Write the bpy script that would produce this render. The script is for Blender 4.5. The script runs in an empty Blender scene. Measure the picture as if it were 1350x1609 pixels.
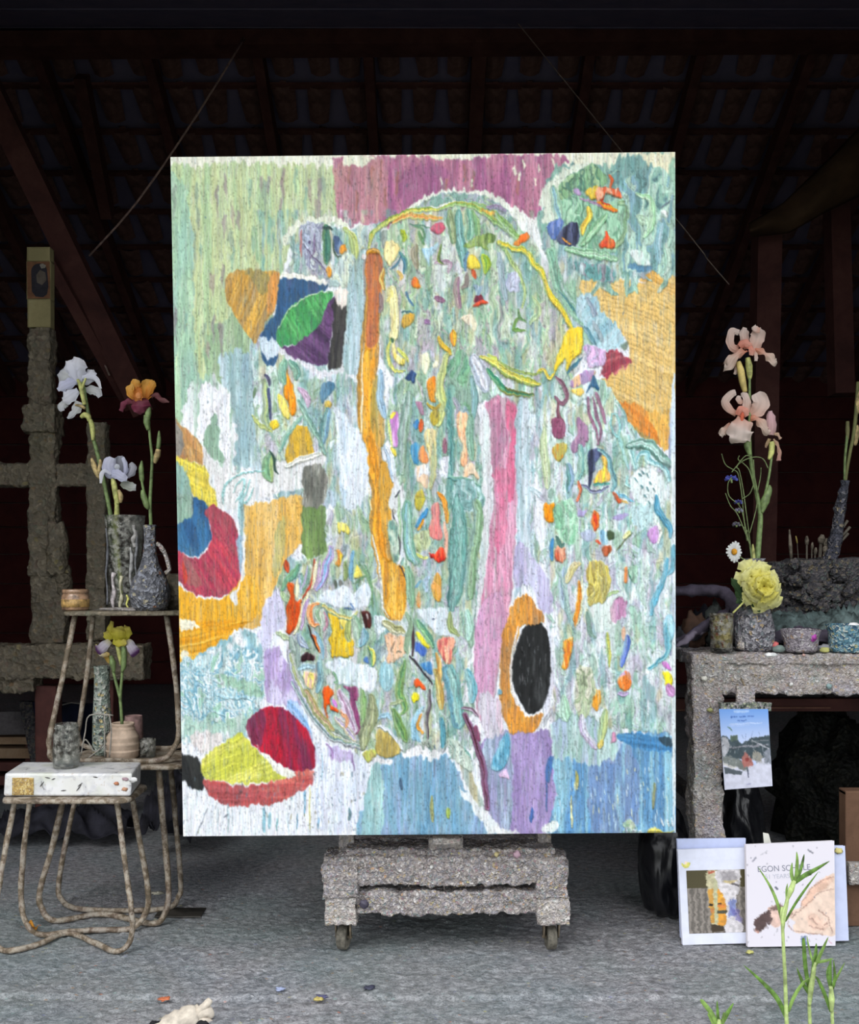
import bpy, bmesh, math, random
import numpy as np
from mathutils import Vector, noise

# ------------------------------------------------------------------ camera, sky, exposure
scene = bpy.context.scene
EYE = 1.05; F = 1600.0; CX, CY = 675.0, 890.0          # eye height (m), focal length and horizon in photograph pixels (1350 x 1609)
cam_d = bpy.data.cameras.new('camera'); cam = bpy.data.objects.new('camera', cam_d); scene.collection.objects.link(cam)
cam.location = (0, 0, EYE); cam.rotation_euler = (math.pi / 2, 0, 0)
cam_d.sensor_fit = 'HORIZONTAL'; cam_d.sensor_width = 36.0; cam_d.lens = 36.0 * F / 1350.0
cam_d.shift_y = (CY - 804.5) / 1350.0; cam_d.clip_start = .05; cam_d.clip_end = 200
scene.camera = cam
world = bpy.data.worlds.new('overcast_sky'); scene.world = world; world.use_nodes = True
wn = world.node_tree; wn.nodes.clear()
wo = wn.nodes.new('ShaderNodeOutputWorld'); wb = wn.nodes.new('ShaderNodeBackground')
wt = wn.nodes.new('ShaderNodeTexCoord'); ws = wn.nodes.new('ShaderNodeSeparateXYZ'); wr = wn.nodes.new('ShaderNodeValToRGB')
wn.links.new(wt.outputs['Generated'], ws.inputs[0]); wn.links.new(ws.outputs['Z'], wr.inputs[0]); wn.links.new(wr.outputs[0], wb.inputs[0]); wn.links.new(wb.outputs[0], wo.inputs[0])
wr.color_ramp.elements[0].position = 0.0; wr.color_ramp.elements[0].color = (.71, .73, .75, 1)      # an even overcast sky, a little brighter overhead
wr.color_ramp.elements[1].position = 1.0; wr.color_ramp.elements[1].color = (.96, .98, 1.01, 1)
wb.inputs[1].default_value = 2.05
scene.view_settings.view_transform = 'Standard'; scene.view_settings.look = 'None'; scene.view_settings.gamma = 1.0
scene.view_settings.use_curve_mapping = False; scene.view_settings.exposure = 0.08
sun_d = bpy.data.lights.new('sun', 'SUN'); sun = bpy.data.objects.new('sun', sun_d); scene.collection.objects.link(sun)
sun_d.energy = 0.9; sun_d.angle = math.radians(25); sun_d.color = (1, .98, .95)                    # bright patch of the veiled sun, high over the photographer's right shoulder
sun.rotation_euler = (math.radians(48), 0, math.radians(-24))

# ------------------------------------------------------------------ helpers
def W(px, py, Y):
    """the point at depth Y that stands at photograph pixel (px, py)"""
    return Vector(((px - CX) / F * Y, Y, EYE - (py - CY) / F * Y))
def lin(c):
    v = [x / 255.0 if max(c) > 1.0 else x for x in c[:3]]
    return tuple(x / 12.92 if x <= .04045 else ((x + .055) / 1.055) ** 2.4 for x in v) + (1.0,)
col_ = scene.collection
def link(o, parent=None, **kw):
    col_.objects.link(o)
    if parent: o.parent = parent; o.matrix_parent_inverse = parent.matrix_world.inverted()
    for k, v in kw.items(): o[k] = v
    return o
def thing(name, label, cat, loc=(0, 0, 0), group=None):
    o = bpy.data.objects.new(name, None); o.empty_display_size = .05; o.location = loc; col_.objects.link(o)
    bpy.context.view_layer.update() if False else None
    o.matrix_world = __import__('mathutils').Matrix.Translation(Vector(loc))
    o['label'] = label; o['category'] = cat
    if group: o['group'] = group
    return o
def tag(o, label, cat, group=None):
    o['label'] = label; o['category'] = cat
    if group: o['group'] = group
    return o
class MB:
    """collects shapes, then becomes ONE mesh object"""
    def __init__(s): s.v = []; s.f = []; s.c = None
    def add(s, v, f):
        b = len(s.v); s.v += [tuple(p) for p in v]; s.f += [tuple(i + b for i in q) for q in f]; return s
    def box(s, lo, hi):
        x0, y0, z0 = lo; x1, y1, z1 = hi
        return s.add([(x0,y0,z0),(x1,y0,z0),(x1,y1,z0),(x0,y1,z0),(x0,y0,z1),(x1,y0,z1),(x1,y1,z1),(x0,y1,z1)],
                     [(0,3,2,1),(4,5,6,7),(0,1,5,4),(1,2,6,5),(2,3,7,6),(3,0,4,7)])
    def hexa(s, p):
        """eight corners: 0-3 front (TL TR BR BL), 4-7 back in the same order"""
        return s.add(p, [(0,3,2,1),(4,5,6,7),(0,1,5,4),(1,2,6,5),(2,3,7,6),(3,0,4,7)])
    def tube(s, pts, r, seg=8, caps=True, bump=0.0, sm=0):
        P = [Vector(p) for p in pts]
        R_ = list(r) if hasattr(r, '__len__') else [r] * len(P)
        if sm:
            Q = []; RR = []; m = len(P)
            for i in range(m - 1):
                p0 = P[max(i - 1, 0)]; p1 = P[i]; p2 = P[i + 1]; p3 = P[min(i + 2, m - 1)]
                for k in range(sm):
                    t = k / sm
                    Q.append(.5 * ((2 * p1) + (p2 - p0) * t + (2 * p0 - 5 * p1 + 4 * p2 - p3) * t * t + (3 * p1 - p0 - 3 * p2 + p3) * t ** 3)); RR.append(R_[i] * (1 - t) + R_[i + 1] * t)
            P = Q + [P[-1]]; R_ = RR + [R_[-1]]
        n = len(P); V = []; up = None
        for i in range(n):
            d = (P[min(i + 1, n - 1)] - P[max(i - 1, 0)]).normalized()
            if up is None: up = d.orthogonal().normalized()
            up = (up - d * up.dot(d)).normalized() if (up - d * up.dot(d)).length > 1e-5 else d.orthogonal().normalized()
            b = d.cross(up)
            for k in range(seg):
                a = 2 * math.pi * k / seg
                q = P[i] + (up * math.cos(a) + b * math.sin(a)) * R_[i]
                if bump: q += (q - P[i]) * bump * 2.2 * noise.noise(q * 55)
                V.append(q)
        Fc = [(i * seg + k, i * seg + (k + 1) % seg, (i + 1) * seg + (k + 1) % seg, (i + 1) * seg + k) for i in range(n - 1) for k in range(seg)]
        if caps: Fc += [tuple(range(seg))[::-1], tuple((n - 1) * seg + k for k in range(seg))]
        return s.add(V, Fc)
    def lathe(s, prof, c=(0, 0, 0), seg=28, amp=0.0, sc=30, lump=0.0):
        """prof: (radius, height) from the foot up; the surface may be rough"""
        V = []; c = Vector(c)
        for r, z in prof:
            for k in range(seg):
                a = 2 * math.pi * k / seg; q = Vector((r * math.cos(a), r * math.sin(a), z))
                if amp and r > 1e-4:
                    d = Vector((math.cos(a), math.sin(a), 0)); g = q + c
                    q += d * (amp * noise.noise(g * sc) + amp * .6 * noise.noise(g * sc * 2.3) + lump * noise.noise(g * 9))
                V.append(q + c)
        n = len(prof)
        Fc = [(i * seg + k, i * seg + (k + 1) % seg, (i + 1) * seg + (k + 1) % seg, (i + 1) * seg + k) for i in range(n - 1) for k in range(seg)]
        if prof[0][0] > 1e-4: Fc.append(tuple(range(seg))[::-1])
        if prof[-1][0] > 1e-4: Fc.append(tuple((n - 1) * seg + k for k in range(seg)))
        return s.add(V, Fc)
    def crust(s, lo, hi, res=.008, amp=.006, sc=38, slant=(0, 0), sag=0.0):
        """a board or block thick with dried paint: a closed fine grid, pushed in and out by noise"""
        lo = Vector(lo); hi = Vector(hi); d = hi - lo
        n = [max(2, min(260, int(math.ceil(d[i] / res)))) for i in range(3)]
        idx = {}; V = []
        def vid(i, j, k):
            t = (i, j, k)
            if t not in idx:
                p = Vector((lo.x + d.x * i / n[0], lo.y + d.y * j / n[1], lo.z + d.z * k / n[2]))
                nn = Vector(((i == n[0]) - (i == 0), (j == n[1]) - (j == 0), (k == n[2]) - (k == 0))).normalized()
                q = p.copy(); q.x += slant[0] * (p.z - lo.z); q.y += slant[1] * (p.z - lo.z)
                h = noise.noise(q * sc) * .55 + noise.noise(q * sc * 2.1 + Vector((7, 3, 1))) * .4 + noise.noise(q * sc * .35) * .8
                if k == 0 and sag: h += -sag / max(amp, 1e-6) * max(0, noise.noise(Vector((q.x * 60, q.y * 60, 0))))
                idx[t] = len(V); V.append(q + nn * h * amp)
            return idx[t]
        Fc = []
        for a, b, c in ((0, 1, 2), (1, 2, 0), (2, 0, 1)):
            for side in (0, n[c]):
                for i in range(n[a]):
                    for j in range(n[b]):
                        q = []
                        for di, dj in ((0, 0), (1, 0), (1, 1), (0, 1)):
                            t = [0, 0, 0]; t[a] = i + di; t[b] = j + dj; t[c] = side; q.append(vid(*t))
                        Fc.append(tuple(q if side else q[::-1]))
        return s.add(V, Fc)
    def blob(s, c, r, seg=24, rings=16, amp=.2, sc=3.0, seed=0, squash=1.0, ridge=False, flat=True):
        """lump (rag, heap, bag): a ball pushed by noise, flattened where it sits"""
        c = Vector(c); r = Vector(r); V = []
        for i in range(rings + 1):
            th = math.pi * i / rings
            for k in range(seg):
                a = 2 * math.pi * k / seg
                d = Vector((math.sin(th) * math.cos(a), math.sin(th) * math.sin(a), math.cos(th)))
                q = d * sc + Vector((seed * 3.1, seed * 1.7, 0))
                h = noise.noise(q) + .5 * noise.noise(q * 2.2)
                if ridge: h = (1 - abs(noise.noise(q * 1.0)) * 2.2) * .8 + .4 * (1 - abs(noise.noise(q * 2.3)) * 2) - .7
                p = Vector((d.x * r.x, d.y * r.y, d.z * r.z)) * (1 + amp * h)
                if flat and p.z < -r.z * .75: p.z = -r.z * .75 + (p.z + r.z * .75) * .05
                V.append(c + p)
        Fc = [(i * seg + k, (i + 1) * seg + k, (i + 1) * seg + (k + 1) % seg, i * seg + (k + 1) % seg) for i in range(rings) for k in range(seg)]
        return s.add(V, Fc)
    def sheet(s, nu, nv, fn, thick=0.0):
        V = [fn(i / (nu - 1), j / (nv - 1)) for j in range(nv) for i in range(nu)]
        Fc = [(j * nu + i, j * nu + i + 1, (j + 1) * nu + i + 1, (j + 1) * nu + i) for j in range(nv - 1) for i in range(nu - 1)]
        return s.add(V, Fc)
    def build(s, name, m, parent=None, smooth=True, thick=0.0, bevel=0.0, weld=False, **kw):
        me = bpy.data.meshes.new(name); me.from_pydata(s.v, [], s.f)
        if weld:
            bm = bmesh.new(); bm.from_mesh(me); bmesh.ops.remove_doubles(bm, verts=bm.verts, dist=1e-5); bm.to_mesh(me); bm.free()
        me.materials.append(m)
        if smooth: me.polygons.foreach_set('use_smooth', [True] * len(me.polygons))
        o = bpy.data.objects.new(name, me)
        if s.c is not None:
            a = me.color_attributes.new('Col', 'FLOAT_COLOR', 'POINT'); a.data.foreach_set('color', np.array(s.c, np.float32).ravel())
        if thick:
            md = o.modifiers.new('solid', 'SOLIDIFY'); md.thickness = thick; md.offset = 0
        if bevel:
            md = o.modifiers.new('bevel', 'BEVEL'); md.width = bevel; md.segments = 2; md.limit_method = 'ANGLE'
        link(o, parent, **kw)
        me.update()
        return o
def struct(name, mb, m, smooth=False, **kw): return mb.build(name, m, None, smooth, kind='structure', **kw)

# ------------------------------------------------------------------ materials
def mat(name, base=None, rough=.7, spec=.3, metal=0.0):
    m = bpy.data.materials.new(name); m.use_nodes = True; b = m.node_tree.nodes['Principled BSDF']
    b.inputs['Roughness'].default_value = rough; b.inputs['Specular IOR Level'].default_value = spec; b.inputs['Metallic'].default_value = metal
    if base is not None: b.inputs['Base Color'].default_value = lin(base)
    return m, m.node_tree, b
def N(nt, t, **kw):
    n = nt.nodes.new(t)
    for k, v in kw.items():
        if hasattr(n, k) and not k.startswith('i_'): setattr(n, k, v)
        elif k.startswith('i_'): n.inputs[k[2:].replace('_', ' ')].default_value = v
    return n
def ramp(nt, fac, stops, interp='LINEAR'):
    r = nt.nodes.new('ShaderNodeValToRGB'); r.color_ramp.interpolation = interp; e = r.color_ramp.elements
    while len(e) < len(stops): e.new(.5)
    for i, (p, c) in enumerate(stops): e[i].position = p; e[i].color = lin(c)
    nt.links.new(fac, r.inputs[0]); return r.outputs[0]
def mixc(nt, a, b, fac, mode='MIX'):
    n = nt.nodes.new('ShaderNodeMix'); n.data_type = 'RGBA'; n.blend_type = mode
    for s, v in ((0, fac), (6, a), (7, b)):
        if isinstance(v, (int, float)): n.inputs[s].default_value = v
        elif isinstance(v, tuple): n.inputs[s].default_value = lin(v)
        else: nt.links.new(v, n.inputs[s])
    return n.outputs[2]
def coords(nt, scale=(1, 1, 1), kind='Object', rot=(0, 0, 0)):
    t = nt.nodes.new('ShaderNodeTexCoord'); mp = nt.nodes.new('ShaderNodeMapping'); mp.inputs['Scale'].default_value = scale; mp.inputs['Rotation'].default_value = rot
    nt.links.new(t.outputs[kind], mp.inputs[0]); return mp.outputs[0]
def noise_t(nt, vec, sc, detail=4, rough=.6, dist=0.0):
    n = nt.nodes.new('ShaderNodeTexNoise'); n.inputs['Scale'].default_value = sc; n.inputs['Detail'].default_value = detail; n.inputs['Roughness'].default_value = rough; n.inputs['Distortion'].default_value = dist
    nt.links.new(vec, n.inputs['Vector']); return n
def bumpn(nt, b, h, s=.4, d=.01):
    n = nt.nodes.new('ShaderNodeBump'); n.inputs['Strength'].default_value = s; n.inputs['Distance'].default_value = d
    nt.links.new(h, n.inputs['Height']); nt.links.new(n.outputs[0], b.inputs['Normal']); return n
def crust_mat(name, stops, sc=95, patch=None, patch_amt=.5, rough=.55, stretch=(1, 1, 1), speck=True, bump=.8):
    sc = sc * 1.9; dark_ = sum(sum(c) for _, c in stops) / len(stops) < 330
    """dried oil paint in many small dabs: each cell its own colour, warped; coarse patches over it"""
    m, nt, b = mat(name, rough=rough, spec=.25)
    v0 = coords(nt, stretch)
    nz = noise_t(nt, v0, sc * .5, 3)
    w = N(nt, 'ShaderNodeVectorMath', operation='SCALE'); w.inputs['Scale'].default_value = .016; nt.links.new(nz.outputs['Color'], w.inputs[0])
    ad = N(nt, 'ShaderNodeVectorMath', operation='ADD'); nt.links.new(v0, ad.inputs[0]); nt.links.new(w.outputs[0], ad.inputs[1])
    vo = N(nt, 'ShaderNodeTexVoronoi'); vo.inputs['Scale'].default_value = sc; nt.links.new(ad.outputs[0], vo.inputs['Vector'])
    sp = N(nt, 'ShaderNodeSeparateColor'); nt.links.new(vo.outputs['Color'], sp.inputs[0])
    c = ramp(nt, sp.outputs[0], stops, 'CONSTANT')
    n2 = noise_t(nt, v0, sc * .9, 5, .7); n2.inputs['Scale'].default_value = sc * .55; c = mixc(nt, c, tuple(int(x * .45) for x in stops[0][1]), ramp(nt, n2.outputs['Fac'], [(.52, (0, 0, 0)), (.68, (190, 190, 190))]))
    n3 = noise_t(nt, v0, 5.5, 4, .6)
    c = mixc(nt, c, (255, 255, 255), .0)
    if patch:
        c = mixc(nt, c, ramp(nt, n3.outputs['Color'], patch), patch_amt)
    n4 = noise_t(nt, v0, sc * .8, 3)
    c = mixc(nt, c, (206, 204, 206) if not dark_ else tuple(min(255, int(x * 1.5)) for x in stops[0][1]), ramp(nt, n4.outputs['Fac'], [(.62, (0, 0, 0)), (.70, (200, 200, 200))]))
    nt.links.new(c, b.inputs['Base Color'])
    mx = N(nt, 'ShaderNodeMath', operation='MULTIPLY_ADD'); nt.links.new(n2.outputs['Fac'], mx.inputs[0]); mx.inputs[1].default_value = 1.0; nt.links.new(vo.outputs['Distance'], mx.inputs[2])
    bumpn(nt, b, mx.outputs[0], bump, .010)
    return m
GREYS = [(0, (160, 150, 148)), (.13, (140, 134, 134)), (.27, (176, 166, 164)), (.40, (148, 146, 152)), (.52, (184, 176, 170)), (.62, (134, 128, 124)), (.71, (166, 160, 168)), (.79, (198, 192, 190)), (.86, (144, 156, 156)), (.90, (218, 214, 212)), (.94, (180, 162, 130)), (.965, (158, 130, 136)), (.985, (196, 158, 126)), (.993, (206, 196, 140))]
GREYS = [(p, tuple(min(250, x + 14) for x in c)) for p, c in GREYS]
M_crust = crust_mat('crusted_paint', GREYS, 90)
M_crust2 = crust_mat('crusted_paint_pale', [(p, tuple(min(255, x + 22) for x in c)) for p, c in GREYS], 80, [(.3, (150, 150, 158)), (.5, (176, 166, 150)), (.7, (196, 194, 190))], .35)
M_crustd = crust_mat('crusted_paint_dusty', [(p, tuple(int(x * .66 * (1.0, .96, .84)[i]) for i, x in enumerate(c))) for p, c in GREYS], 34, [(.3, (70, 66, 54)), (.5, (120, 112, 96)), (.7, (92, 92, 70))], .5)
M_crustb = crust_mat('crusted_paint_blue', [(0, (96, 140, 160)), (.3, (140, 176, 190)), (.5, (70, 104, 130)), (.65, (196, 206, 200)), (.8, (180, 180, 140)), (.9, (60, 90, 110))], 75)
M_dark = crust_mat('crusted_paint_dark', [(0, (74, 72, 76)), (.3, (92, 88, 90)), (.5, (62, 62, 68)), (.7, (104, 98, 92)), (.85, (84, 90, 88)), (.95, (120, 110, 90))], 60)
def leg_mat():
    m, nt, b = mat('rusted_painted_tube', rough=.5, spec=.35)
    v = coords(nt); n = noise_t(nt, v, 42, 5, .65); n2 = noise_t(nt, v, 11, 4, .6); n3 = noise_t(nt, v, 130, 2)
    c = ramp(nt, n.outputs['Fac'], [(.36, (44, 38, 36)), (.45, (96, 80, 70)), (.50, (150, 138, 128)), (.60, (186, 180, 170)), (.70, (104, 92, 86))])
    c = mixc(nt, c, ramp(nt, n2.outputs['Color'], [(.3, (60, 54, 52)), (.5, (150, 136, 110)), (.7, (110, 92, 84))]), .42)
    c = mixc(nt, c, (60, 40, 32), ramp(nt, n3.outputs['Fac'], [(.6, (0, 0, 0)), (.68, (190, 190, 190))]))
    nt.links.new(c, b.inputs['Base Color']); bumpn(nt, b, n.outputs['Fac'], .5, .006); return m
M_leg = leg_mat()
def wood_mat(name, c1, c2, c3, rough=.8, sc=6):
    m, nt, b = mat(name, rough=rough, spec=.2)
    v = coords(nt, (1, 1, 1)); n = noise_t(nt, v, sc, 5, .6, .4); n2 = noise_t(nt, v, sc * 9, 3)
    c = ramp(nt, n.outputs['Fac'], [(.3, c1), (.5, c2), (.7, c3)]); c = mixc(nt, c, c1, ramp(nt, n2.outputs['Fac'], [(.5, (0, 0, 0)), (.7, (140, 140, 140))]))
    nt.links.new(c, b.inputs['Base Color']); bumpn(nt, b, n2.outputs['Fac'], .3, .004); return m
M_rafter = wood_mat('red_brown_timber', (76, 48, 46), (92, 58, 54), (106, 70, 64))
M_board = wood_mat('barn_board', (80, 38, 40), (94, 44, 44), (104, 52, 48))
M_boardr = wood_mat('roof_board', (108, 104, 132), (118, 112, 138), (126, 118, 142))
M_tile = wood_mat('clay_tile', (92, 68, 66), (116, 86, 80), (134, 102, 94), sc=14)
M_rawwood = wood_mat('raw_wood', (128, 104, 82), (150, 124, 98), (166, 144, 118))
M_pine = wood_mat('pale_pine', (136, 128, 92), (156, 146, 106), (168, 160, 122))
def simple(name, c, rough=.7, spec=.3, var=.12, sc=30, metal=0.0, bump=.15):
    m, nt, b = mat(name, rough=rough, spec=spec, metal=metal)
    n = noise_t(nt, coords(nt), sc, 4, .6)
    d = tuple(max(0, x * (1 - var * 1.6)) for x in c); l = tuple(min(255, x * (1 + var)) for x in c)
    nt.links.new(ramp(nt, n.outputs['Fac'], [(.3, d), (.7, l)]), b.inputs['Base Color'])
    if bump: bumpn(nt, b, n.outputs['Fac'], bump, .004)
    return m
def vc_mat(name, rough=.6, spec=.3, bump=0.0, trans=0.0, sc=400):
    m, nt, b = mat(name, rough=rough, spec=spec)
    a = N(nt, 'ShaderNodeVertexColor'); a.layer_name = 'Col'; nt.links.new(a.outputs['Color'], b.inputs['Base Color'])
    if bump: bumpn(nt, b, noise_t(nt, coords(nt), sc, 3).outputs['Fac'], bump, .002)
    if trans:
        t = N(nt, 'ShaderNodeBsdfTranslucent'); nt.links.new(a.outputs['Color'], t.inputs[0]); mx = N(nt, 'ShaderNodeMixShader'); mx.inputs[0].default_value = trans
        nt.links.new(b.outputs[0], mx.inputs[1]); nt.links.new(t.outputs[0], mx.inputs[2]); nt.links.new(mx.outputs[0], nt.nodes['Material Output'].inputs[0])
    return m
M_petal = vc_mat('petal', .55, .25, .1, .3, 90); M_print = vc_mat('printed_sheet', .45, .35)
M_stem = simple('green_stem', (112, 132, 84), .5, .35, .2, 60); M_leaf = simple('green_leaf', (110, 146, 70), .5, .35, .22, 70)
M_stemp = simple('pale_green_sheath', (176, 178, 110), .55, .3, .2, 50); M_dry = simple('dry_sheath', (176, 156, 112), .7, .2, .25, 60)
def glass_mat():
    m, nt, b = mat('smeared_glass', rough=.12, spec=.5)
    v = coords(nt); n = noise_t(nt, v, 55, 5, .7); n2 = noise_t(nt, v, 160, 2)
    gl = N(nt, 'ShaderNodeBsdfGlass'); gl.inputs['Roughness'].default_value = .05; gl.inputs['IOR'].default_value = 1.25; gl.inputs['Color'].default_value = (.86, .88, .88, 1)
    tr = N(nt, 'ShaderNodeBsdfTransparent'); tr.inputs[0].default_value = (.86, .88, .88, 1)
    g2 = N(nt, 'ShaderNodeMixShader'); g2.inputs[0].default_value = .55; nt.links.new(gl.outputs[0], g2.inputs[1]); nt.links.new(tr.outputs[0], g2.inputs[2])
    b.inputs['Base Color'].default_value = lin((196, 194, 186)); b.inputs['Roughness'].default_value = .5
    mx = N(nt, 'ShaderNodeMixShader'); nt.links.new(ramp(nt, n.outputs['Fac'], [(.46, (30, 30, 30)), (.68, (190, 190, 190))]), mx.inputs[0])
    nt.links.new(g2.outputs[0], mx.inputs[1]); nt.links.new(b.outputs[0], mx.inputs[2]); nt.links.new(mx.outputs[0], nt.nodes['Material Output'].inputs[0]); return m
M_glass = glass_mat()
random.seed(5)
# ------------------------------------------------------------------ the setting: an open-fronted barn
def floor_mat():
    m, nt, b = mat('paint_layered_floor', rough=.6, spec=.3)
    v = coords(nt, (1, 1, 1))
    n1 = noise_t(nt, v, 2.6, 5, .62, .6); n2 = noise_t(nt, coords(nt, (.9, 1.5, 1)), 46, 6, .75); n3 = noise_t(nt, v, 150, 4, .75)
    c = ramp(nt, n1.outputs['Color'], [(.25, (128, 146, 150)), (.42, (150, 160, 168)), (.5, (166, 162, 162)), (.6, (138, 156, 156)), (.75, (176, 178, 186))])
    c = mixc(nt, c, ramp(nt, n2.outputs['Fac'], [(.34, (84, 86, 88)), (.46, (150, 150, 156)), (.54, (188, 188, 194)), (.68, (232, 232, 238))]), .68)
    c = mixc(nt, c, (104, 104, 108), ramp(nt, n3.outputs['Fac'], [(.40, (200, 200, 200)), (.48, (0, 0, 0))]))
    # scattered paint droppings
    vo = N(nt, 'ShaderNodeTexVoronoi'); vo.inputs['Scale'].default_value = 60; nt.links.new(coords(nt, (.7, 1.5, 1)), vo.inputs['Vector'])
    sp = N(nt, 'ShaderNodeSeparateColor'); nt.links.new(vo.outputs['Color'], sp.inputs[0])
    pc = ramp(nt, sp.outputs[0], [(0, (206, 208, 214)), (.2, (160, 190, 186)), (.4, (190, 150, 110)), (.5, (206, 200, 130)), (.58, (150, 150, 190)), (.7, (226, 226, 230)), (.85, (110, 130, 140)), (.95, (226, 130, 80))], 'CONSTANT')
    near = ramp(nt, vo.outputs['Distance'], [(.12, (255, 255, 255)), (.26, (0, 0, 0))]); pick = ramp(nt, sp.outputs[1], [(.52, (0, 0, 0)), (.56, (220, 220, 220))])
    mm = N(nt, 'ShaderNodeMath', operation='MULTIPLY'); nt.links.new(near, mm.inputs[0]); nt.links.new(pick, mm.inputs[1])
    c = mixc(nt, c, pc, mm.outputs[0])
    # greener, smoother paint film around the easel and the greyer worn sill in front
    n5 = noise_t(nt, v, 1.3, 3); c = mixc(nt, c, (112, 142, 136), ramp(nt, n5.outputs['Fac'], [(.42, (0, 0, 0)), (.60, (150, 150, 150))]))
    nt.links.new(c, b.inputs['Base Color'])
    ad = N(nt, 'ShaderNodeMath', operation='ADD'); nt.links.new(n2.outputs['Fac'], ad.inputs[0]); nt.links.new(n3.outputs['Fac'], ad.inputs[1]); bumpn(nt, b, ad.outputs[0], .9, .010)
    return m
M_floor = floor_mat()
def lines(a, b, dense, n, far, m):
    t = list(np.linspace(dense[0], dense[1], n)); return list(np.linspace(a, dense[0], far)[:-1]) + t + list(np.linspace(dense[1], b, m)[1:])
xs = lines(-4.3, 4.3, (-1.3, 1.3), 330, 8, 8); ys = lines(2.28, 9.2, (2.29, 3.3), 190, 2, 40)
fm = MB(); nx, ny = len(xs), len(ys)
for y in ys:
    for x in xs:
        h = 0.0
        if abs(x) < 1.5 and y < 3.6:
            h = .0034 * noise.noise(Vector((x * 26, y * 34, 0))) + .0050 * noise.noise(Vector((x * 62, y * 74, 3))) + .003 * noise.noise(Vector((x * 5, y * 9, 7)))
            e = y - (2.49 + .012 * noise.noise(Vector((x * 2.5, 0, 5))) - .006 * x); h += -.008 / (1 + math.exp(e * 260)) - .006 * math.exp(-(e / .006) ** 2)
            e2 = y - (2.66 + .02 * noise.noise(Vector((x * 3, 0, 9)))); h += -.004 * math.exp(-(e2 / .006) ** 2)
            h *= min(1, max(0, (3.6 - y) / .5))
        fm.v.append((x, y, h - .003))
fm.f = [(j * nx + i, j * nx + i + 1, (j + 1) * nx + i + 1, (j + 1) * nx + i) for j in range(ny - 1) for i in range(nx - 1)]
b0 = len(fm.v); fm.v += [(-4.3, 2.28, -.14), (4.3, 2.28, -.14)]; fm.f.append((b0, b0 + 1, nx - 1, 0)) if False else fm.f.append((0, b0, b0 + 1, nx - 1))
floor = struct('floor', fm, M_floor, True)
M_ground = simple('gravelly_ground', (126, 128, 116), .95, .1, .2, 14, bump=.5)
struct('ground', MB().sheet(30, 30, lambda u, v: (-9 + 18 * u, -10 + 12.3 * v, -.10 + .015 * noise.noise(Vector((u * 9, v * 9, 0))))), M_ground, True)

M_plast = simple('dark_limewash', (110, 98, 94), .9, .1, .15, 4)
def gable(x0, x1):
    P = [(2.2, -.1), (2.2, 2.95), (6.15, 4.30), (9.2, 2.66), (9.2, -.1)]; n = len(P)
    return MB().add([(x0, y, z) for y, z in P] + [(x1, y, z) for y, z in P], [tuple(range(n)), tuple(range(n, 2 * n))[::-1]] + [(i, n + i, n + (i + 1) % n, (i + 1) % n) for i in range(n)])
wl = struct('wall_left', gable(-4.4, -4.25), M_plast)
wr_ = struct('wall_right', gable(4.25, 4.4), M_plast)
wb_ = struct('wall_back', MB().box((-4.4, 9.10, -.1), (4.4, 9.25, 2.75)), M_plast)
wf = struct('wall_front', MB().box((-4.4, 2.12, -.1), (-2.2, 2.24, 2.95)).box((2.2, 2.12, -.1), (4.4, 2.24, 2.95)).box((-4.4, 2.12, 2.64), (4.4, 2.24, 2.95)), M_plast)
# weatherboards of the back wall, one by one
z = 0.0; k = 0
while z < 2.7:
    h = .20 + .08 * ((k * 37) % 10) / 10; y0 = 9.05 + .012 * ((k * 13) % 3)
    MB().box((-4.25, y0, z + .004), (4.25, 9.10, min(z + h, 2.74) - .005)).build('board', M_board, wb_, False, bevel=.004); z += h; k += 1
# the roof: front slope climbs to the ridge, back slope falls away behind it
RY, RZ, BY, BZ, FY, FZ = 6.15, 4.28, 9.25, 2.62, 2.12, 2.93
rf = struct('roof', MB().hexa([Vector(p) for p in ((-4.5, FY, FZ), (4.5, FY, FZ), (4.5, RY, RZ), (-4.5, RY, RZ), (-4.5, FY, FZ + .05), (4.5, FY, FZ + .05), (4.5, RY, RZ + .05), (-4.5, RY, RZ + .05))])
            .hexa([Vector(p) for p in ((-4.5, RY, RZ + .06), (4.5, RY, RZ + .06), (4.5, BY, BZ + .06), (-4.5, BY, BZ + .06), (-4.5, RY, RZ + .12), (4.5, RY, RZ + .12), (4.5, BY, BZ + .12), (-4.5, BY, BZ + .12))]), M_boardr)
L1 = math.hypot(RY - FY, RZ - FZ); d1 = Vector((0, RY - FY, RZ - FZ)) / L1; n1v = Vector((0, -d1.z, d1.y))
def slab(x0, x1, p, d, nrm, s0, s1, t0, t1):
    P = [Vector((x, 0, 0)) + Vector((0, p[1], p[2])) + d * s + nrm * t for t in (t0, t1) for (x, s) in ((x0, s1), (x1, s1), (x1, s0), (x0, s0))]
    return MB().hexa(P)
pF = (0, FY, FZ)
for i in range(16):
    s0 = i * L1 / 16
    slab(-4.2, 4.2, pF, d1, n1v, s0 + .004, s0 + L1 / 16 - .006, -.020 - .004 * (i % 2), -.002).build('board', M_boardr, rf, False)
L2 = math.hypot(BY - RY, RZ - BZ); d2 = Vector((0, BY - RY, BZ - RZ)) / L2; n2v = Vector((0, -d2.z, d2.y)) * -1    # n2v points down and in
n2v = Vector((0, d2.z, -d2.y)); n2v = n2v if n2v.z < 0 else -n2v
pB = (0, RY, RZ + .06)
for k in range(-6, 7):
    w_ = .045 if k == 0 else .032
    slab(.30 + .67 * k - w_, .30 + .67 * k + w_, pB, d2, n2v, .06, L2 - .12, .075, .20).build('rafter', M_rafter, rf, False, bevel=.006)
rows = 10; pitch = (L2 - .1) / rows
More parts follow.
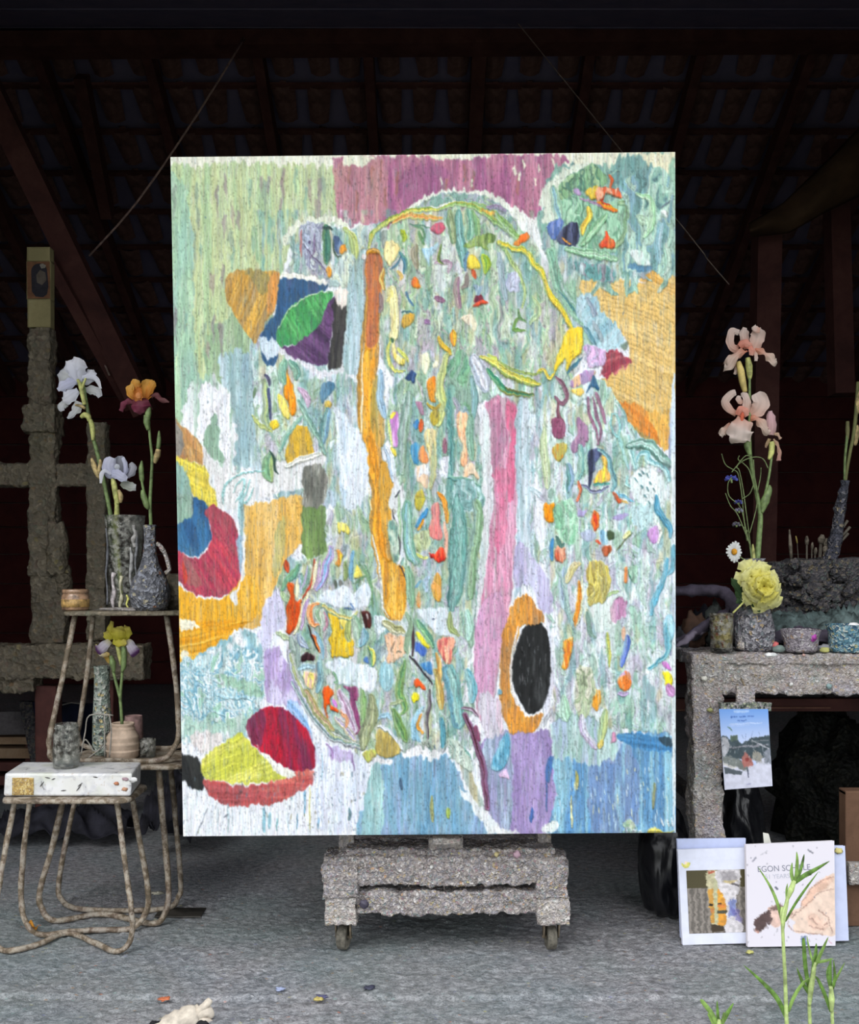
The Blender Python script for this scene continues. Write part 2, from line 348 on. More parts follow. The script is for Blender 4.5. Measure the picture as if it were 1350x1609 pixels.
for r in range(rows + 1):
    s0 = .03 + r * pitch; slab(-4.2, 4.2, pB, d2, n2v, s0, s0 + .035, .052, .075).build('batten', M_rafter, rf, False)
# underside of the tiles, hung in rows on the battens
def tile_mb():
    m = MB(); nu = 5
    V = []
    for j, s in enumerate((0, .5, 1)):
        for i in range(nu):
            u = i / (nu - 1); w_ = .078 * (1 - .22 * s)
            V.append((-w_ + 2 * w_ * u, s * (pitch * .80), -.018 - .034 * (1 - (2 * u - 1) ** 2) + .016 * s))
    Fc = [(j * nu + i, j * nu + i + 1, (j + 1) * nu + i + 1, (j + 1) * nu + i) for j in range(2) for i in range(nu - 1)]
    m.add(V, Fc)
    m.box((-.02, .0, -.005), (.02, .02, .022)); return m
t_mesh = None; spots = []
for r in range(rows):
    for c in range(-21, 22):
        x = .30 + .67 / 3 * (c + .5); s = .03 + r * pitch + .02
        p = Vector((x, pB[1], pB[2])) + d2 * (s + pitch * .5)
        px = CX + p.x / p.y * F; py = CY - (p.z - EYE) / p.y * F
        vis = -30 < px < 1380 and py > -20 and not (285 < px < 1050 and py > 262)
        spots.append((not vis, p.y, x, s))
spots.sort(); hid = MB(); from mathutils import Matrix
Rm = Matrix(((1, 0, 0), (0, d2.y, -n2v.y), (0, d2.z, -n2v.z)))       # local x across, y down the slope, z to the outside
tl = tile_mb(); n_ = 0; tmesh = None
for q, (h, _, x, s) in enumerate(spots):
    a = random.uniform(-.09, .09); jit = Vector((random.uniform(-.008, .008), random.uniform(-.008, .008), random.uniform(-.004, .012)))
    base = Vector((x, pB[1], pB[2])) + d2 * s + n2v * .045
    if not h and n_ < 295:
        if tmesh is None:
            o = tl.build('clay_tile', M_tile, None, True); tmesh = o.data; o.parent = rf
        else:
            o = bpy.data.objects.new('clay_tile', tmesh); col_.objects.link(o); o.parent = rf
        Mx = (Rm @ Matrix.Rotation(a, 3, 'Z')).to_4x4(); Mx.translation = base + jit; o.matrix_local = Mx; n_ += 1
    else:
        hid.add([base + jit + Rm @ Vector(v) for v in tl.v], tl.f)
hid.build('hidden_tiles', M_tile, rf, True, kind='stuff')
# the great timbers
def bar(a, b, w, h):
    a, b = Vector(a), Vector(b); d = (b - a).normalized(); s_ = d.cross(Vector((0, 1, 0))).normalized() if abs(d.y) < .9 else Vector((1, 0, 0)); u = s_.cross(d)
    P = []
    for q in (-h / 2, h / 2):
        for (pt, k) in ((a, -w / 2), (a, w / 2), (b, w / 2), (b, -w / 2)): P.append(pt + s_ * k + u * q)
    return MB().hexa(P)
struct('beam', bar(W(-60, 72, 5.95), W(1410, 62, 6.05), .09, .16), M_rafter)
struct('beam', bar(W(-50, 70, 5.0), W(228, 648, 5.5), .115, .12), M_rafter)
struct('beam', bar(W(70, 395, 5.1), W(205, 640, 5.55), .055, .07), M_rafter)
struct('beam', bar(W(1312, 225, 5.8), W(1322, 620, 5.8), .11, .12), M_rafter)
struct('beam', bar(W(1205, 360, 5.6), W(1192, 1040, 5.6), .13, .13), M_rafter)
struct('beam', bar(W(128, 120, 6.3), W(170, 340, 6.9), .075, .1), M_rafter)
# ------------------------------------------------------------------ the painting, laid down stroke by stroke
PX0, PY0, PW, PH = 258, 228, 816, 1096
prng = np.random.RandomState(7)

def lat(sx, sy, seed, H=PH, W=PW):
    r = np.random.RandomState(seed)
    gh, gw = int(H / sy) + 3, int(W / sx) + 3
    g = r.rand(gh, gw)
    y = np.arange(H) / sy; x = np.arange(W) / sx
    yi = y.astype(int); xi = x.astype(int)
    fy = (y - yi); fx = (x - xi)
    fy = (fy * fy * (3 - 2 * fy))[:, None]; fx = (fx * fx * (3 - 2 * fx))[None, :]
    a = g[yi][:, xi]; b = g[yi][:, xi + 1]; c = g[yi + 1][:, xi]; d = g[yi + 1][:, xi + 1]
    return (a * (1 - fx) + b * fx) * (1 - fy) + (c * (1 - fx) + d * fx) * fy

def fbm(sx, sy, seed, n=3):
    t = 0; a = 1.0; s = 0
    for i in range(n):
        t = t + a * lat(max(sx / 2 ** i, 1.0), max(sy / 2 ** i, 1.0), seed + 31 * i); s += a; a *= .55
    return t / s

def samp(img, y, x):
    return img[np.clip(np.round(y).astype(int), 0, PH - 1), np.clip(np.round(x).astype(int), 0, PW - 1)]

YY, XX = np.mgrid[0:PH, 0:PW].astype(np.float32)
N_streak = fbm(3.2, 70, 11)          # vertical bristle streaks
N_streak2 = fbm(9, 130, 12)
N_fine = lat(1.6, 1.6, 13)
N_fine2 = lat(2.2, 9, 19)
N_jx = fbm(9, 11, 14, 2) - .5
N_jy = fbm(4, 40, 15, 2) - .5
N_big = fbm(60, 90, 16)
W_x = fbm(46, 46, 21, 3) - .5
W_y = fbm(46, 60, 22, 3) - .5
W_x2 = fbm(16, 20, 23, 2) - .5
W_y2 = fbm(16, 20, 24, 2) - .5
C = np.zeros((PH, PW, 3)); Hh = np.zeros((PH, PW))
OX = OY = 0.0; SC = 1.0
def tile(ox, oy, s=4.5):
    global OX, OY, SC
    OX, OY, SC = ox, oy, s
def loc(p):
    a = np.array(p, float).reshape(-1, 2)
    return np.stack([a[:, 0] / SC + OX - PX0, a[:, 1] / SC + OY - PY0], 1)
def smooth(P, closed, n=5):
    m = len(P); out = []
    rng = range(m if closed else m - 1)
    for i in rng:
        p0 = P[(i - 1) % m] if closed or i > 0 else P[i]; p1 = P[i]; p2 = P[(i + 1) % m]
        p3 = P[(i + 2) % m] if closed or i + 2 < m else p2
        for k in range(n):
            t = k / n
            out.append(.5 * ((2 * p1) + (-p0 + p2) * t + (2 * p0 - 5 * p1 + 4 * p2 - p3) * t * t + (-p0 + 3 * p1 - 3 * p2 + p3) * t ** 3))
    if not closed: out.append(P[-1])
    return np.array(out)
def box(P, m):
    x0 = int(max(0, P[:, 0].min() - m)); x1 = int(min(PW, P[:, 0].max() + m + 1))
    y0 = int(max(0, P[:, 1].min() - m)); y1 = int(min(PH, P[:, 1].max() + m + 1))
    return slice(y0, max(y1, y0 + 1)), slice(x0, max(x1, x0 + 1))
def inside(P, x, y):
    m = np.zeros(x.shape, bool); n = len(P)
    for i in range(n):
        ax, ay = P[i]; bx, by = P[(i + 1) % n]
        if ay == by: continue
        c = (ay > y) != (by > y)
        m ^= c & (x < (bx - ax) * (y - ay) / (by - ay) + ax)
    return m
def soft(m, k=1):
    f = m.astype(float)
    for _ in range(k):
        g = f.copy(); g[1:] += f[:-1]; g[:-1] += f[1:]; g[:, 1:] += f[:, :-1]; g[:, :-1] += f[:, 1:]
        f = g / 5
    return f
def col(c): return np.array(c, float) / 255.0
def dirn(sl, ang, sx, sy, seed):
    """noise streaked along the angle ang (degrees, 90 = vertical)"""
    a = math.radians(ang - 90)
    x = XX[sl]; y = YY[sl]
    u = x * math.cos(a) + y * math.sin(a); v = -x * math.sin(a) + y * math.cos(a)
    g = np.random.RandomState(seed).rand(257, 257)
    def nz(sx, sy, o):
        uu = (u / sx + o) % 256; vv = (v / sy + o) % 256
        ui = uu.astype(int); vi = vv.astype(int); fu = uu - ui; fv = vv - vi
        fu = fu * fu * (3 - 2 * fu); fv = fv * fv * (3 - 2 * fv)
        return (g[vi, ui] * (1 - fu) + g[vi, (ui + 1) % 256] * fu) * (1 - fv) + (g[(vi + 1) % 256, ui] * (1 - fu) + g[(vi + 1) % 256, (ui + 1) % 256] * fu) * fv
    return .6 * nz(sx, sy, 3.3) + .4 * nz(sx / 2.2, sy / 2, 91.7)
_seed = [100]
def R(P, cols, ang=90, rag=3, gap=0.0, var=.10, h=.15, sx=3.0, sy=60, cur=1, alpha=1.0):
    """brushed flat area: colours streaked along ang, ragged rim, optional bare gaps"""
    P = loc(P)
    if cur and len(P) > 2: P = smooth(P, True, 4)
    sl = box(P, rag * 3 + 3); _seed[0] += 1
    x = XX[sl] + rag * 1.6 * N_jx[sl]; y = YY[sl] + rag * 3.2 * N_jy[sl]
    m = soft(inside(P, x, y))
    n = dirn(sl, ang, sx, sy, _seed[0]); n2 = dirn(sl, ang, sx * 4, sy * 1.6, _seed[0] + 500)
    if gap: m = m * (1 - np.clip((n - (1 - gap)) * 14, 0, 1))
    m = m * alpha
    cols = [col(c) for c in (cols if isinstance(cols[0], (tuple, list)) else [cols])]
    base = np.broadcast_to(cols[0], m.shape + (3,)).copy()
    for i, c in enumerate(cols[1:]):
        k = np.clip(((n2 if i % 2 == 0 else 1 - n2) * .65 + n * .35 - .47) * 6, 0, 1)[..., None]
        base = base * (1 - k) + c * k
    base = base * (1 + var * 2 * (n - .5))[..., None]
    C[sl] = C[sl] * (1 - m[..., None]) + base * m[..., None]
    Hh[sl] = Hh[sl] * (1 - m) + (h * (1.0 + 1.6 * (n - .5))) * m
def M(P, cols, s=1.0, st=2.2, bands=3.2, h=.5, rag=3, warp=24, alpha=1.0, fine=1):
    """thick paint marbled wet in wet: contour bands of warped noise"""
    P = smooth(loc(P), True, 4); sl = box(P, 12); _seed[0] += 1
    m = soft(inside(P, XX[sl] + rag * 2 * N_jx[sl], YY[sl] + rag * 2 * N_jy[sl])) * alpha
    st = st * 1.75; s = s * 1.05; x = XX[sl] + warp * W_x[sl] + 11 * W_x2[sl]; y = YY[sl] + 2 * warp * W_y[sl] + 18 * W_y2[sl]
    g = np.random.RandomState(_seed[0]).rand(300, 300)
    def nz(sx, sy, o):
        uu = (x / sx + o) % 256; vv = (y / sy + o * .7) % 256
        ui = uu.astype(int); vi = vv.astype(int); fu = uu - ui; fv = vv - vi
        fu = fu * fu * (3 - 2 * fu); fv = fv * fv * (3 - 2 * fv)
        return (g[vi, ui] * (1 - fu) + g[vi, ui + 1] * fu) * (1 - fv) + (g[vi + 1, ui] * (1 - fu) + g[vi + 1, ui + 1] * fu) * fv
    a = nz(15 * s, 15 * s * st, 5.5) * .7 + nz(6 * s, 6 * s * st, 40.1) * .3
    b = nz(22 * s, 22 * s * st, 70.3)
    t = a * bands
    f = np.abs((t % 1) - .5) * 2
    cols = [col(c) for c in cols]; n = len(cols)
    q = ((a * 1.7 - .35) * .75 + b * .25 + (f - .5) * .22) * n
    q = np.clip(q, 0, n - 1.001); qi = q.astype(int); fq = np.clip((q - qi - .35) / .3, 0, 1)[..., None]
    cc = np.array(cols); base = cc[qi] * (1 - fq) + cc[np.minimum(qi + 1, n - 1)] * fq
    ln = np.clip(1 - f * 6, 0, 1) * fine
    base = base * (1 - .22 * ln - .09 * (1 - f) + .08 + .09 * (N_streak[sl] - .5))[..., None]
    C[sl] = C[sl] * (1 - m[..., None]) + base * m[..., None]
    Hh[sl] = Hh[sl] * (1 - m) + (h * (.35 + .9 * f ** .7 + .5 * a)) * m
def S(P, w, cols, h=.8, taper=.5, rag=.8, cur=1, alpha=1.0, stripes=3):
    """one loaded stroke; colours run along it in stripes, edges stand proud"""
    P = loc(P)
    if cur and len(P) > 2: P = smooth(P, False, 6)
    w = w / 2.0; sl = box(P, w + 3); _seed[0] += 1
    x = XX[sl] + rag * 2.2 * N_jx[sl]; y = YY[sl] + rag * 2.2 * N_jx[sl][::-1, ::-1]
    best = np.full(x.shape, 1e9); side = np.zeros(x.shape); along = np.zeros(x.shape)
    L = np.concatenate([[0], np.cumsum(np.hypot(*(P[1:] - P[:-1]).T))]); T = max(L[-1], 1e-6)
    for i in range(len(P) - 1):
        ax, ay = P[i]; dx, dy = P[i + 1] - P[i]; l2 = dx * dx + dy * dy + 1e-9
        t = np.clip(((x - ax) * dx + (y - ay) * dy) / l2, 0, 1)
        ex = x - ax - t * dx; ey = y - ay - t * dy; d = ex * ex + ey * ey
        k = d < best; best = np.where(k, d, best)
        side = np.where(k, np.sign(dx * ey - dy * ex), side); along = np.where(k, (L[i] + t * math.sqrt(l2)) / T, along)
    d = np.sqrt(best)
    wl = w * (1 - taper * np.abs(2 * along - 1) ** 3) * (1 + .25 * N_jx[sl])
    m = np.clip(wl - d + .5, 0, 1) * alpha
    u = np.clip(d / np.maximum(wl, .3), 0, 1)
    lat_ = (side * u * .5 + .5) + .10 * N_jy[sl] * 2
    cols = [col(c) for c in (cols if isinstance(cols[0], (tuple, list)) else [cols])]; n = len(cols)
    q = np.clip(lat_ * n + .5 * (N_fine2[sl] - .5), 0, n - .001); qi = q.astype(int)
    base = np.array(cols)[qi] * (1 + .10 * np.sin(lat_ * stripes * 6.3 + 3 * along) + .05 * (N_fine[sl] - .5) - .11 * np.clip((u - .72) / .28, 0, 1))[..., None]  # rim darkened too: edge shadow put into the stroke's colour
    C[sl] = C[sl] * (1 - m[..., None]) + base * m[..., None]
    hs = h * (.55 + .45 * np.sqrt(np.clip(1 - (u - .72) ** 2 * 9, 0, 1)) + .12 * np.sin(lat_ * stripes * 6.3))
    Hh[sl] = np.where(m > .3, np.maximum(Hh[sl] * .4, 0) + hs, Hh[sl])
def B(P, cols, h=1.0, rag=1.0, ang=90, var=.08):
    """knife-laid blob with a raised body and a rim darkened as painted shadow"""
    P = smooth(loc(P), True, 5); sl = box(P, 5); _seed[0] += 1
    x = XX[sl] + rag * 2.5 * N_jx[sl]; y = YY[sl] + rag * 2.5 * N_jy[sl]
    mi = inside(P, x, y); m = soft(mi, 1); mm = soft(mi, 4)
    n = dirn(sl, ang, 4, 22, _seed[0])
    cols = [col(c) for c in (cols if isinstance(cols[0], (tuple, list)) else [cols])]
    base = np.broadcast_to(cols[0], m.shape + (3,)).copy()
    for i, c in enumerate(cols[1:]):
        k = np.clip((n - .5 - .05 * i) * 9, 0, 1)[..., None] if i % 2 == 0 else np.clip((.42 - n) * 9, 0, 1)[..., None]
        base = base * (1 - k) + c * k
    rim = np.clip(1 - np.abs(mm - .55) * 3.5, 0, 1)  # outline shadow of the blob, put into its colour
    base = base * (1 + var * 2 * (n - .5) - .13 * rim)[..., None]
    C[sl] = C[sl] * (1 - m[..., None]) + base * m[..., None]
    Hh[sl] = np.where(mi, h * (.55 + .45 * mm + .25 * (n - .5)), Hh[sl])

WHT = (228, 232, 240); CRM = (232, 232, 212); PB = (198, 216, 226); MINT = (170, 205, 182); SAGE = (160, 188, 160); TEAL = (118, 168, 160)
LIME = (192, 208, 156); MAUVE = (172, 118, 146); LIL = (188, 176, 212); GREY = (158, 164, 168); SKY = (158, 196, 216); ORG = (240, 146, 32); YEL = (240, 218, 92)
OCH = (226, 176, 74); BUFF = (228, 196, 128); PINK = (214, 150, 176); DGR = (92, 132, 110); PALE = (206, 224, 214); NAVY = (60, 66, 92)
tile(0, 0, 1)
C[:] = col((232, 235, 243)); k = np.clip((420 - (YY + PY0)) / 200, 0, 1)[..., None]
C[:] = C * (1 - k) + col(CRM) * k  # ground fades to cream upward, a light gradient put into its colour
# broad grounds ------------------------------------------------------------
R([262,285, 300,262, 350,256, 440,258, 528,266, 536,300, 530,350, 500,350, 462,365, 442,440, 400,560, 430,600, 425,690, 400,705, 375,640, 350,605, 318,600, 300,690, 275,690, 262,600], [(202, 212, 164), (194, 208, 168), (176, 200, 160)], rag=7, var=.09, sy=90)
R([250,300, 290,290, 305,380, 306,520, 312,610, 285,690, 250,690], [(164, 202, 180), (154, 192, 180), (176, 208, 180)], rag=8, gap=.15, alpha=.85)
R([330,520, 420,480, 425,560, 410,700, 380,690, 352,610, 325,600], [(160, 186, 150), (148, 176, 146), (176, 198, 166)], rag=6)
R([300,600, 380,620, 380,740, 300,740, 290,700], [(232, 234, 238), (160, 190, 172)], rag=9)
R([345,560, 420,560, 480,600, 560,600, 560,760, 480,800, 440,800, 405,740, 372,735, 370,660], [(176, 204, 210), (160, 190, 178), (196, 214, 224), (150, 178, 190)], rag=7)
R([395,520, 480,560, 560,560, 600,470, 560,420, 545,430, 520,600, 540,800, 620,1000, 560,1000, 500,700, 420,640], [(174, 200, 206), (160, 188, 186), (188, 206, 220)], rag=6)
for i in range(46):
    x = prng.uniform(272, 530); y = prng.uniform(262, 560 if x < 420 else 340)
    c = [(164, 146, 146), (142, 160, 148), (150, 134, 144), (138, 174, 162)][prng.randint(4)]
    R([x,y, x+prng.uniform(2,6),y+4, x+prng.uniform(0,5),y+prng.uniform(25,75), x-2,y+20], c, rag=3, cur=0, var=.03, alpha=.62)
R([524,262, 534,248, 650,244, 700,250, 760,244, 884,244, 886,262, 868,282, 851,318, 848,346, 828,336, 790,314, 740,300, 705,300, 665,312, 636,338, 618,352, 592,358, 560,354, 532,340], [(180, 118, 148), (164, 102, 142), (190, 134, 156)], rag=5, gap=.04, var=.10)
R([527,262, 600,250, 606,340, 560,352, 534,330], [(190, 138, 150), (186, 146, 142)], rag=6, alpha=.85)
R([640,262, 700,262, 690,300, 655,316, 630,330], [(154, 96, 140)], rag=8, alpha=.6)
for x, y in ((548,256),(583,262),(596,250),(604,290),(623,270),(700,280),(728,256),(812,270),(560,300),(742,262)):
    R([x,y, x+4,y+3, x+3,y+38, x-1,y+30], (168, 118, 108), rag=3, cur=0, alpha=.7)
R([540,246, 584,246, 582,256, 545,262], CRM, rag=4); R([670,240, 748,240, 745,248, 720,251, 680,249], CRM, rag=3)
for x, y in ((806,262),(812,270),(820,252),(838,280),(845,258),(690,279),(740,280),(868,250)):
    R([x,y, x+3,y-3, x+5,y+12, x+2,y+14], CRM, rag=3, cur=0)
R([868,262, 888,262, 916,255, 960,250, 1061,246, 1062,440, 1010,436, 905,440, 880,400, 856,370, 850,340], [(134, 172, 168), (120, 162, 162), (152, 190, 176)], rag=6, gap=.03)
R([900,240, 975,240, 960,262, 948,256, 920,268, 900,258], CRM, rag=6); R([996,240, 1062,240, 1060,262, 1040,268, 1018,256], [(232, 228, 200)], rag=7)
R([1052,262, 1062,262, 1062,440, 1050,450, 1056,340], [(170, 205, 184), PALE], rag=3)
# buff area right with curved comb lines
R([905,442, 960,438, 1008,444, 1024,428, 1046,428, 1078,465, 1078,642, 1052,650, 1040,700, 1012,680, 986,655, 966,628, 945,600, 990,560, 976,520, 940,490, 912,470], [(226, 194, 126), (232, 202, 138), (224, 190, 120)], ang=24, rag=4, sx=2.2, sy=120, var=.06, h=.2)
sl = (slice(444 - PY0, 652 - PY0), slice(920 - PX0, 1060 - PX0))
xx = XX[sl] + PX0; yy = YY[sl] + PY0; rr = np.hypot((xx - 920), (yy - 760) * .9) + 2 * N_jx[sl]
comb = np.clip(np.sin(rr * 1.02) * 1.6 - .75, 0, 1) * (lat(26, 12, 61)[sl] > .42)
isb = (np.abs(C[sl] - col(BUFF)).sum(-1) < .30)
C[sl] *= (1 - .15 * comb * isb)[..., None]; Hh[sl] -= .2 * comb * isb
R([1004,440, 1022,427, 1044,426, 1052,440, 1060,452, 1060,466, 1042,458, 1020,444], [(212, 164, 82), (226, 188, 120)], ang=20, rag=2)
R([972,632, 1010,640, 1030,668, 1038,700, 1022,696, 1000,684, 984,660], [(232, 148, 62), (224, 160, 80), (206, 132, 60)], ang=40, rag=4)
R([1018,646, 1060,650, 1056,690, 1046,708, 1036,690, 1026,668], [(232, 188, 100), (220, 170, 90)], ang=60, rag=3)
R([982,665, 1016,684, 1032,700, 990,700], [(172, 160, 104), (186, 150, 84)], ang=30, rag=4, alpha=.8)
R([1052,650, 1062,648, 1062,1000, 1040,1000, 1036,840, 1048,760], [(168, 178, 208), (190, 200, 222)], rag=2)
# central bulk: marbled greens, teals and pale blues
M([585,388, 598,366, 640,342, 690,326, 745,328, 800,352, 836,376, 850,400, 880,450, 912,500, 915,560, 890,600, 840,612, 800,600, 745,575, 700,600, 640,610, 600,560, 596,470], [(150, 178, 150), (180, 202, 172), (166, 178, 172), (188, 184, 184), (158, 196, 170), (196, 208, 188), (168, 190, 160)], s=.9)
M([850,330, 905,380, 905,440, 930,500, 925,560, 900,520, 880,440, 852,385], [(140, 178, 156), (158, 192, 168), (128, 168, 156)], s=.9, st=2.5)
M([446,372, 470,352, 500,346, 540,360, 600,352, 590,380, 585,420, 560,480, 545,440, 520,452, 470,430, 448,430, 460,398], [(166, 192, 172), (190, 208, 190), (176, 186, 190), (200, 210, 196), (160, 180, 180)], s=.8)
M([640,560, 720,560, 760,590, 830,600, 900,600, 950,600, 985,660, 1010,690, 1060,760, 1055,900, 1050,1050, 1060,1150, 960,1140, 900,1170, 870,1160, 880,1000, 860,900, 850,760, 790,640, 740,640, 700,700, 650,720, 610,640], [(184, 208, 204), (204, 222, 216), (170, 204, 190), (206, 216, 226), (186, 206, 214), (214, 226, 226), (168, 196, 184)], s=.95, st=1.8)
M([640,590, 720,560, 760,700, 765,850, 745,1000, 700,1180, 640,1190, 600,1000, 640,860, 625,760, 610,640], [(160, 186, 178), (182, 200, 198), (150, 180, 158), (190, 196, 210), (172, 196, 176)], s=.8, st=2.6)
M([440,860, 475,880, 540,780, 600,800, 640,960, 640,1180, 600,1190, 560,1170, 500,1120, 455,1040, 460,980, 430,960], [(168, 192, 168), (190, 206, 196), (176, 190, 196), (200, 208, 190), (160, 180, 150)], s=.75)
M([400,560, 450,560, 520,600, 530,700, 470,730, 440,770, 410,740], [(160, 190, 170), (186, 206, 200), (180, 196, 170), (204, 214, 220)], s=.7)

def scatter(P, n, cols, w=(3, 9), L=(14, 60), ang=0.18, h=.6, seed=1, alpha=.9, curl=.25):
    """many short loaded strokes over an area, mostly following the fall of the paint"""
    r = np.random.RandomState(seed); Q = loc(P); lo = Q.min(0); hi = Q.max(0); k = 0; t = 0
    while k < n and t < n * 20:
        t += 1
        p = r.uniform(lo, hi)
        if not inside(Q, np.array([p[0]]), np.array([p[1]]))[0]: continue
        k += 1; l = r.uniform(*L); a = r.normal(0, ang); c = r.normal(0, curl) * l
        d = np.array([math.sin(a), math.cos(a)]); e = np.array([d[1], -d[0]])
        pts = np.array([p, p + d * l * .5 + e * c, p + d * l + e * c * .3]) + [PX0, PY0]
        i = r.randint(len(cols)); cc = [cols[i], cols[r.randint(len(cols))]]
        if r.rand() < .4: cc.append(cols[i])
        cc = [tuple(np.clip(np.array(q) + r.uniform(-10, 10), 0, 255)) for q in cc]
        S(list(pts.ravel()), r.uniform(*w), cc, h=h * r.uniform(.6, 1.2), taper=.6, rag=1.2, alpha=alpha)
G1 = [(156,186,146),(184,208,164),(166,178,172),(188,184,184),(158,196,170),(200,212,190),(168,190,160),(150,186,176)]
G2 = [(184,208,204),(204,222,216),(170,204,190),(206,216,226),(186,206,214),(214,226,226),(168,196,184),(190,190,206)]
scatter([590,390, 640,345, 745,335, 830,380, 900,500, 900,590, 820,600, 745,570, 690,600, 620,600], 230, G1, seed=3, w=(3,8), L=(15,55))
scatter([640,600, 720,580, 755,700, 755,1150, 650,1180, 600,1000, 630,860, 610,640], 190, [(160,186,178),(182,200,198),(150,180,158),(190,196,210),(172,196,176),(130,176,166)], seed=4, w=(3,9), L=(20,80), ang=.1)
scatter([820,650, 960,620, 1050,760, 1050,1150, 880,1160, 830,900], 300, G2, seed=5, w=(3,9), L=(12,45), ang=.35)
scatter([450,870, 540,790, 600,820, 640,960, 640,1170, 560,1165, 470,1060], 130, [(168,192,168),(190,206,196),(176,190,196),(200,208,190),(160,180,150)], seed=6, w=(3,8), L=(12,45), ang=.3)
scatter([400,560, 450,560, 520,600, 530,700, 470,730, 440,770, 410,740], 60, G2 + G1, seed=7, w=(3,7), L=(12,35), ang=.3)
scatter([450,370, 540,355, 600,370, 580,480, 540,430], 50, G1 + G2, seed=8, w=(3,7), L=(12,35))
scatter([500,480, 570,470, 570,760, 500,780], 60, [(174,200,206),(160,188,186),(188,206,220),(200,214,224),(160,176,150)], seed=9, w=(2,5), L=(30,90), ang=.05, h=.3, curl=.03)
scatter([820,640, 836,640, 840,860, 815,920], 20, [(182,206,214),(176,196,214),(206,216,226)], seed=10, w=(2,5), L=(30,90), ang=.04, h=.3, curl=.03)
scatter([880,270, 1055,260, 1055,430, 900,430], 70, [(134,172,168),(120,162,162),(152,190,176),(170,206,190)], seed=12, w=(3,9), L=(15,50), ang=.4)
# wet-in-wet drift of lilac, white, sage and teal through the thick middle of the picture
body = soft((np.abs(Hh - .75) < .62) & (XX + PX0 > 395) & (YY + PY0 > 330) & (YY + PY0 < 1185), 3) * np.clip((C.max(-1) - C.min(-1) < .30) * 1.0, 0, 1)
for i_, (cc_, th_) in enumerate((((186, 170, 196), .60), ((232, 236, 242), .60), ((136, 176, 146), .62), ((116, 168, 172), .64), ((206, 196, 150), .68))):
    nz_ = fbm(13, 48, 400 + i_ * 7, 3); kk = np.clip((nz_ - th_ + .04) * 12, 0, 1) * .50 * body; kk = kk[..., None]; C = C * (1 - kk) + col(cc_) * kk
# whites, yellows and reds of the left side ---------------------------------
tile(260, 500)
R([240,480, 300,470, 420,540, 460,560, 455,960, 430,980, 390,960, 370,800, 350,690, 300,800, 245,880, 205,840, 240,640], (232,233,240), rag=5, gap=.12, sx=5)
R([300,760, 345,690, 385,800, 380,900, 410,1000, 360,1000, 260,900], (150,180,160), rag=4, gap=.12)
R([330,1000, 480,1080, 640,1100, 720,1040, 1100,960, 1120,1020, 1000,1180, 780,1240, 600,1310, 420,1350, 350,1340, 260,1100, 270,1000, 290,960], (226,226,228), rag=3, sx=6, var=.05)
R([40,720, 150,790, 240,880, 270,960, 265,1040, 200,1010, 40,1000], [(196,150,96),(206,162,104),(180,130,90)], ang=60, rag=3)
R([40,700, 120,820, 120,960, 40,990], (150,144,136), rag=2)
R([40,1000, 240,1030, 310,1160, 352,1260, 350,1370, 180,1240, 150,1120], [(238,220,92),(226,206,90)], ang=30, rag=4, sx=2.5, sy=40, var=.14)
R([40,1050, 130,1060, 170,1180, 185,1260, 200,1380, 40,1400], [(150,180,168),(130,166,160)], rag=3)
tile(260, 780)
R([40,0, 190,0, 230,60, 190,160, 40,220], [(146,176,160),(172,196,182)], rag=3, sx=3)
R([555,75, 700,40, 800,20, 970,0, 975,300, 940,340, 850,460, 790,600, 740,720, 680,900, 560,930, 540,900, 600,640, 560,560, 560,200], [(228,186,108),(222,178,92),(232,196,126)], rag=3, var=.07)
R([780,230, 840,150, 850,320, 820,500, 760,560, 775,380], [(180,186,134),(200,186,120)], rag=3, alpha=.75)
R([50,650, 250,720, 420,720, 500,600, 620,560, 690,740, 700,800, 560,900, 420,1010, 260,1110, 120,1230, 50,1240, 50,1090], [(234,180,64),(228,172,46),(238,190,86)], ang=90, rag=3, var=.08)
R([50,900, 300,880, 560,880, 640,850, 480,970, 260,1100, 110,1235, 50,1260], [(236,172,40),(226,160,36),(240,190,80)], ang=-12, rag=2, sx=2.4, sy=80, var=.15)
R([105,865, 240,900, 235,920, 110,950], (234,228,206), ang=10, rag=2); R([110,1100, 170,1120, 130,1180, 112,1200], (234,228,206), rag=3)
R([200,0, 250,20, 300,60, 310,200, 330,300, 290,370, 220,420, 150,400, 40,380, 40,230, 180,150, 190,60], [(60,112,158),(72,128,170),(52,96,140)], ang=70, rag=2, var=.10)
R([300,75, 370,80, 450,130, 500,220, 530,330, 545,450, 535,560, 490,640, 430,700, 330,715, 200,690, 120,620, 40,560, 40,390, 150,410, 230,430, 300,375, 328,300, 310,180, 280,120], [(190,70,100),(178,62,96),(204,80,96),(170,84,96)], ang=60, rag=2, sx=2.4, sy=30, var=.13)
R([120,420, 160,430, 260,620, 220,640, 150,600], (168,120,110), ang=60, rag=2, alpha=.6); R([118,460,140,500,150,600,125,590], (206,74,60), rag=2)
R([505,300, 545,290, 545,500, 530,560, 515,430], [(166,190,210),(150,180,200)], rag=2); R([550,300, 566,300, 560,560, 520,640, 500,760, 455,740, 470,690, 540,560], (232,232,232), rag=3)
R([520,0, 556,0, 548,260, 520,240], (160,196,200), rag=2)
R([965,65, 1135,65, 1135,380, 1110,430, 1000,435, 960,400], [(128,156,98),(140,168,104),(114,142,88)], rag=3, cur=0, var=.12)
R([700,760, 800,660, 840,760, 850,900, 760,980, 740,1060, 680,1100, 660,1000], (212,210,236), rag=4, gap=.08)
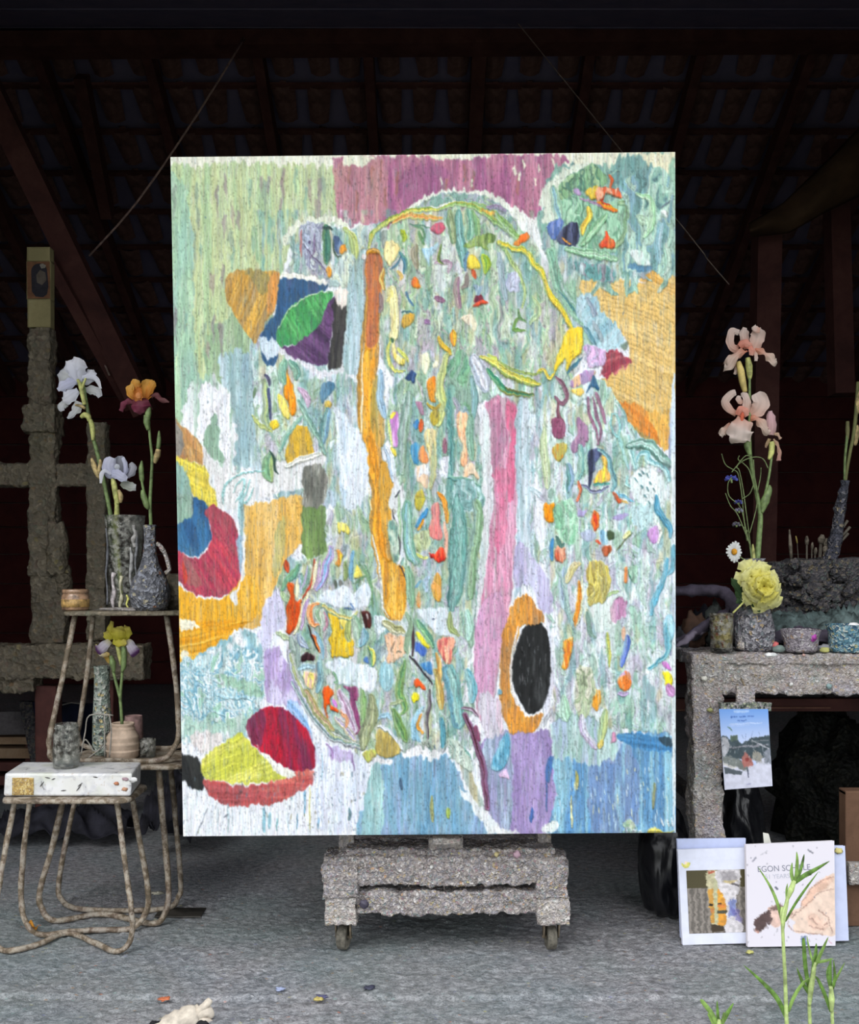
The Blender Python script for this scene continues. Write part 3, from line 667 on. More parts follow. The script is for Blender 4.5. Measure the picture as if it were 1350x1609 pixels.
# lower-left teal and lilac scrubbed ground
R([50,1235, 260,1110, 420,1010, 560,940, 660,980, 680,1100, 690,1400, 600,1700, 50,1700], [(160,198,206),(196,214,214),(140,186,204),(232,236,240)], rag=4, sx=6, sy=14, gap=.16)
tile(260, 1040)
M([50,60, 260,-40, 560,-90, 660,-40, 700,60, 690,260, 560,420, 400,470, 50,500], [(228,234,236),(150,190,206),(206,224,226),(130,178,198),(232,236,240),(160,200,180)], s=.55, st=1.1, bands=6, h=.25, rag=5, alpha=.85)
R([360,80, 480,110, 640,150, 690,240, 560,220, 380,130], (158,196,170), ang=-15, rag=4, alpha=.8)
R([120,400, 420,420, 640,340, 560,480, 400,520, 130,520], [(176,208,190),(214,226,220)], rag=7, gap=.2, alpha=.75)
R([180,500, 330,490, 400,560, 300,640, 200,600], (232,226,226), rag=4)
tile(260, 1040)
S([340,110, 350,200, 420,250, 560,260, 600,265], 3, (176,210,220)); S([340,120, 400,150, 380,90], 2.5, (210,222,226))
S([210,380,150,260,140,200], 3, (120,176,196)); S([330,60, 330,240, 280,260, 300,330, 420,380], 3, (180,206,214))
R([700,-60, 800,-110, 870,40, 900,120, 960,300, 860,310, 800,300, 720,280, 700,150], [(196,176,218),(212,206,236),(178,160,206)], rag=4, sx=4, sy=14)
R([860,280, 960,310, 1010,420, 1050,560, 960,520, 880,400], [(140,180,226),(190,206,236)], ang=50, rag=4)
R([70,640, 130,650, 190,660, 240,700, 270,800, 280,880, 240,905, 170,890, 132,850, 70,840], [(44,46,48),(58,60,60)], ang=80, rag=2, h=.3)
R([250,720, 280,660, 420,570, 530,490, 560,530, 640,620, 740,720, 860,820, 700,850, 560,870, 420,850, 280,820], [(216,218,96),(206,208,88),(224,222,112)], ang=-22, rag=2, sx=2.4, sy=50, var=.14)
R([570,470, 600,400, 680,330, 760,312, 850,335, 930,400, 1000,480, 1050,580, 1080,680, 1050,750, 960,780, 880,760, 780,700, 690,650, 620,590], [(178,40,72),(160,44,84),(196,36,64),(128,50,84)], ang=82, rag=2, sx=3, sy=60, var=.16)
R([575,460, 600,400, 680,335, 700,400, 690,560, 660,600, 600,560], [(140,58,90),(150,96,110),(120,60,96)], ang=75, rag=2, alpha=.8)
R([280,830, 420,860, 560,880, 740,850, 880,820, 920,770, 1060,765, 1050,850, 960,910, 820,980, 700,1010, 540,1020, 400,1000, 300,920], [(204,100,100),(190,88,92),(214,122,112),(178,92,96)], ang=0, rag=3, sx=2.6, sy=40, var=.15)
R([640,590, 720,670, 900,780, 905,810, 860,820, 760,760], (238,236,228), ang=40, rag=2)
R([480,860, 560,868, 700,850, 690,858, 600,876, 500,872], (238,236,226), ang=0, rag=2)
R([280,1300/4.5, 300,290, 310,291, 300,292], (230,230,230), rag=1)
# the white lower field with drips
R([1080,560, 1200,600, 1350,640, 1440,720, 1420,900, 1400,1100, 1350,1180, 1100,1180, 1060,900, 1060,760], [(224,230,246),(232,236,248),(214,222,242)], rag=5, gap=.03, h=.1, alpha=.8)
for x, y, L, w, c in ((372,1020,190,2.5,(190,206,214)),(440,1030,170,2.2,(170,200,206)),(468,1020,190,2.2,(186,206,214)),(700,1030,170,9,(150,196,212)),(740,1060,120,7,(160,204,218)),(985,900,180,5,(140,186,214)),(1020,880,300,3.5,(220,214,150)),(935,1070,110,3,(120,160,190)),(1105,640,200,3,(170,200,220)),(1070,880,160,2.4,(176,196,220)),(1300,1040,80,8,(120,150,160)),(790,1110,90,3,(140,190,196)),(870,1060,140,3,(200,214,230)),(1080,1100,90,3,(130,180,210)),(600,1020,190,2,(206,214,226))):
    S([x,y, x+3,y+L*.5, x-2,y+L], w/1.6, c, h=.3, cur=0)
S([300,1040, 260,1120, 215,1235], 1.2, (120,128,140), h=.1); S([440,1075, 418,1098], 2.4, (120,130,140), h=.1)
R([1150,600, 1260,620, 1320,640, 1330,720, 1300,700, 1180,700], (196,180,222), rag=4, alpha=.8)
S([1322,640,1328,770], 2.4, (150,130,170), h=.4); S([1140,570,1175,620,1180,690], 3, (170,140,190), h=.4)
tile(0, 0, 1)
for i in range(260):
    x = prng.uniform(290, 1050); y = prng.uniform(1210, 1306) if i < 170 else prng.uniform(270, 700)
    S([x,y, x+prng.uniform(-1.5,1.5),y+prng.uniform(2,9)], prng.uniform(1.0,1.8), [(116,132,150),(90,120,140),(170,160,120),(150,150,170)][prng.randint(4)], h=.1, cur=0, alpha=.75)
# petal group upper left --------------------------------------------------
tile(260, 230)
R([425,1000, 440,930, 500,885, 600,872, 700,880, 790,880, 808,920, 800,1050, 790,1120, 740,1200, 690,1290, 670,1345, 640,1400, 590,1340, 530,1260, 450,1130], [(206,160,78),(190,150,84),(214,172,84),(176,148,96)], ang=112, rag=2, sx=2.4, sy=70, var=.16)
R([560,880, 700,880, 740,960, 720,1030, 680,1050, 620,950], (150,146,98), ang=100, rag=3, alpha=.7)
R([740,920, 805,900, 805,1050, 780,1130, 730,1180, 720,1080], [(226,160,84),(214,150,80)], rag=2)
R([810,930, 900,915, 1020,935, 1150,975, 1110,1030, 960,1090, 860,1180, 800,1280, 790,1400, 790,1530, 720,1540, 680,1490, 670,1350, 740,1230, 790,1130], [(66,110,150),(84,126,156),(54,94,134),(70,90,130)], ang=95, rag=2, sx=2.6, sy=40, var=.14)
R([795,1280, 860,1170, 960,1090, 1080,1035, 1180,1030, 1170,1120, 1120,1220, 1050,1330, 940,1390, 850,1410, 800,1440, 790,1360], [(84,170,100),(98,182,110),(70,150,96)], ang=60, rag=2, sx=2.4, sy=30, var=.14)
S([795,1290, 870,1170, 980,1085, 1100,1032, 1180,1028], 2, (190,220,180), h=.5)
tile(260, 500)
R([820,220, 900,190, 1000,130, 1080,60, 1120,-40, 1160,-120, 1200,-130, 1180,40, 1160,180, 1150,320, 1050,330, 920,290], [(98,66,112),(112,78,124),(84,60,98)], ang=40, rag=2, sx=2.4, sy=30, var=.16)
R([1190,-110, 1290,-100, 1300,0, 1270,160, 1250,330, 1200,370, 1150,340, 1170,150, 1180,0], [(62,62,60),(76,74,72),(54,50,58)], ang=95, rag=3, sx=2.4, sy=60, var=.2)
R([800,190, 830,225, 920,290, 1050,345, 1180,385, 1250,350, 1240,390, 1130,420, 1040,400, 940,320, 800,250], (220,220,228), ang=10, rag=3)
R([670,150, 790,170, 800,240, 760,280, 680,260], (206,220,232), rag=4)
tile(260, 230)
R([820,905, 900,895, 1050,925, 1150,965, 1110,985, 960,940, 820,935], (236,234,226), ang=5, rag=2)
R([1190,1040, 1290,1000, 1310,1090, 1280,1130, 1240,1150, 1200,1110], (232,222,214), rag=5, gap=.1)
# head knot upper left
R([830,660, 900,560, 1010,500, 1180,485, 1290,560, 1340,600, 1320,630, 1180,530, 1050,530, 960,570, 870,660, 840,700], (226,230,214), rag=4)
M([960,560, 1100,540, 1110,620, 1090,860, 1140,920, 1020,870, 960,720], [(160,170,190),(184,190,206),(138,140,166),(196,204,206)], s=.45, st=3, bands=6)
S([975,700, 1060,800, 1150,900], 3.4, [(104,96,124),(150,150,176)], h=1); S([1050,620,1060,740,1030,790], 2.5, (130,110,146))
S([1020,680,1030,690], 5, (90,80,120)); S([965,600,960,720,960,780], 2.5, (196,120,116))
S([1135,560, 1140,680, 1140,820], 13, [(90,140,120),(70,124,110),(110,150,110)], h=.9); S([1115,570,1180,580], 6, (60,90,84))
B([1190,640, 1220,640, 1260,700, 1280,750, 1230,760, 1200,720], [(84,110,150),(120,146,176)]); B([1245,710, 1280,705, 1285,750, 1250,765, 1235,745], [(236,160,60)], h=1.3)
B([1138,860, 1160,850, 1175,890, 1165,930, 1145,930], [(240,164,58)], h=1.3)
S([1260,590, 1320,640, 1340,760, 1330,900], 13, [(198,208,130),(182,200,140)], h=.7); S([1190,660,1195,740,1230,780,1290,770], 3, (80,100,90))
M([1230,800, 1330,760, 1350,960, 1260,1000, 1180,980], [(190,206,206),(206,216,200),(176,196,196)], s=.4, st=3)
# long ochre stroke down the middle left -----------------------------------
tile(520, 230)
R([130,900, 200,760, 260,760, 250,1000, 240,1350, 120,1350, 120,1120], [(176,204,212),(190,212,220),(160,180,170)], rag=3, sx=2.5, sy=60)
tile(440, 340, 5.625)
R([640,700, 700,360, 770,330, 790,560, 750,900, 740,1350, 560,1350, 600,900], [(176,204,212),(160,186,180),(192,210,220)], rag=3, sx=2.5, var=.12)
R([745,350, 800,380, 800,560, 760,880, 740,860, 740,560], [(168,160,156),(150,150,150)], rag=2)
S([735,340,740,370,760,350], 6, (224,214,214))
tile(0, 0, 1)
S([586,402, 588,440, 586,480, 582,530, 577,600, 577,660, 585,720, 598,770, 596,830, 604,880, 614,930, 616,962], 30, [(214,168,96),(226,160,56),(222,152,46),(236,170,58),(206,160,80)], h=.85, taper=.25, stripes=4)
R([576,404, 600,404, 600,450, 596,500, 592,540, 574,540, 578,470], [(192,118,84),(180,112,86),(206,130,76)], rag=2, sx=2.2)
R([570,560, 586,560, 588,650, 574,690, 566,640], [(240,184,70),(228,160,50)], rag=2); R([586,600, 602,600, 604,690, 596,700, 584,670], [(176,160,84),(206,160,70)], rag=2, alpha=.8)
R([598,730, 616,740, 616,820, 612,850, 600,830, 596,790], [(218,168,72),(200,160,84)], rag=2); R([600,880, 640,900, 638,950, 628,974, 606,950], [(232,170,52),(210,150,60),(240,190,90)], rag=3, sx=2, sy=20, var=.14)
S([571,540,569,620,568,690,576,740,584,800], 3, (240,226,190), h=.7); S([585,840, 598,900, 602,950, 612,970], 3, (226,230,226))
R([528,640, 570,690, 580,760, 560,800, 540,790, 532,720], [(222,230,240),(196,214,230)], rag=5, gap=.1)
tile(520, 500)
R([80,1000, 180,900, 220,1000, 240,1120, 180,1180, 90,1200], [(226,232,242),(206,218,236)], rag=5, gap=.08)
# head: arcs, drips and drops ------------------------------------------------
tile(520, 230)
R([540,460, 600,390, 700,335, 830,312, 980,318, 1150,340, 1300,440, 1350,480, 1350,540, 1250,470, 1100,380, 950,345, 800,345, 700,375, 620,430, 560,480], (228,232,222), rag=3, gap=.1)
M([600,440, 700,360, 850,330, 1000,340, 1180,400, 1300,520, 1350,640, 1250,640, 1100,520, 900,400, 760,420], [(150,184,170),(176,200,176),(168,176,188),(134,170,160)], s=.5, st=.6)
S([1000,410,1100,450,1220,540,1330,650], 12, [(170,200,140),(150,190,140),(120,170,120)], h=.9)
S([270,720, 290,640, 340,580, 420,520, 500,490, 600,455, 700,455, 780,450], 8, [(150,180,96),(232,220,110),(190,208,120)], h=1)
S([780,450,860,415,940,415,1060,460,1200,560,1330,650], 9, [(196,204,110),(150,190,116),(176,204,150)], h=1.05)
S([440,545, 520,505, 620,500, 700,510, 780,515], 9, [(236,196,110),(240,170,100),(200,200,130)], h=1)
S([560,550, 640,560, 700,580], 3, (110,150,130)); S([300,640,320,590,400,530], 3, (200,214,130))
B([705,580, 740,545, 790,545, 800,600, 760,620, 715,600], [(222,120,140),(206,100,124)], h=1.4)
S([620,600, 630,640, 660,690], 5, (110,150,104)); S([500,600,520,640,515,670], 9, [(180,196,60),(150,176,70)])
S([590,560,640,580,660,640,640,680], 4, (110,156,120))
S([900,470, 905,600, 930,740, 940,840], 15, [(120,170,166),(150,196,196),(110,160,150)], h=.8)
S([960,460, 980,560, 970,660], 16, [(150,196,170),(120,170,150),(170,200,170)], h=.8); S([1000,470,1030,560,1030,660], 10, [(160,196,140),(130,176,130)], h=.8)
S([840,460,850,560,870,680], 14, [(150,170,130),(176,190,150),(130,160,120)], h=.8)
B([380,700, 400,670, 450,672, 480,700, 490,740, 450,800, 420,850, 390,810, 375,760], [(246,232,176),(240,222,160)], h=1.5, var=.03)
S([425,870, 470,830, 510,770], 4, (90,130,150)); S([490,760,530,820,520,900], 7, [(110,160,150),(90,140,160)])
B([640,720, 700,720, 760,680, 740,740, 700,790, 690,860, 670,800], [(158,198,222),(180,210,224)], h=.9)
S([430,1010, 445,1120, 455,1250, 450,1350], 13, [(248,240,186),(244,234,170)], h=1.4, taper=.15); S([400,1100, 430,1060, 420,1010], 4, (236,224,140))
B([570,960, 600,930, 625,970, 630,1000, 580,1000], [(246,150,50),(236,120,60)], h=1.4)
B([500,1270, 520,1200, 560,1180, 590,1200, 580,1250, 530,1290], [(222,176,70),(196,164,80)], h=1.3)
S([500,1180,540,1165,580,1180], 3, (80,120,130)); S([530,1040,560,1100,580,1130], 4, (90,130,160))
B([965,860, 970,790, 1000,770, 1040,800, 1050,850, 1000,875], [(246,226,90),(236,200,70)], h=1.5); S([1000,880,1020,930], 6, (206,100,60))
S([970,750,955,800,950,880], 5, (110,150,180)); S([1080,770,1100,830,1090,890], 13, [(170,200,60),(140,180,80),(200,214,90)], h=1)
B([945,720, 1000,650, 1080,620, 1150,620, 1160,680, 1110,700, 1120,740, 1050,710], [(130,160,90),(160,184,110),(110,140,80)], h=1)
B([1010,1100, 1040,1040, 1075,1060, 1080,1110, 1050,1120], [(140,50,70),(120,40,66)], h=1.2); B([1005,1130, 1050,1100, 1110,1095, 1090,1120, 1030,1140], [(226,90,60)], h=1.5)
B([1010,980, 1070,990, 1060,1040, 1030,1050], [(150,176,196),(190,206,220)], h=.8)
B([925,1220, 960,1190, 1010,1210, 1030,1280, 1010,1310, 970,1270], [(244,236,210),(236,220,196)], h=1.2)
S([740,830, 790,820, 840,830, 830,890], 9, [(176,150,170),(190,176,186)], h=.8); S([740,1070,800,1090], 9, (160,116,146)); S([670,1230,690,1250], 10, (156,120,166))
S([900,930,890,1050,910,1150], 10, [(150,120,140),(180,160,160)], h=.7); S([780,700,760,800,790,830], 5, [(100,130,80),(150,170,90)]); S([960,900,960,980,930,1000], 8, (150,140,136))
S([600,700,590,780,610,860], 11, [(150,146,120),(176,170,150)], h=.7); S([1190,760,1210,950,1240,1080], 12, [(160,180,190),(176,190,200)], h=.7)
S([1190,680, 1260,780, 1320,880, 1350,960], 7, [(190,212,150),(150,190,140)], h=1)
B([1040,450, 1100,455, 1170,470, 1180,495, 1110,480], [(236,190,90)], h=1.1); S([1110,440,1180,430,1230,460], 8, [(176,160,190),(150,150,170)])
S([370,870,360,950,380,1010], 8, [(214,160,70),(240,210,130)], h=.9); S([350,1040,360,1120,350,1180], 7, (150,130,130)); S([480,880,500,920,490,950], 6, (220,190,120))
tile(780, 230)
S([0,480,60,560,160,660], 12, [(150,190,120),(176,206,160)], h=.9); B([120,680, 170,640, 215,615, 235,640, 190,690, 140,700], [(240,150,60),(236,120,50)], h=1.2)
S([20,680, 100,720, 200,740, 260,820, 320,900, 360,1010, 420,1100, 500,1220, 530,1290], 9, [(196,206,110),(238,214,80),(186,196,110)], h=1.15, taper=.2)
S([340,950,400,1080,480,1200,530,1280], 7, [(246,222,80),(236,206,80)], h=1.5); S([60,720,130,860,200,1000,180,1140], 5, [(170,196,130),(196,214,150)], h=.9)
S([380,750, 420,900, 460,1020, 560,1180, 620,1250], 17, [(150,192,168),(130,176,156),(160,200,176)], h=.7, taper=.2)
S([440,1020, 520,1120, 600,1220], 3, (84,140,146)); S([450,950,500,1060,580,1160], 4, (176,208,200))
M([70,920,130,900,170,960,160,1030,90,1020], [(160,166,196),(186,190,210)], s=.4, h=.9)
S([160,1200,120,1290,200,1300], 6, (120,160,90), h=1); S([150,1140,160,1200,210,1240], 4, (110,150,100)); S([260,1060,300,1160,240,1250], 9, [(186,204,160),(170,196,160)], h=.8)
# upper right knot
R([290,400, 380,240, 500,160, 640,110, 640,140, 520,220, 460,300, 440,420, 380,560, 330,520, 340,440], (220,228,214), rag=4, gap=.15)
M([450,260, 560,190, 680,120, 760,190, 780,260, 700,300, 560,330, 470,400, 450,340], [(110,156,120),(140,180,140),(96,140,120),(160,190,150)], s=.5)
M([470,380, 600,340, 700,420, 900,360, 940,440, 880,620, 840,740, 700,760, 580,700, 480,560, 460,460], [(140,186,156),(170,206,180),(120,166,140),(156,196,170)], s=.6)
S([400,290,420,400,440,520], 15, [(170,208,180),(140,180,190),(190,216,200)], h=.8)
B([360,560, 420,520, 460,520, 460,600, 420,660, 370,630], [(96,126,190),(130,150,206)], h=.9, rag=2)
B([430,650, 500,560, 560,540, 580,600, 570,690, 500,710, 440,690], [(60,66,96),(90,96,130),(46,48,70)], h=1.3, rag=2); S([460,650,500,680,530,690], 3, (230,160,70))
B([620,320, 680,290, 720,300, 710,380, 660,370], [(244,214,84),(236,196,70)], h=1.3); B([540,310, 580,300, 600,340, 570,350], [(186,160,200)])
B([710,310, 780,290, 870,300, 905,350, 860,370, 790,330, 740,380, 715,400], [(244,190,160),(226,110,70),(240,150,110)], h=1.5)
S([800,200,815,240,800,290], 5, (228,110,60), h=1.4); S([720,410,780,440,850,450], 8, [(246,170,50),(236,120,50)], h=1.5); S([750,370,740,400,800,420], 4, (216,80,50))
S([650,440, 660,500, 620,560, 600,620], 9, [(246,220,96),(240,200,80)], h=1.4); S([590,370,680,400,740,440], 4, (176,150,180))
S([770,490, 680,600, 600,690], 13, [(150,200,160),(180,216,180),(140,190,150)], h=1.3); S([870,400,930,430,920,600,850,700], 14, [(150,186,140),(170,200,160),(140,176,140)], h=.9)
B([730,700, 760,650, 770,600, 800,650, 840,670, 830,720, 780,730], [(240,120,60),(226,84,50),(246,150,90)], h=1.6)
S([500,730, 600,750, 720,770, 840,800], 15, [(160,204,170),(186,216,190),(150,196,160)], h=1.1)
M([550,820, 680,830, 780,850, 830,880, 830,960, 740,960, 640,920, 560,880], [(130,176,176),(190,206,210),(150,150,160),(110,160,160)], s=.4)
M([870,260, 1220,180, 1240,900, 1100,880, 900,880, 900,700, 930,480], [(126,168,168),(150,190,176),(180,210,196),(134,170,184),(120,160,160)], s=.7, h=.45)
S([990,340, 1080,370, 1100,440, 1090,560, 1050,640], 10, [(176,220,180),(200,230,200)], h=1); S([1000,500,1060,540], 14, (196,224,200), h=.9)
B([940,760, 1020,740, 1090,850, 1010,850, 970,810], [(226,236,234),(190,220,210)], h=.8, rag=2); B([1160,460,1200,450,1200,500], (232,238,236)); S([1160,440,1220,380], 3, (110,130,140))
S([1160,560,1140,700,1150,820], 12, [(170,200,210),(150,190,200)], h=.7); R([930,840,1090,850,1080,880,960,885], (100,146,176), ang=0, rag=2)
S([1180,900,1210,840,1200,700], 12, [(170,206,190),(190,214,200)], h=.6)
# right shoulder ----------------------------------------------------------
R([610,1040, 700,1060, 760,1180, 900,1340, 760,1400, 600,1250, 560,1100], [(170,206,214),(190,214,226),(150,190,206)], ang=120, rag=4)
S([650,1080, 700,1200, 740,1340], 8, [(150,166,186),(180,190,206)])
tile(780, 500)
R([620,0, 800,0, 900,140, 890,200, 780,230, 700,180, 640,130], [(166,206,216),(190,216,226),(150,190,206)], ang=130, rag=4)
R([770,240, 850,230, 910,250, 945,310, 880,370, 790,420, 740,420, 740,380], [(176,84,96),(160,66,84),(196,120,120)], ang=-25, rag=5, sx=2.5, sy=25, var=.15)
R([880,200, 920,160, 940,190, 925,220], (90,110,90), ang=-40, rag=3, alpha=.7)
B([500,100, 560,70, 605,80, 605,220, 540,300, 500,380, 490,330, 480,290, 440,340, 410,390, 420,280, 460,190], [(248,220,72),(242,206,60)], h=1.6)
S([410,390, 380,420, 340,370, 290,380], 5, [(246,226,100),(230,200,70)], h=1.3); S([0,330, 100,410, 180,440, 300,470], 12, [(190,196,90),(246,228,100),(170,186,100)], h=1.3)
S([0,300,120,370,240,400,330,380], 5, (160,180,110)); S([-60,270,0,300], 10, [(200,210,110),(160,190,120)])
S([0,440,60,510,160,540,260,540], 10, [(120,130,80),(80,140,110),(150,160,90)], h=1)
S([620,60, 660,120, 700,190], 9, [(110,160,176),(140,180,190)]); S([690,20,720,90,740,160], 6, (170,186,196))
M([620,210, 700,190, 770,240, 770,330, 700,350, 640,330], [(206,160,216),(226,190,230),(190,180,210)], s=.45, h=.9)
S([500,390,560,320,600,280], 5, (80,130,150)); B([520,450, 600,380, 700,370, 680,430, 600,470, 540,490], [(196,150,200),(226,190,150),(180,160,200)], h=1)
B([530,510, 600,490, 620,520, 580,545], [(246,210,110)], h=1.1); B([630,530, 660,460, 690,400, 720,510, 690,500, 660,500], [(56,110,150),(80,130,170)], h=1.1)
M([420,420,500,420,520,560,460,600,400,560], [(150,190,170),(190,206,200)], s=.4)
S([420,420, 480,480, 500,560, 460,600, 410,560], 7, [(140,96,116),(160,120,140)], h=1.2); S([430,590, 440,680, 470,760, 465,850], 6, [(150,104,116),(130,80,100)], h=1.2)
B([390,720, 440,700, 480,740, 480,840, 430,850, 400,820], [(150,84,116),(170,110,140)], h=1)
B([570,700, 620,740, 650,800, 640,870, 580,950, 530,940, 540,870, 580,820, 560,760], [(170,130,166),(150,120,150),(190,150,176)], h=1, rag=2)
S([640,560, 660,680, 700,800, 720,900], 5, (160,120,146), h=1.1); S([680,560,710,700,740,820,710,900], 5, (150,116,140), h=1.1); S([700,530,740,640,770,740], 6, (166,126,150), h=1.1)
B([400,920, 450,880, 500,900, 490,950, 440,1010, 410,970], [(226,160,60),(190,176,90)], h=1.3)
S([820,680, 810,760, 850,840, 870,780, 850,690, 820,680], 4, (150,206,206), h=1)
B([650,940, 720,930, 750,960, 700,1020, 690,1080, 660,1100, 648,1000], [(66,76,110),(96,106,146),(50,56,80)], h=1.2); S([655,1000,665,1110,650,1200], 6, (60,66,96))
B([740,975, 775,990, 790,1080, 800,1150, 690,1165, 720,1090, 750,1060], [(246,190,110),(240,220,80),(246,210,90)], h=1.3); S([690,1180,800,1170], 5, (100,170,160))
S([720,940, 790,980, 810,1080, 840,1170, 820,1220], 8, [(110,156,166),(150,196,200)]); S([590,900,600,1050,560,1160], 10, [(130,180,176),(170,206,196)])
S([930,830, 960,960, 990,1080, 970,1180, 920,1170, 930,1110], 10, [(190,224,220),(160,210,210),(200,230,226)], h=1.1); S([860,820,900,960,940,1060], 6, (170,216,214))
S([930,900,1060,890,1140,960,1220,1040], 18, [(140,180,170),(190,220,214),(110,150,140)], h=1); S([1000,1010,1010,960,1060,950,1080,1010,1180,1060,1220,1150], 9, [(150,206,214),(190,224,226)], h=1)
R([960,1100, 1080,1060, 1180,1140, 1200,1300, 1100,1330, 960,1250], (226,236,238), rag=4, gap=.1)
for x, y in ((1010,1100),(1030,1080),(1060,1190),(1040,1240),(1070,1290),(1080,1150),(980,1130),(1020,1180),(1100,1200),(1060,1100)): S([x,y,x+14,y+22], 3, (110,150,156))
B([820,1230, 850,1240, 890,1290, 860,1300, 830,1260], [(206,100,60)], h=1.2); S([880,1290,930,1310], 4, (220,190,120)); S([850,1230,900,1260,960,1300], 5, (130,190,216))
S([570,1150,590,1220,575,1300], 5, [(216,110,80),(230,140,100)], h=1.2); S([500,1040,520,1120,510,1220], 13, [(150,180,206),(110,160,160)])
S([340,780, 330,900, 350,1020, 360,1200], 13, [(200,216,176),(214,224,190),(190,206,170)], h=.7); S([600,1180,700,1230,790,1190], 6, [(110,110,140),(150,160,190)])
R([1170,1010,1225,1040,1220,1090,1180,1050], (96,120,120), rag=3, alpha=.6)
# the pink column, lavender and its lips ----------------------------------
tile(0, 0, 1)
R([762,640, 775,625, 800,625, 815,650, 816,700, 812,800, 806,900, 800,960, 782,1060, 776,1120, 764,1150, 752,1120, 745,1060, 748,1000, 758,930, 768,850, 775,760, 768,700], [(220,150,182),(206,130,164),(228,176,202),(190,166,178)], rag=3, sx=2.6, sy=80, var=.12, h=.4)
R([768,650, 790,640, 795,690, 780,740, 768,710], [(170,120,150),(190,130,160)], rag=6, alpha=.6)
R([796,630, 812,650, 812,720, 806,780, 798,780, 800,700], [(222,100,140),(206,90,126)], rag=5, sx=2, alpha=.65); R([776,740, 800,740, 798,800, 790,860, 778,860, 782,790], [(216,104,146),(226,140,170),(206,120,150)], rag=5, sx=2, alpha=.65)
R([752,960, 785,930, 795,980, 782,1040, 770,1110, 752,1100, 744,1030], [(222,172,206),(206,160,196),(196,150,180)], rag=3, sx=2.4)
R([752,660, 768,650, 772,760, 768,850, 755,950, 748,980, 756,840, 758,740], [(222,222,228),(204,216,216)], rag=3); R([812,640, 830,640, 832,760, 832,860, 815,930, 808,930, 812,800], [(182,206,214),(176,196,214),(206,216,226)], rag=3, sx=2.5)
R([812,850, 836,870, 862,920, 868,960, 852,960, 830,920, 808,920], [(196,190,222),(182,176,210),(206,206,232)], rag=4, gap=.06)
R([790,1000, 806,950, 826,934, 846,955, 858,972, 840,985, 820,985, 806,1030, 803,1080, 812,1110, 830,1125, 852,1122, 846,1140, 826,1158, 808,1160, 792,1130, 784,1080], [(216,150,74),(204,146,84),(226,160,70),(190,140,86)], rag=3, sx=2.4, sy=40, var=.13, h=.4)
S([815,985,805,1030,804,1080,814,1108], 4, (232,224,220)); R([856,960,864,990,872,1060,866,1100,858,1120,852,1110,862,1050,858,1000], (222,224,238), rag=2)
R([822,990, 840,980, 856,985, 864,1020, 866,1060, 858,1100, 846,1118, 830,1120, 816,1100, 806,1065, 808,1030], [(44,46,48),(62,64,66),(34,36,38)], rag=2, sx=2.2, sy=26, var=.25, h=.4)
for i in range(26):
    x = prng.uniform(812,860); y = prng.uniform(990,1100); S([x,y,x+prng.uniform(-2,2),y+prng.uniform(5,14)], 1.3, (130,132,136), h=.5, cur=0, alpha=.6)
S([812,1160, 804,1175, 806,1230, 806,1300], 8, [(150,160,206),(166,150,200)], h=.4)
R([760,1160, 810,1150, 840,1150, 862,1148, 870,1200, 876,1260, 868,1304, 820,1322, 790,1308, 770,1280, 758,1220], [(168,150,200),(178,160,206),(160,142,190)], rag=3, var=.05, sx=4, sy=50)
R([760,1165, 790,1155, 805,1165, 802,1300, 776,1290, 762,1240], [(150,170,190),(160,160,196),(170,186,206)], rag=4)
B([770,1208, 790,1160, 800,1155, 802,1180, 794,1205], [(110,176,206),(150,200,220)], h=.8); B([782,1217, 795,1210, 800,1225], (226,196,230), h=.8)
B([856,1215, 862,1190, 874,1188, 868,1205, 864,1225, 858,1228], [(84,126,186)], h=.5); S([858,1228,858,1275], 2.5, (84,120,176)); B([832,1285, 836,1268, 839,1280, 836,1292], (74,110,176), h=.4)
R([600,1190, 640,1180, 700,1185, 722,1215, 740,1260, 775,1322, 575,1322, 574,1260, 590,1210], [(140,184,206),(156,196,214),(120,166,196),(150,176,212)], rag=5, sx=2.8, sy=80, var=.11, h=.3)
R([585,1210, 600,1200, 600,1322, 568,1322, 574,1250], [(160,200,206),(176,214,214)], rag=4, gap=.1); S([679,1250,680,1290], 6, (166,170,120), h=.4); S([704,1270,706,1282], 7, (176,200,110)); S([683,1170,683,1218], 2, (120,140,160))
S([630,1222,632,1240], 4, (80,110,140)); R([868,1190, 900,1180, 960,1200, 985,1160, 1068,1160, 1078,1322, 872,1322, 876,1250], [(110,160,204),(130,176,214),(150,196,216),(100,150,196)], rag=5, sx=2.8, sy=90, gap=.035, var=.13, h=.3)
R([930,1170, 960,1160, 1000,1190, 1000,1300, 930,1300], [(136,156,196),(150,190,210),(124,150,196)], rag=6, alpha=.8)
R([968,1155, 1000,1150, 1040,1160, 1060,1165, 1060,1180, 1030,1182, 990,1172], [(80,140,190),(96,156,200)], ang=8, rag=3); R([1035,1160,1056,1158,1056,1172,1042,1172], (60,84,100), rag=2)
R([868,1140, 910,1120, 960,1150, 975,1180, 940,1200, 900,1195, 872,1190], [(170,204,196),(190,214,214),(180,196,220)], rag=5, sx=3)
R([720,1195, 735,1190, 748,1230, 765,1280, 752,1270, 736,1240], [(196,190,160),(176,190,186)], rag=3); R([722,1240,740,1250,790,1308,770,1308], (230,236,240), rag=4, gap=.3)
S([906,1210,906,1240], 5, (180,176,110)); S([1028,1230,1026,1270], 5, (150,160,120)); S([897,1250,899,1300], 3, (226,220,160)); R([858,1295,876,1290,874,1308,850,1308], (230,236,236), rag=3)
R([770,1302,812,1306,812,1312,768,1312], (232,236,238), rag=3)
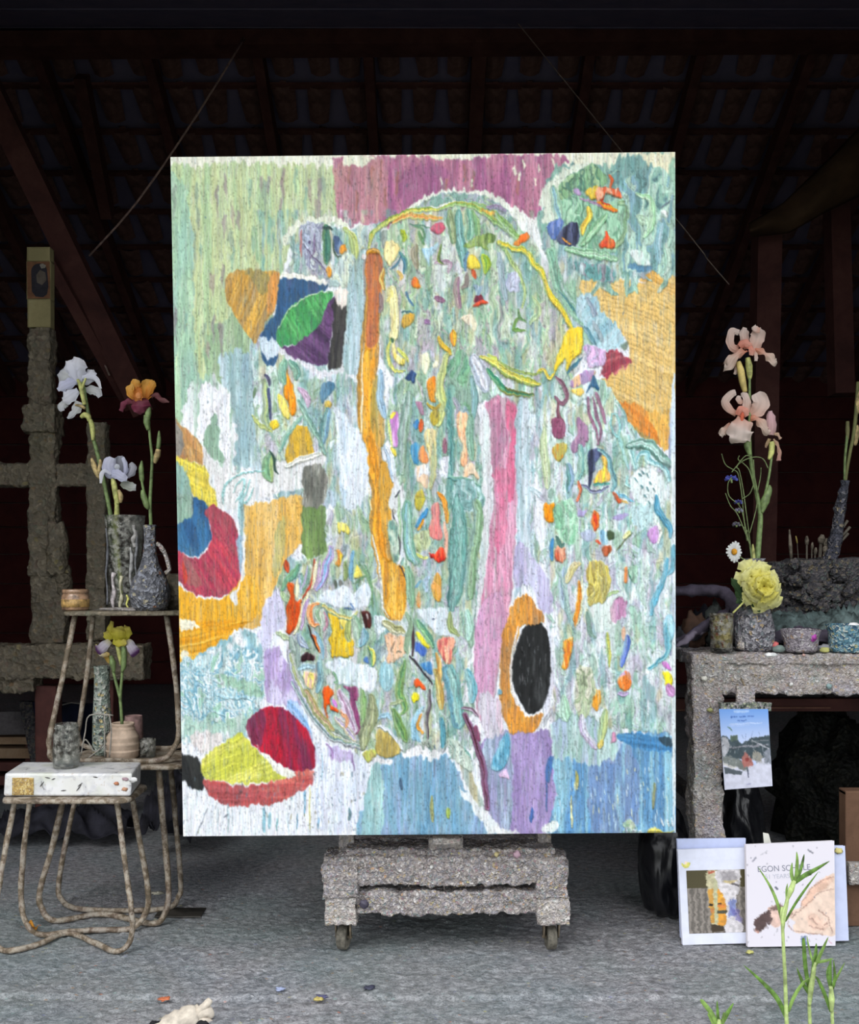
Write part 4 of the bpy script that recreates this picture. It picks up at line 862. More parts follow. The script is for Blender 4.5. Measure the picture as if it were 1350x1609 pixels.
for i in range(60): x = prng.uniform(870,1058); y = prng.uniform(1200,1300); S([x,y,x+1,y+prng.uniform(4,16)], 1.8, [(220,234,240),(200,224,236),(226,226,190),(90,130,170)][prng.randint(4)], h=.4, cur=0, alpha=.8)
B([1016,1305, 1028,1300, 1044,1306, 1060,1306, 1040,1313, 1020,1312], (236,224,110), h=1.5)
for x in (1040,1048,1055): S([x,1285,x+3,1296], 3, (222,232,240))
R([1054,640,1062,640,1062,1300,1056,1190,1055,900], [(224,232,236),(196,210,226)], rag=1)
# middle band, left of the pink column --------------------------------------
tile(520, 500)
S([430,100,440,180], 9, [(246,238,186)], h=1.3); B([430,190, 450,180, 470,250, 520,290, 510,330, 460,310, 435,250], [(248,238,180),(236,216,110)], h=1.5); S([420,150,400,260,440,360,520,370], 6, [(206,214,120),(230,226,130)], h=1); S([470,210,520,260,545,310], 6, (214,220,120))
B([420,150,445,150,440,170,425,175], (70,120,90)); B([525,430, 550,400, 570,370, 600,380, 600,420, 590,460, 560,450], [(50,80,130),(76,110,160)], h=1.1)
B([640,270, 690,250, 700,320, 670,400, 640,370], [(244,244,214)], h=1.2); B([715,330, 750,290, 760,330, 730,360], (244,240,214)); S([760,140,790,200,830,230,840,260], 7, [(244,208,80),(230,190,70)], h=1.4); S([870,90,870,190], 10, [(246,200,70),(236,160,60)], h=1.4)
S([820,260, 800,350, 770,450, 780,560, 800,640, 760,760], 13, [(206,214,140),(186,200,140),(214,222,160)], h=1.1)
B([680,440, 710,405, 740,430, 740,540, 745,600, 720,590, 685,520], [(240,164,56),(230,140,50)], h=1.4); S([690,610,740,650,770,610], 7, [(206,176,70),(180,160,80)], h=1)
B([705,680, 760,650, 775,720, 740,760, 710,740], [(206,186,70),(176,160,70)], h=1)
M([830,330, 880,250, 950,240, 1000,370, 1020,520, 1010,700, 930,600, 850,640, 810,560], [(120,170,140),(110,160,136),(136,184,150),(146,176,160)], s=.5, st=4, bands=3)
R([825,480,870,490,868,700,872,900,870,1130,1060,1180,1060,1340,830,1340,828,1000,820,700], [(110,164,154),(136,180,168),(96,150,146)], rag=3, sx=2.6, sy=50, alpha=.8); S([840,500,835,700,850,900,850,1100,850,1330], 11, [(110,160,156),(90,150,150),(130,176,170)], h=.4, taper=.6, rag=3, alpha=.8); S([870,560,900,640,880,700], 8, [(160,170,180),(180,176,190)]); S([1000,420,1020,560,1010,700], 10, [(130,170,170),(150,190,196)])
B([885,700, 920,660, 970,680, 975,760, 970,900, 965,1030, 930,1040, 915,960, 935,900, 900,830], [(246,214,176),(240,180,140),(248,236,190)], h=1.3); B([940,1100, 960,1030, 1010,1040, 1050,1130, 1000,1110, 940,1130], [(246,226,200),(236,196,160)], h=1.4)
S([820,1120, 950,1140, 1060,1180], 7, [(150,196,180),(110,160,160)], h=1); M([880,1150,1050,1180,1060,1350,860,1350], [(150,190,176),(180,206,210),(130,170,170)], s=.4)
S([990,680,985,850,1000,1000], 13, [(140,180,160),(160,196,176)], h=.7); S([1010,280,1060,400,1100,500], 24, [(200,206,220),(216,218,228),(180,190,206)], h=.6); S([1060,280,1150,320,1260,400,1340,440], 10, [(220,214,110),(244,230,120),(170,190,110)], h=1.2); S([1100,360,1170,440,1230,510], 9, [(70,150,120),(110,170,130)])
B([420,690, 440,660, 475,680, 490,800, 480,900, 430,900, 425,800], [(206,140,210),(220,176,226)], h=1); S([420,700,450,670], 5, (240,224,90)); B([420,920,450,930,465,970,445,980], [(244,220,80)], h=1.3); S([405,720,415,800,430,910], 4, (206,220,140))
S([610,720,600,780], 9, [(70,140,196)], h=1.1); S([645,720,635,800], 8, [(236,110,50)], h=1.3); B([570,900, 610,870, 630,940, 610,1030, 575,1000], [(80,160,206),(110,180,216)], h=1); B([620,940,650,900,690,1000,650,1020,620,990], [(244,160,100)], h=1.1)
B([655,830, 700,780, 745,800, 750,900, 755,1000, 745,1100, 720,1200, 700,1200, 705,1080, 690,960], [(226,214,150),(206,206,160),(236,220,170)], h=1.4); S([725,900,720,1050,715,1180], 6, [(190,200,160)], h=1.5)
B([595,1050, 680,1030, 690,1120, 620,1160, 600,1130], [(232,236,244),(240,214,190)], h=.9); R([790,990,840,980,820,1110,770,1110], (226,228,240), rag=3); B([620,1130,680,1100,690,1200,650,1190], (240,206,176))
B([600,1260, 640,1210, 665,1270, 640,1330, 600,1340], [(206,190,70),(190,160,70)], h=1.1); S([760,1240,800,1300,810,1350], 8, [(244,160,50)], h=1.2); S([560,530,530,700,500,900,500,1100], 16, [(150,180,160),(170,190,186),(140,170,160)], h=.7)
S([350,380,350,560,380,700], 12, [(160,190,214),(180,206,222)], h=.5); S([380,900,420,1000,440,1150], 10, [(220,228,240),(180,200,220)]); B([600,600,640,600,660,680,630,680], (176,130,156)); S([800,850,810,950], 7, (160,110,130))
R([430,1200,520,1180,500,1350,420,1350], [(228,232,236),(200,214,216)], rag=4); S([455,1280,490,1220], 2.5, (70,80,90))
tile(260, 500)
S([860,320, 870,400, 900,540, 905,690], 1, ORG); B([862,330, 880,420, 910,500, 925,600, 915,690, 880,680, 865,600, 835,560, 840,480, 860,420], [(246,150,20),(250,170,40)], h=1.5)
S([850,300,830,380,840,460], 13, [(130,180,160),(160,200,176)]); S([880,300,930,370,930,430], 12, [(120,170,156),(150,190,170)]); B([790,540, 830,560, 880,680, 870,720, 820,660], [(246,236,110),(236,220,120)], h=1.3)
S([700,440, 710,520, 720,620, 700,700, 740,770], 13, [(150,176,140),(190,206,140),(170,186,160)], h=1); S([735,500, 740,600, 750,720], 5, (80,90,130), h=1.1); S([700,400,730,430,740,480], 5, (90,90,120)); B([740,740,790,720,795,780,770,790], [(244,214,60)], h=1.4); S([620,690,680,760,760,800], 6, (190,200,130)); S([635,500,630,560], 5, (110,140,110))
B([1100,470, 1160,450, 1200,470, 1170,540, 1120,600, 1095,560], [(84,130,160),(110,150,176)], h=1); B([1130,610,1160,590,1180,620,1150,650], [(230,200,100)], h=1.2); S([950,500,1000,560,1010,620], 10, (206,180,206)); S([1150,650,1130,760,1100,900], 14, [(130,170,196),(150,186,186),(110,160,160)])
S([940,580,1000,700,1080,840,1130,950], 9, [(130,170,160),(160,196,180)]); S([960,700,860,830,810,940], 8, [(130,180,166),(176,206,190)]); B([900,800, 960,760, 1030,830, 1045,940, 980,1000, 880,1040, 850,960, 870,870], [(216,176,60),(190,160,80),(230,190,70)], h=1.2, rag=2)
S([740,960, 720,1060, 740,1140], 20, [(180,206,140),(130,176,140),(150,190,150)], h=1); S([740,930,775,1000,775,1070,795,1100], 4, (60,90,80)); S([850,1050,950,1000,1100,965], 9, (240,240,232), h=1.1); R([980,1050, 1130,1060, 1130,1300, 980,1330, 970,1200], [(140,140,132),(116,118,112),(158,158,150)], rag=3, sx=2.4, sy=20, var=.2)
for p in ([420,1180, 500,1120, 600,1090, 700,1080],[480,1230, 500,1180, 560,1140, 540,1240, 490,1300],[600,1140,560,1250,540,1350],[620,1200,590,1280,530,1330],[410,1300,420,1200,470,1130]): S(p, 3, (160,206,206), h=.7)
tile(440, 860, 6.75)
S([70,150,80,200,95,250], 8, [(206,90,50)], h=1.2); S([200,190, 140,280, 80,350, 30,450], 11, [(110,166,140),(140,186,150)], h=1); S([30,480,60,560], 9, (190,214,170)); B([80,390, 140,370, 150,480, 170,570, 240,560, 220,680, 190,800, 130,890, 70,910, 80,760, 70,620, 110,520], [(222,92,24),(206,80,24),(236,120,50)], h=1.5)
B([165,340, 200,330, 200,480, 180,560, 160,480], (246,238,196), h=1.2); S([370,130,365,260,320,420,250,550], 4, [(206,80,50)], h=1.2); S([385,170,370,300,350,430], 5, [(244,236,200)], h=1.2); S([310,480,240,680,150,920], 5, [(246,240,200)], h=1.3); S([300,560,260,700,230,860], 6, (196,170,214))
S([430,160,420,300,380,420], 9, [(176,196,160),(200,176,206)]); S([540,0, 530,100, 490,180, 470,300, 400,440], 13, [(176,160,214),(150,190,226),(196,170,216)], h=1); S([220,280,240,480], 11, [(140,180,166),(176,190,210)]); S([300,200,290,340,240,440], 9, [(140,176,160),(196,190,220)])
B([600,20, 640,40, 670,90, 640,180, 610,200, 590,160, 620,100], [(240,206,70),(236,150,50),(236,220,100)], h=1.3); S([690,150,700,260,680,340], 8, [(130,150,100),(160,176,120)]); S([770,50,755,200,750,340], 6, (130,180,210)); B([790,250, 830,180, 880,280, 870,310, 800,330], [(244,228,110)], h=1.3)
S([590,360,600,430], 5, (100,110,100)); S([640,350,650,410], 5, (120,120,116)); S([800,380,860,340,930,290], 4, (120,160,120)); S([900,170,960,350,980,560,940,620], 5, [(130,170,140),(160,196,166)], h=1)
B([410,550, 480,470, 600,450, 690,395, 760,480, 850,420, 930,370, 960,470, 950,600, 820,650, 700,640, 540,620], [(230,236,246),(214,226,240)], h=.9, rag=2, var=.03); S([680,655,800,655], 3, (110,140,176)); S([750,600,790,640], 4, (120,150,190))
S([400,580,520,660,640,720,740,750,830,680], 7, [(196,206,150),(230,206,130),(170,190,150)], h=1.1); S([400,580,330,640,320,740,350,820,400,830], 9, [(240,150,90),(246,190,140)], h=1.2)
S([430,600,380,680,420,790], 11, [(150,180,150),(190,206,190)]); B([520,700, 570,720, 620,760, 650,860, 700,800, 720,780, 690,900, 710,990, 760,960, 800,1080, 760,1150, 640,1160, 530,1150, 540,1050, 520,980, 550,880, 530,780], [(236,196,36),(214,180,50),(244,214,80)], h=1.4, rag=2)
B([620,750,720,780,690,850,650,820], (246,226,110), h=1.3); S([740,780,720,880,740,970], 11, (176,186,120)); S([790,740,830,880,840,1040], 16, [(150,186,160),(176,196,180)]); S([890,880,900,960,860,1040], 14, [(130,176,190),(160,190,206)])
B([870,690, 900,665, 940,690, 970,760, 960,850, 930,840, 910,850, 890,770], [(60,24,26),(90,40,36),(46,18,22)], h=1.4); S([915,700,930,760], 3, (200,190,190)); S([470,700,490,800,460,880], 9, [(200,150,170),(190,200,190)])
S([340,930, 390,1010, 420,1110], 8, [(240,110,40),(246,150,60)], h=1.4); S([300,820,350,980,410,1110], 3, (60,40,40), h=1); S([370,900,440,1020,450,1180], 8, [(140,180,200),(170,196,206)])
B([215,1180, 240,1130, 290,1110, 350,1140, 360,1190, 290,1200, 240,1215], [(52,20,30),(80,40,50),(40,14,22)], h=1.4); S([200,920,230,1000,280,1060], 13, [(170,186,206),(190,200,216),(150,166,190)])
M([1010,720,1110,740,1130,820,1100,900,1020,980,1000,860], [(206,220,232),(190,206,210),(220,230,240)], s=.4); S([1110,800,1200,860,1300,900], 15, [(176,176,130),(200,200,170)]); B([1110,940, 1200,920, 1340,960, 1350,1060, 1300,1150, 1180,1240, 1140,1180, 1150,1080], [(244,206,176),(236,186,150),(220,190,160)], h=1, rag=2)
S([1240,1120,1250,1100,1290,1110], 3, (150,140,120)); S([1210,990,1180,1090], 2.5, (150,130,110)); S([940,1060, 990,1130, 980,1240], 8, [(246,236,130),(150,196,140)], h=1.3); B([880,1170,920,1160,940,1220,910,1220], [(90,130,190)], h=1)
S([-30,900, 60,960, 130,970], 8, [(190,206,170)]); S([120,960,160,1130,170,1350], 13, [(160,180,176),(180,196,190),(140,160,150)], h=.9)
tile(440, 1020, 6.75)
S([130,40, 150,200, 240,400, 340,600, 480,800, 640,940, 850,1010], 17, [(150,170,160),(200,206,200),(176,186,140),(186,190,206)], h=1, taper=.15, stripes=5); S([120,340, 240,560, 400,800, 540,930, 700,990, 850,1015], 6, [(140,170,170),(190,200,206)], h=.9); S([270,440,340,560,420,700,560,840], 13, [(190,180,120),(206,176,150),(170,176,130)], h=.9)
B([250,250, 290,240, 380,250, 375,340, 340,430, 270,380], [(244,206,186),(244,236,140)], h=1.3); S([330,260,350,320], 8, (246,230,120)); S([420,150,430,300,400,440], 10, [(150,190,196),(130,170,186)]); S([200,200,290,180,370,190], 9, [(176,206,220)])
B([450,430, 490,390, 540,400, 580,450, 540,520, 550,600, 620,630, 610,660, 550,650, 520,580, 500,640, 520,740, 500,720, 470,560], [(246,106,24),(240,84,20)], h=1.6); S([570,540,600,600], 6, (226,150,230)); S([650,640,720,700,740,760], 8, [(244,196,186)])
B([480,160, 560,110, 700,90, 780,130, 850,160, 880,150, 1040,220, 1020,360, 980,460, 860,420, 700,370, 600,360, 560,260], [(220,230,242),(232,236,244),(206,222,226)], h=.9, rag=2, var=.03); S([560,240,600,330,570,350], 5, (140,180,150))
B([670,380, 760,400, 820,410, 830,540, 800,580, 860,840, 850,890, 790,900, 830,840, 760,640, 740,460], [(160,84,130),(176,110,150),(140,70,110)], h=1.3); S([640,440,700,600,760,760,800,860], 16, [(206,196,214),(180,150,176),(214,206,222)], h=.8); S([760,450,800,620,850,820], 6, [(150,76,126)], h=1.4)
S([600,720,690,820,800,960], 12, [(206,200,196),(190,180,210),(214,206,180)]); S([640,660,720,740,700,820], 6, [(226,170,130)]); S([870,430,890,600,870,800], 9, [(140,180,120),(160,190,140)]); S([970,500,980,700,900,900,880,1040], 19, [(160,170,130),(180,186,150),(150,160,130)], h=.9)
B([1040,850, 1100,860, 1200,930, 1290,1050, 1240,1110, 1140,1140, 1020,1110, 1010,960], [(190,170,100),(206,186,110)], h=.9); B([880,1090,1000,1070,1020,1150,960,1200,890,1160], [(200,206,110),(186,176,110)], h=1); S([1050,730,1140,700,1180,740], 8, [(170,206,226)]); S([1040,820,1160,860,1240,960,1300,1060], 5, (226,232,240), h=1)
B([1070,150,1120,130,1180,180,1210,330,1170,430,1110,440,1060,330], [(160,204,216),(180,216,226)], h=.9); S([1320,130, 1280,300, 1270,480, 1330,620, 1300,680], 12, [(140,176,110),(110,160,110),(160,190,130)], h=1); S([1180,580,1230,560,1290,540], 7, (176,190,150)); S([1210,640,1260,780,1330,960], 14, [(130,166,100),(110,156,100),(150,180,130)], h=1.1)
# between the ochre stroke and the pink column
tile(520, 780)
S([480,0,490,300,480,450], 4, (176,206,170)); S([440,100, 460,200, 490,330, 490,410], 2.6, (70,70,76), h=.9); S([490,490, 530,580, 560,700], 2.6, (76,70,76), h=.9); S([570,880, 580,1000, 580,1120], 5, (76,56,66), h=1); S([560,1120, 640,1220, 715,1330], 3.4, (66,62,70), h=1)
S([440,90,460,100,450,130], 3, (180,180,170)); S([540,60,540,200,560,380,600,460], 17, [(140,190,170),(170,206,196),(150,196,206),(130,180,160)], h=.9, stripes=5, taper=.2); R([400,200,470,200,480,440,440,440], [(206,222,206),(120,160,150)], rag=3, sx=2, sy=10)
B([600,20,660,10,660,60,620,100], [(206,196,80),(176,170,70)], h=1); S([680,100,640,160,610,200], 8, [(60,146,206),(90,170,220)], h=1.2); S([655,170,620,230], 5, [(240,170,60)], h=1.2); S([770,20,810,80,820,180], 6, [(244,176,60),(230,160,70)], h=1.2)
B([710,70, 750,40, 770,100, 770,190, 790,260, 780,300, 720,300, 690,240, 710,160], [(236,150,146),(222,130,130),(240,176,156)], h=1.2); S([800,180,820,300,815,420], 6, [(244,190,170)], h=1)
B([700,400, 740,410, 770,360, 800,370, 805,420, 780,465, 740,465, 710,430], [(232,60,40),(240,96,60),(206,40,36)], h=1.7, rag=2); S([610,400,650,440,690,430], 5, (214,220,130)); M([590,280,690,240,700,350,620,400], [(160,176,130),(190,200,160)], s=.35)
B([710,640, 730,570, 760,540, 778,600, 780,700, 765,740, 730,720], [(250,160,16),(244,150,30)], h=1.5); B([605,740, 620,670, 635,700, 635,780, 610,780], [(240,166,90)], h=1.3); S([690,560,660,620,680,680], 9, [(170,206,226)]); S([640,600,600,640], 5, (110,170,206)); M([600,480,720,470,800,520,800,780,640,780,590,640], [(180,196,206),(160,190,180),(200,190,210)], s=.3, alpha=.35)
B([600,800, 700,790, 820,790, 830,900, 860,985, 740,970, 700,920, 640,860], [(214,226,236),(226,232,240)], h=.8, var=.03); S([715,870,730,875], 3, (110,120,140)); S([540,500,560,620,570,780], 14, [(140,180,150),(160,196,170)], h=.7)
S([610,880,680,980,720,1060], 11, [(110,166,140),(150,196,150)], h=1); B([600,960,640,980,690,1060,680,1080,620,1020], [(246,232,60)], h=1.4); B([595,1040, 640,1050, 675,1100, 650,1130, 600,1090], [(80,120,206),(110,146,216)], h=1.1); B([640,1190,700,1170,720,1200,710,1260], [(80,146,206),(120,176,216)], h=1)
B([760,1010, 860,1000, 870,1060, 850,1170, 820,1190, 770,1100], [(226,130,120),(240,176,150),(214,110,110)], h=1.1); S([750,1110,770,1200,760,1350], 8, [(226,190,120),(200,150,80)]); S([810,1060,820,1200,790,1350], 4, (246,196,160), h=1.2)
S([880,0, 900,200, 900,400, 880,600, 860,800], 28, [(110,166,160),(140,186,180),(120,170,166),(100,156,150)], h=.3, taper=.7, stripes=6, rag=3, alpha=.85); S([1030,50,1040,200,1000,450,980,700], 17, [(140,176,140),(160,190,160),(150,180,170)], h=.5, taper=.1); S([860,520,840,600,830,780], 3, (80,120,120)); S([960,800,980,900,970,1000], 13, [(176,214,200),(190,222,214)], h=.9)
S([840,830,850,920,900,980], 10, (160,176,120)); S([530,830,560,900,530,1050,540,1100], 9, [(150,176,150)]); S([200,460,280,600,300,780], 4, (130,170,130)); B([40,190, 70,180, 130,220, 130,270, 80,250, 60,260], [(244,230,120)], h=1.3); B([0,360,20,350,20,440,0,440], LIL)
tile(520, 1040)
B([585,130, 620,125, 660,170, 670,200, 630,180, 590,170], [(244,100,40)], h=1.5); B([570,240, 590,210, 625,230, 620,270, 590,290, 572,265], [(244,230,50)], h=1.5); B([560,500, 570,400, 620,340, 660,310, 610,420, 620,500, 640,560, 600,560], [(160,206,230),(176,216,236)], h=1); S([640,370,610,440,650,500], 5, [(240,170,70)], h=1.2)
S([700,200, 690,320, 680,420, 685,540], 7, [(100,90,100),(150,150,150)], h=1.1); M([640,560,680,540,715,570,700,600,660,600], [(120,130,126),(160,170,160)], s=.25, h=1.2); S([830,60,860,160,880,300,900,430], 24, [(130,180,180),(160,200,196),(120,170,186)], h=.6, taper=.1); S([960,60,1000,160,1000,280], 16, [(130,186,200),(160,200,206)], h=.7)
S([740,60,770,200,780,330], 12, [(190,160,90),(206,190,120)]); S([780,400,790,500,785,600], 10, [(100,160,176)]); S([850,640, 930,600, 990,720, 960,750, 880,640, 840,680], 4, (140,190,180), h=1); S([900,570,960,640,1000,740], 5, [(130,180,170)]); M([820,560,900,560,1010,740,960,760,860,680], [(176,200,190),(196,210,200)], s=.3, h=.7)
S([930,330, 1000,345, 1040,385], 6, [(140,110,130),(176,160,180)], h=1.1); S([950,380, 990,470, 1030,580, 1070,720, 1090,880, 1110,1040], 10, [(150,110,146),(120,70,96),(140,100,130)], h=1.2, taper=.2); B([1000,470,1040,460,1060,540,1030,550], [(140,80,110)], h=1); S([960,390,1000,500,1040,620], 2.6, (90,40,60), h=1.3)
R([1050,240,1180,260,1220,420,1200,520,1090,520,1060,400], [(224,220,230),(206,200,216),(214,190,206)], rag=4, sx=2.5); S([1190,200,1200,230], 7, (130,180,206))
R([480,640, 600,590, 740,620, 800,650, 700,690, 540,660], (232,232,236), rag=4); R([310,690,440,680,420,720,330,720], (234,234,238), rag=3)
# right column of drops ----------------------------------------------------
tile(780, 780)
B([335,60, 375,48, 415,55, 415,140, 395,190, 355,180, 335,140], [(252,160,8),(248,150,20)], h=1.6); M([420,60,560,40,570,300,500,330,420,220], [(150,200,170),(176,214,190),(140,190,160)], s=.4); B([680,130, 700,100, 720,130, 720,200, 690,245, 670,200], [(244,130,50),(226,80,50)], h=1.4)
B([590,260, 640,240, 700,260, 690,300, 620,310], [(186,196,220)], h=.8); B([725,240,780,250,790,320,750,330], [(140,190,220),(180,216,232)], h=.9); B([780,240,830,250,835,300,800,310], [(80,100,70),(60,80,66)], h=1.1); B([750,350,800,345,815,380,770,420,750,390], [(180,90,50),(206,110,70)], h=1.4); S([700,310,735,330], 5, (226,100,70)); B([820,140,880,120,940,130,900,160,850,165], [(180,170,216)], h=.8)
B([580,110,650,90,620,130,580,150], (180,170,214)); B([420,380, 450,345, 485,360, 490,430, 460,470, 420,450], [(230,140,110),(206,100,70),(240,180,150)], h=1.5); S([400,300,390,380,400,450], 7, [(80,150,200)], h=1.1); S([430,290,460,350,480,330], 7, [(90,130,120)])
S([500,600,540,500,580,470], 12, [(236,224,180),(214,206,150)], h=1); S([580,600, 590,700, 570,820, 545,930], 8, [(240,150,50),(246,170,60)], h=1.4); S([600,560,610,700,590,850,560,930], 3, (236,236,200), h=1.2); S([470,500,450,620,470,760,520,820], 8, [(160,180,206),(190,210,220)])
M([640,480, 720,450, 780,480, 805,580, 800,680, 760,740, 710,760, 660,760, 640,600], [(206,190,90),(176,160,90),(220,206,110),(190,180,110)], s=.35, st=4, h=1); B([900,510,920,500,925,600,905,600], [(244,150,80)], h=1.3); S([935,510,950,570,975,610], 6, [(60,140,110)], h=1.1); M([930,500,1000,500,1000,600,960,600], [(140,190,170),(170,206,186)], s=.3)
R([670,790, 780,740, 860,690, 920,740, 910,830, 840,900, 720,960, 690,900], [(222,232,230),(206,222,220)], rag=2, var=.04, h=.7); R([810,780, 860,720, 920,740, 915,830, 850,890, 815,880], [(206,160,196),(190,140,176),(220,190,206)], rag=3); S([780,710,860,670], 6, (176,200,150))
B([470,1020, 500,1000, 540,1000, 530,1100, 490,1220, 460,1210, 480,1120], [(244,180,70),(240,226,170),(236,140,60)], h=1.3); S([780,960,790,1080,800,1200], 6, [(206,206,110),(176,196,130)]); S([900,930,900,1020], 8, [(236,196,170)]); S([930,990,910,1100,880,1200], 11, [(90,120,200),(130,150,216),(150,180,220)], h=1)
B([1180,880,1240,830,1260,960,1200,1100,1180,1000], [(130,190,210),(170,210,226)], h=.6); S([1130,0,1140,100,1220,220,1230,280], 11, [(120,180,206),(90,160,190)], h=.9); S([1210,440,1190,560,1130,700,1090,840], 9, [(110,176,200),(140,196,216)], h=.8); S([1250,350,1250,500,1210,560], 8, (130,186,206))
B([1060,260, 1120,200, 1145,240, 1140,310, 1100,330], [(186,140,206),(206,160,216)], h=1.1); S([1130,180,1160,250,1140,330], 4, (244,244,236), h=1.1); S([900,300,940,250], 8, [(230,232,170)]); S([850,380,960,260], 3, (120,130,100)); M([960,80,1080,60,1100,160,1020,230,960,180], [(140,190,206),(190,216,220)], s=.4)
S([1080,1220,1180,1140,1220,1050,1200,900], 8, [(110,180,200),(140,196,206)], h=.8); B([1170,1190,1190,1165,1240,1220,1220,1230], [(216,140,216)], h=1.1); B([1180,1260,1210,1240,1240,1280,1235,1340,1200,1330], [(246,226,70)], h=1.5)
B([865,1300,900,1240,940,1250,940,1330,870,1330], [(236,150,100),(206,170,206)], h=1.2); S([640,820,660,960,700,1000], 8, [(140,170,160)]); S([440,540,480,640,500,780,560,960], 8, [(180,206,200),(150,180,180)])
tile(780, 1040)
B([860,130,900,100,950,140,930,190,890,200], [(246,140,60),(240,176,110)], h=1.5); B([655,200, 700,190, 740,210, 735,300, 710,350, 680,320, 660,260], [(246,170,60),(236,190,110)], h=1.2); M([560,60,660,40,700,200,640,380,570,380], [(190,200,170),(176,190,160),(206,206,190)], s=.4); S([770,340,750,480,730,580], 13, [(196,210,150),(176,200,160)]); S([740,560,735,600], 10, (226,206,110))
B([810,510,835,500,845,560,815,570], [(206,150,180)], h=.8); B([1170,80,1210,70,1240,120,1230,180,1195,160], [(246,230,60)], h=1.5); S([1210,170,1250,240], 12, [(200,150,200)]); S([480,260,490,400], 18, [(176,214,190),(190,220,206)], h=.6); S([870,230,920,220], 9, (186,170,206)); S([600,380,620,500,700,600], 12, [(220,220,236),(190,180,206)], h=.5)
scatter([590,390, 640,345, 745,335, 830,380, 900,500, 900,590, 820,600, 745,570, 690,600, 620,600], 60, G1, seed=23, w=(2,6), L=(12,35), alpha=.7)
scatter([820,650, 960,620, 1050,760, 1050,1150, 880,1160, 830,900], 110, G2 + [(150,190,206),(196,180,210),(150,200,180)], seed=25, w=(2,6), L=(10,30), ang=.5, alpha=.75)
scatter([640,600, 720,580, 755,700, 755,1150, 650,1180, 600,1000, 630,860, 610,640], 70, G2 + [(140,176,160),(110,160,156)], seed=24, w=(2,5), L=(15,50), ang=.12, alpha=.75)
scatter([450,870, 540,790, 600,820, 640,960, 640,1170, 560,1165, 470,1060], 50, G2 + [(150,176,130),(206,206,150)], seed=26, w=(2,5), L=(10,30), ang=.4, alpha=.75)
scatter([1000,700, 1056,740, 1056,1140, 980,1150, 960,900], 60, [(232,238,240),(214,230,230),(150,200,206),(190,220,220)], seed=27, w=(2,6), L=(12,40), ang=.6, alpha=.8)
# fine speckle, weave and crackle over everything --------------------------
tile(0, 0, 1)
wx = 1.9 * (fbm(13, 20, 301, 2) - .5) * 2; wy = 2.6 * (fbm(11, 26, 302, 2) - .5) * 2 + 1.2 * (fbm(3, 12, 304, 1) - .5) * 2
def warp_(A):
    fx = np.clip(XX + wx, 0, PW - 1.01); fy = np.clip(YY + wy, 0, PH - 1.01); xi = fx.astype(int); yi = fy.astype(int); a = fx - xi; b = fy - yi
    if A.ndim == 3: a = a[..., None]; b = b[..., None]
    return (A[yi, xi] * (1 - a) + A[yi, xi + 1] * a) * (1 - b) + (A[yi + 1, xi] * (1 - a) + A[yi + 1, xi + 1] * a) * b
C = warp_(C); Hh = warp_(Hh)
# hair-fine bristle marks and colour flecks
br1 = fbm(1.5, 16, 500, 2) - .5; br2 = fbm(2.6, 34, 501, 2) - .5; br3 = lat(1.4, 5, 502) - .5
C = C * (1 + .17 * br1 + .14 * br2 + .07 * br3)[..., None]; Hh += .16 * br1 + .20 * br2
for i_, cc_ in enumerate(((170, 150, 160), (130, 160, 150), (226, 226, 220), (150, 170, 190))):
    f_ = np.clip((fbm(2.0, 22, 520 + i_, 2) - .66) * 12, 0, 1)[..., None] * .20; C = C * (1 - f_) + col(cc_) * (C.mean(-1, keepdims=True) / .72) * f_
gm_ = C.mean(-1, keepdims=True); C = gm_ + (C - gm_) * 1.03
spk = np.clip((lat(2.0, 2.6, 77) * .6 + lat(1.5, 4.4, 78) * .4 - .66) * 9, 0, 1)
C *= (1 - .16 * spk)[..., None]
crk = np.clip(1 - np.abs(fbm(6, 44, 79, 2) - .5) * 30, 0, 1) * np.clip((lat(30, 50, 80) - .5) * 3, 0, 1)
C *= (1 - .16 * crk)[..., None]; Hh -= .15 * crk
C *= (1 + .08 * (N_streak - .5) + .05 * (N_fine - .5))[..., None]
Hh += .10 * (N_fine - .5) + .16 * (N_streak - .5)
C = np.clip(np.clip(C, 0, 1) ** 1.10 * .975, 0.02, .93)
# ------------------------------------------------------------------ the canvas as built: fine relief of real paint
YB = 2.66; YT = YB * 774.0 / 793.0
cTL, cTR, cBR, cBL = W(268, 247, YT), W(1061, 239, YT), W(1062, 1308, YB), W(288, 1314, YB)
nu_, nv_ = 700, 944
u = np.linspace(0, 1, nu_)[None, :, None]; v = np.linspace(0, 1, nv_)[:, None, None]
A = [np.array(p)[None, None] for p in (cTL, cTR, cBR, cBL)]
P3 = (A[0] * (1 - u) + A[1] * u) * (1 - v) + (A[3] * (1 - u) + A[2] * u) * v
nrm = np.cross(np.array(cBL - cTL), np.array(cTR - cTL)); nrm = nrm / np.linalg.norm(nrm); nrm = nrm if nrm[1] < 0 else -nrm
pxx = CX + P3[..., 0] / P3[..., 1] * F - PX0; pyy = CY - (P3[..., 2] - EYE) / P3[..., 1] * F - PY0
def bil(Aimg):
    fx = np.clip(pxx, 0, PW - 1.01); fy = np.clip(pyy, 0, PH - 1.01); xi = fx.astype(int); yi = fy.astype(int); a = fx - xi; b = fy - yi
    if Aimg.ndim == 3: a = a[..., None]; b = b[..., None]
    return (Aimg[yi, xi] * (1 - a) + Aimg[yi, xi + 1] * a) * (1 - b) + (Aimg[yi + 1, xi] * (1 - a) + Aimg[yi + 1, xi + 1] * a) * b
Cc = np.clip(bil(C), 0, 1); Hc = bil(Hh)
lin_c = np.where(Cc <= .04045, Cc / 12.92, ((Cc + .055) / 1.055) ** 2.4)
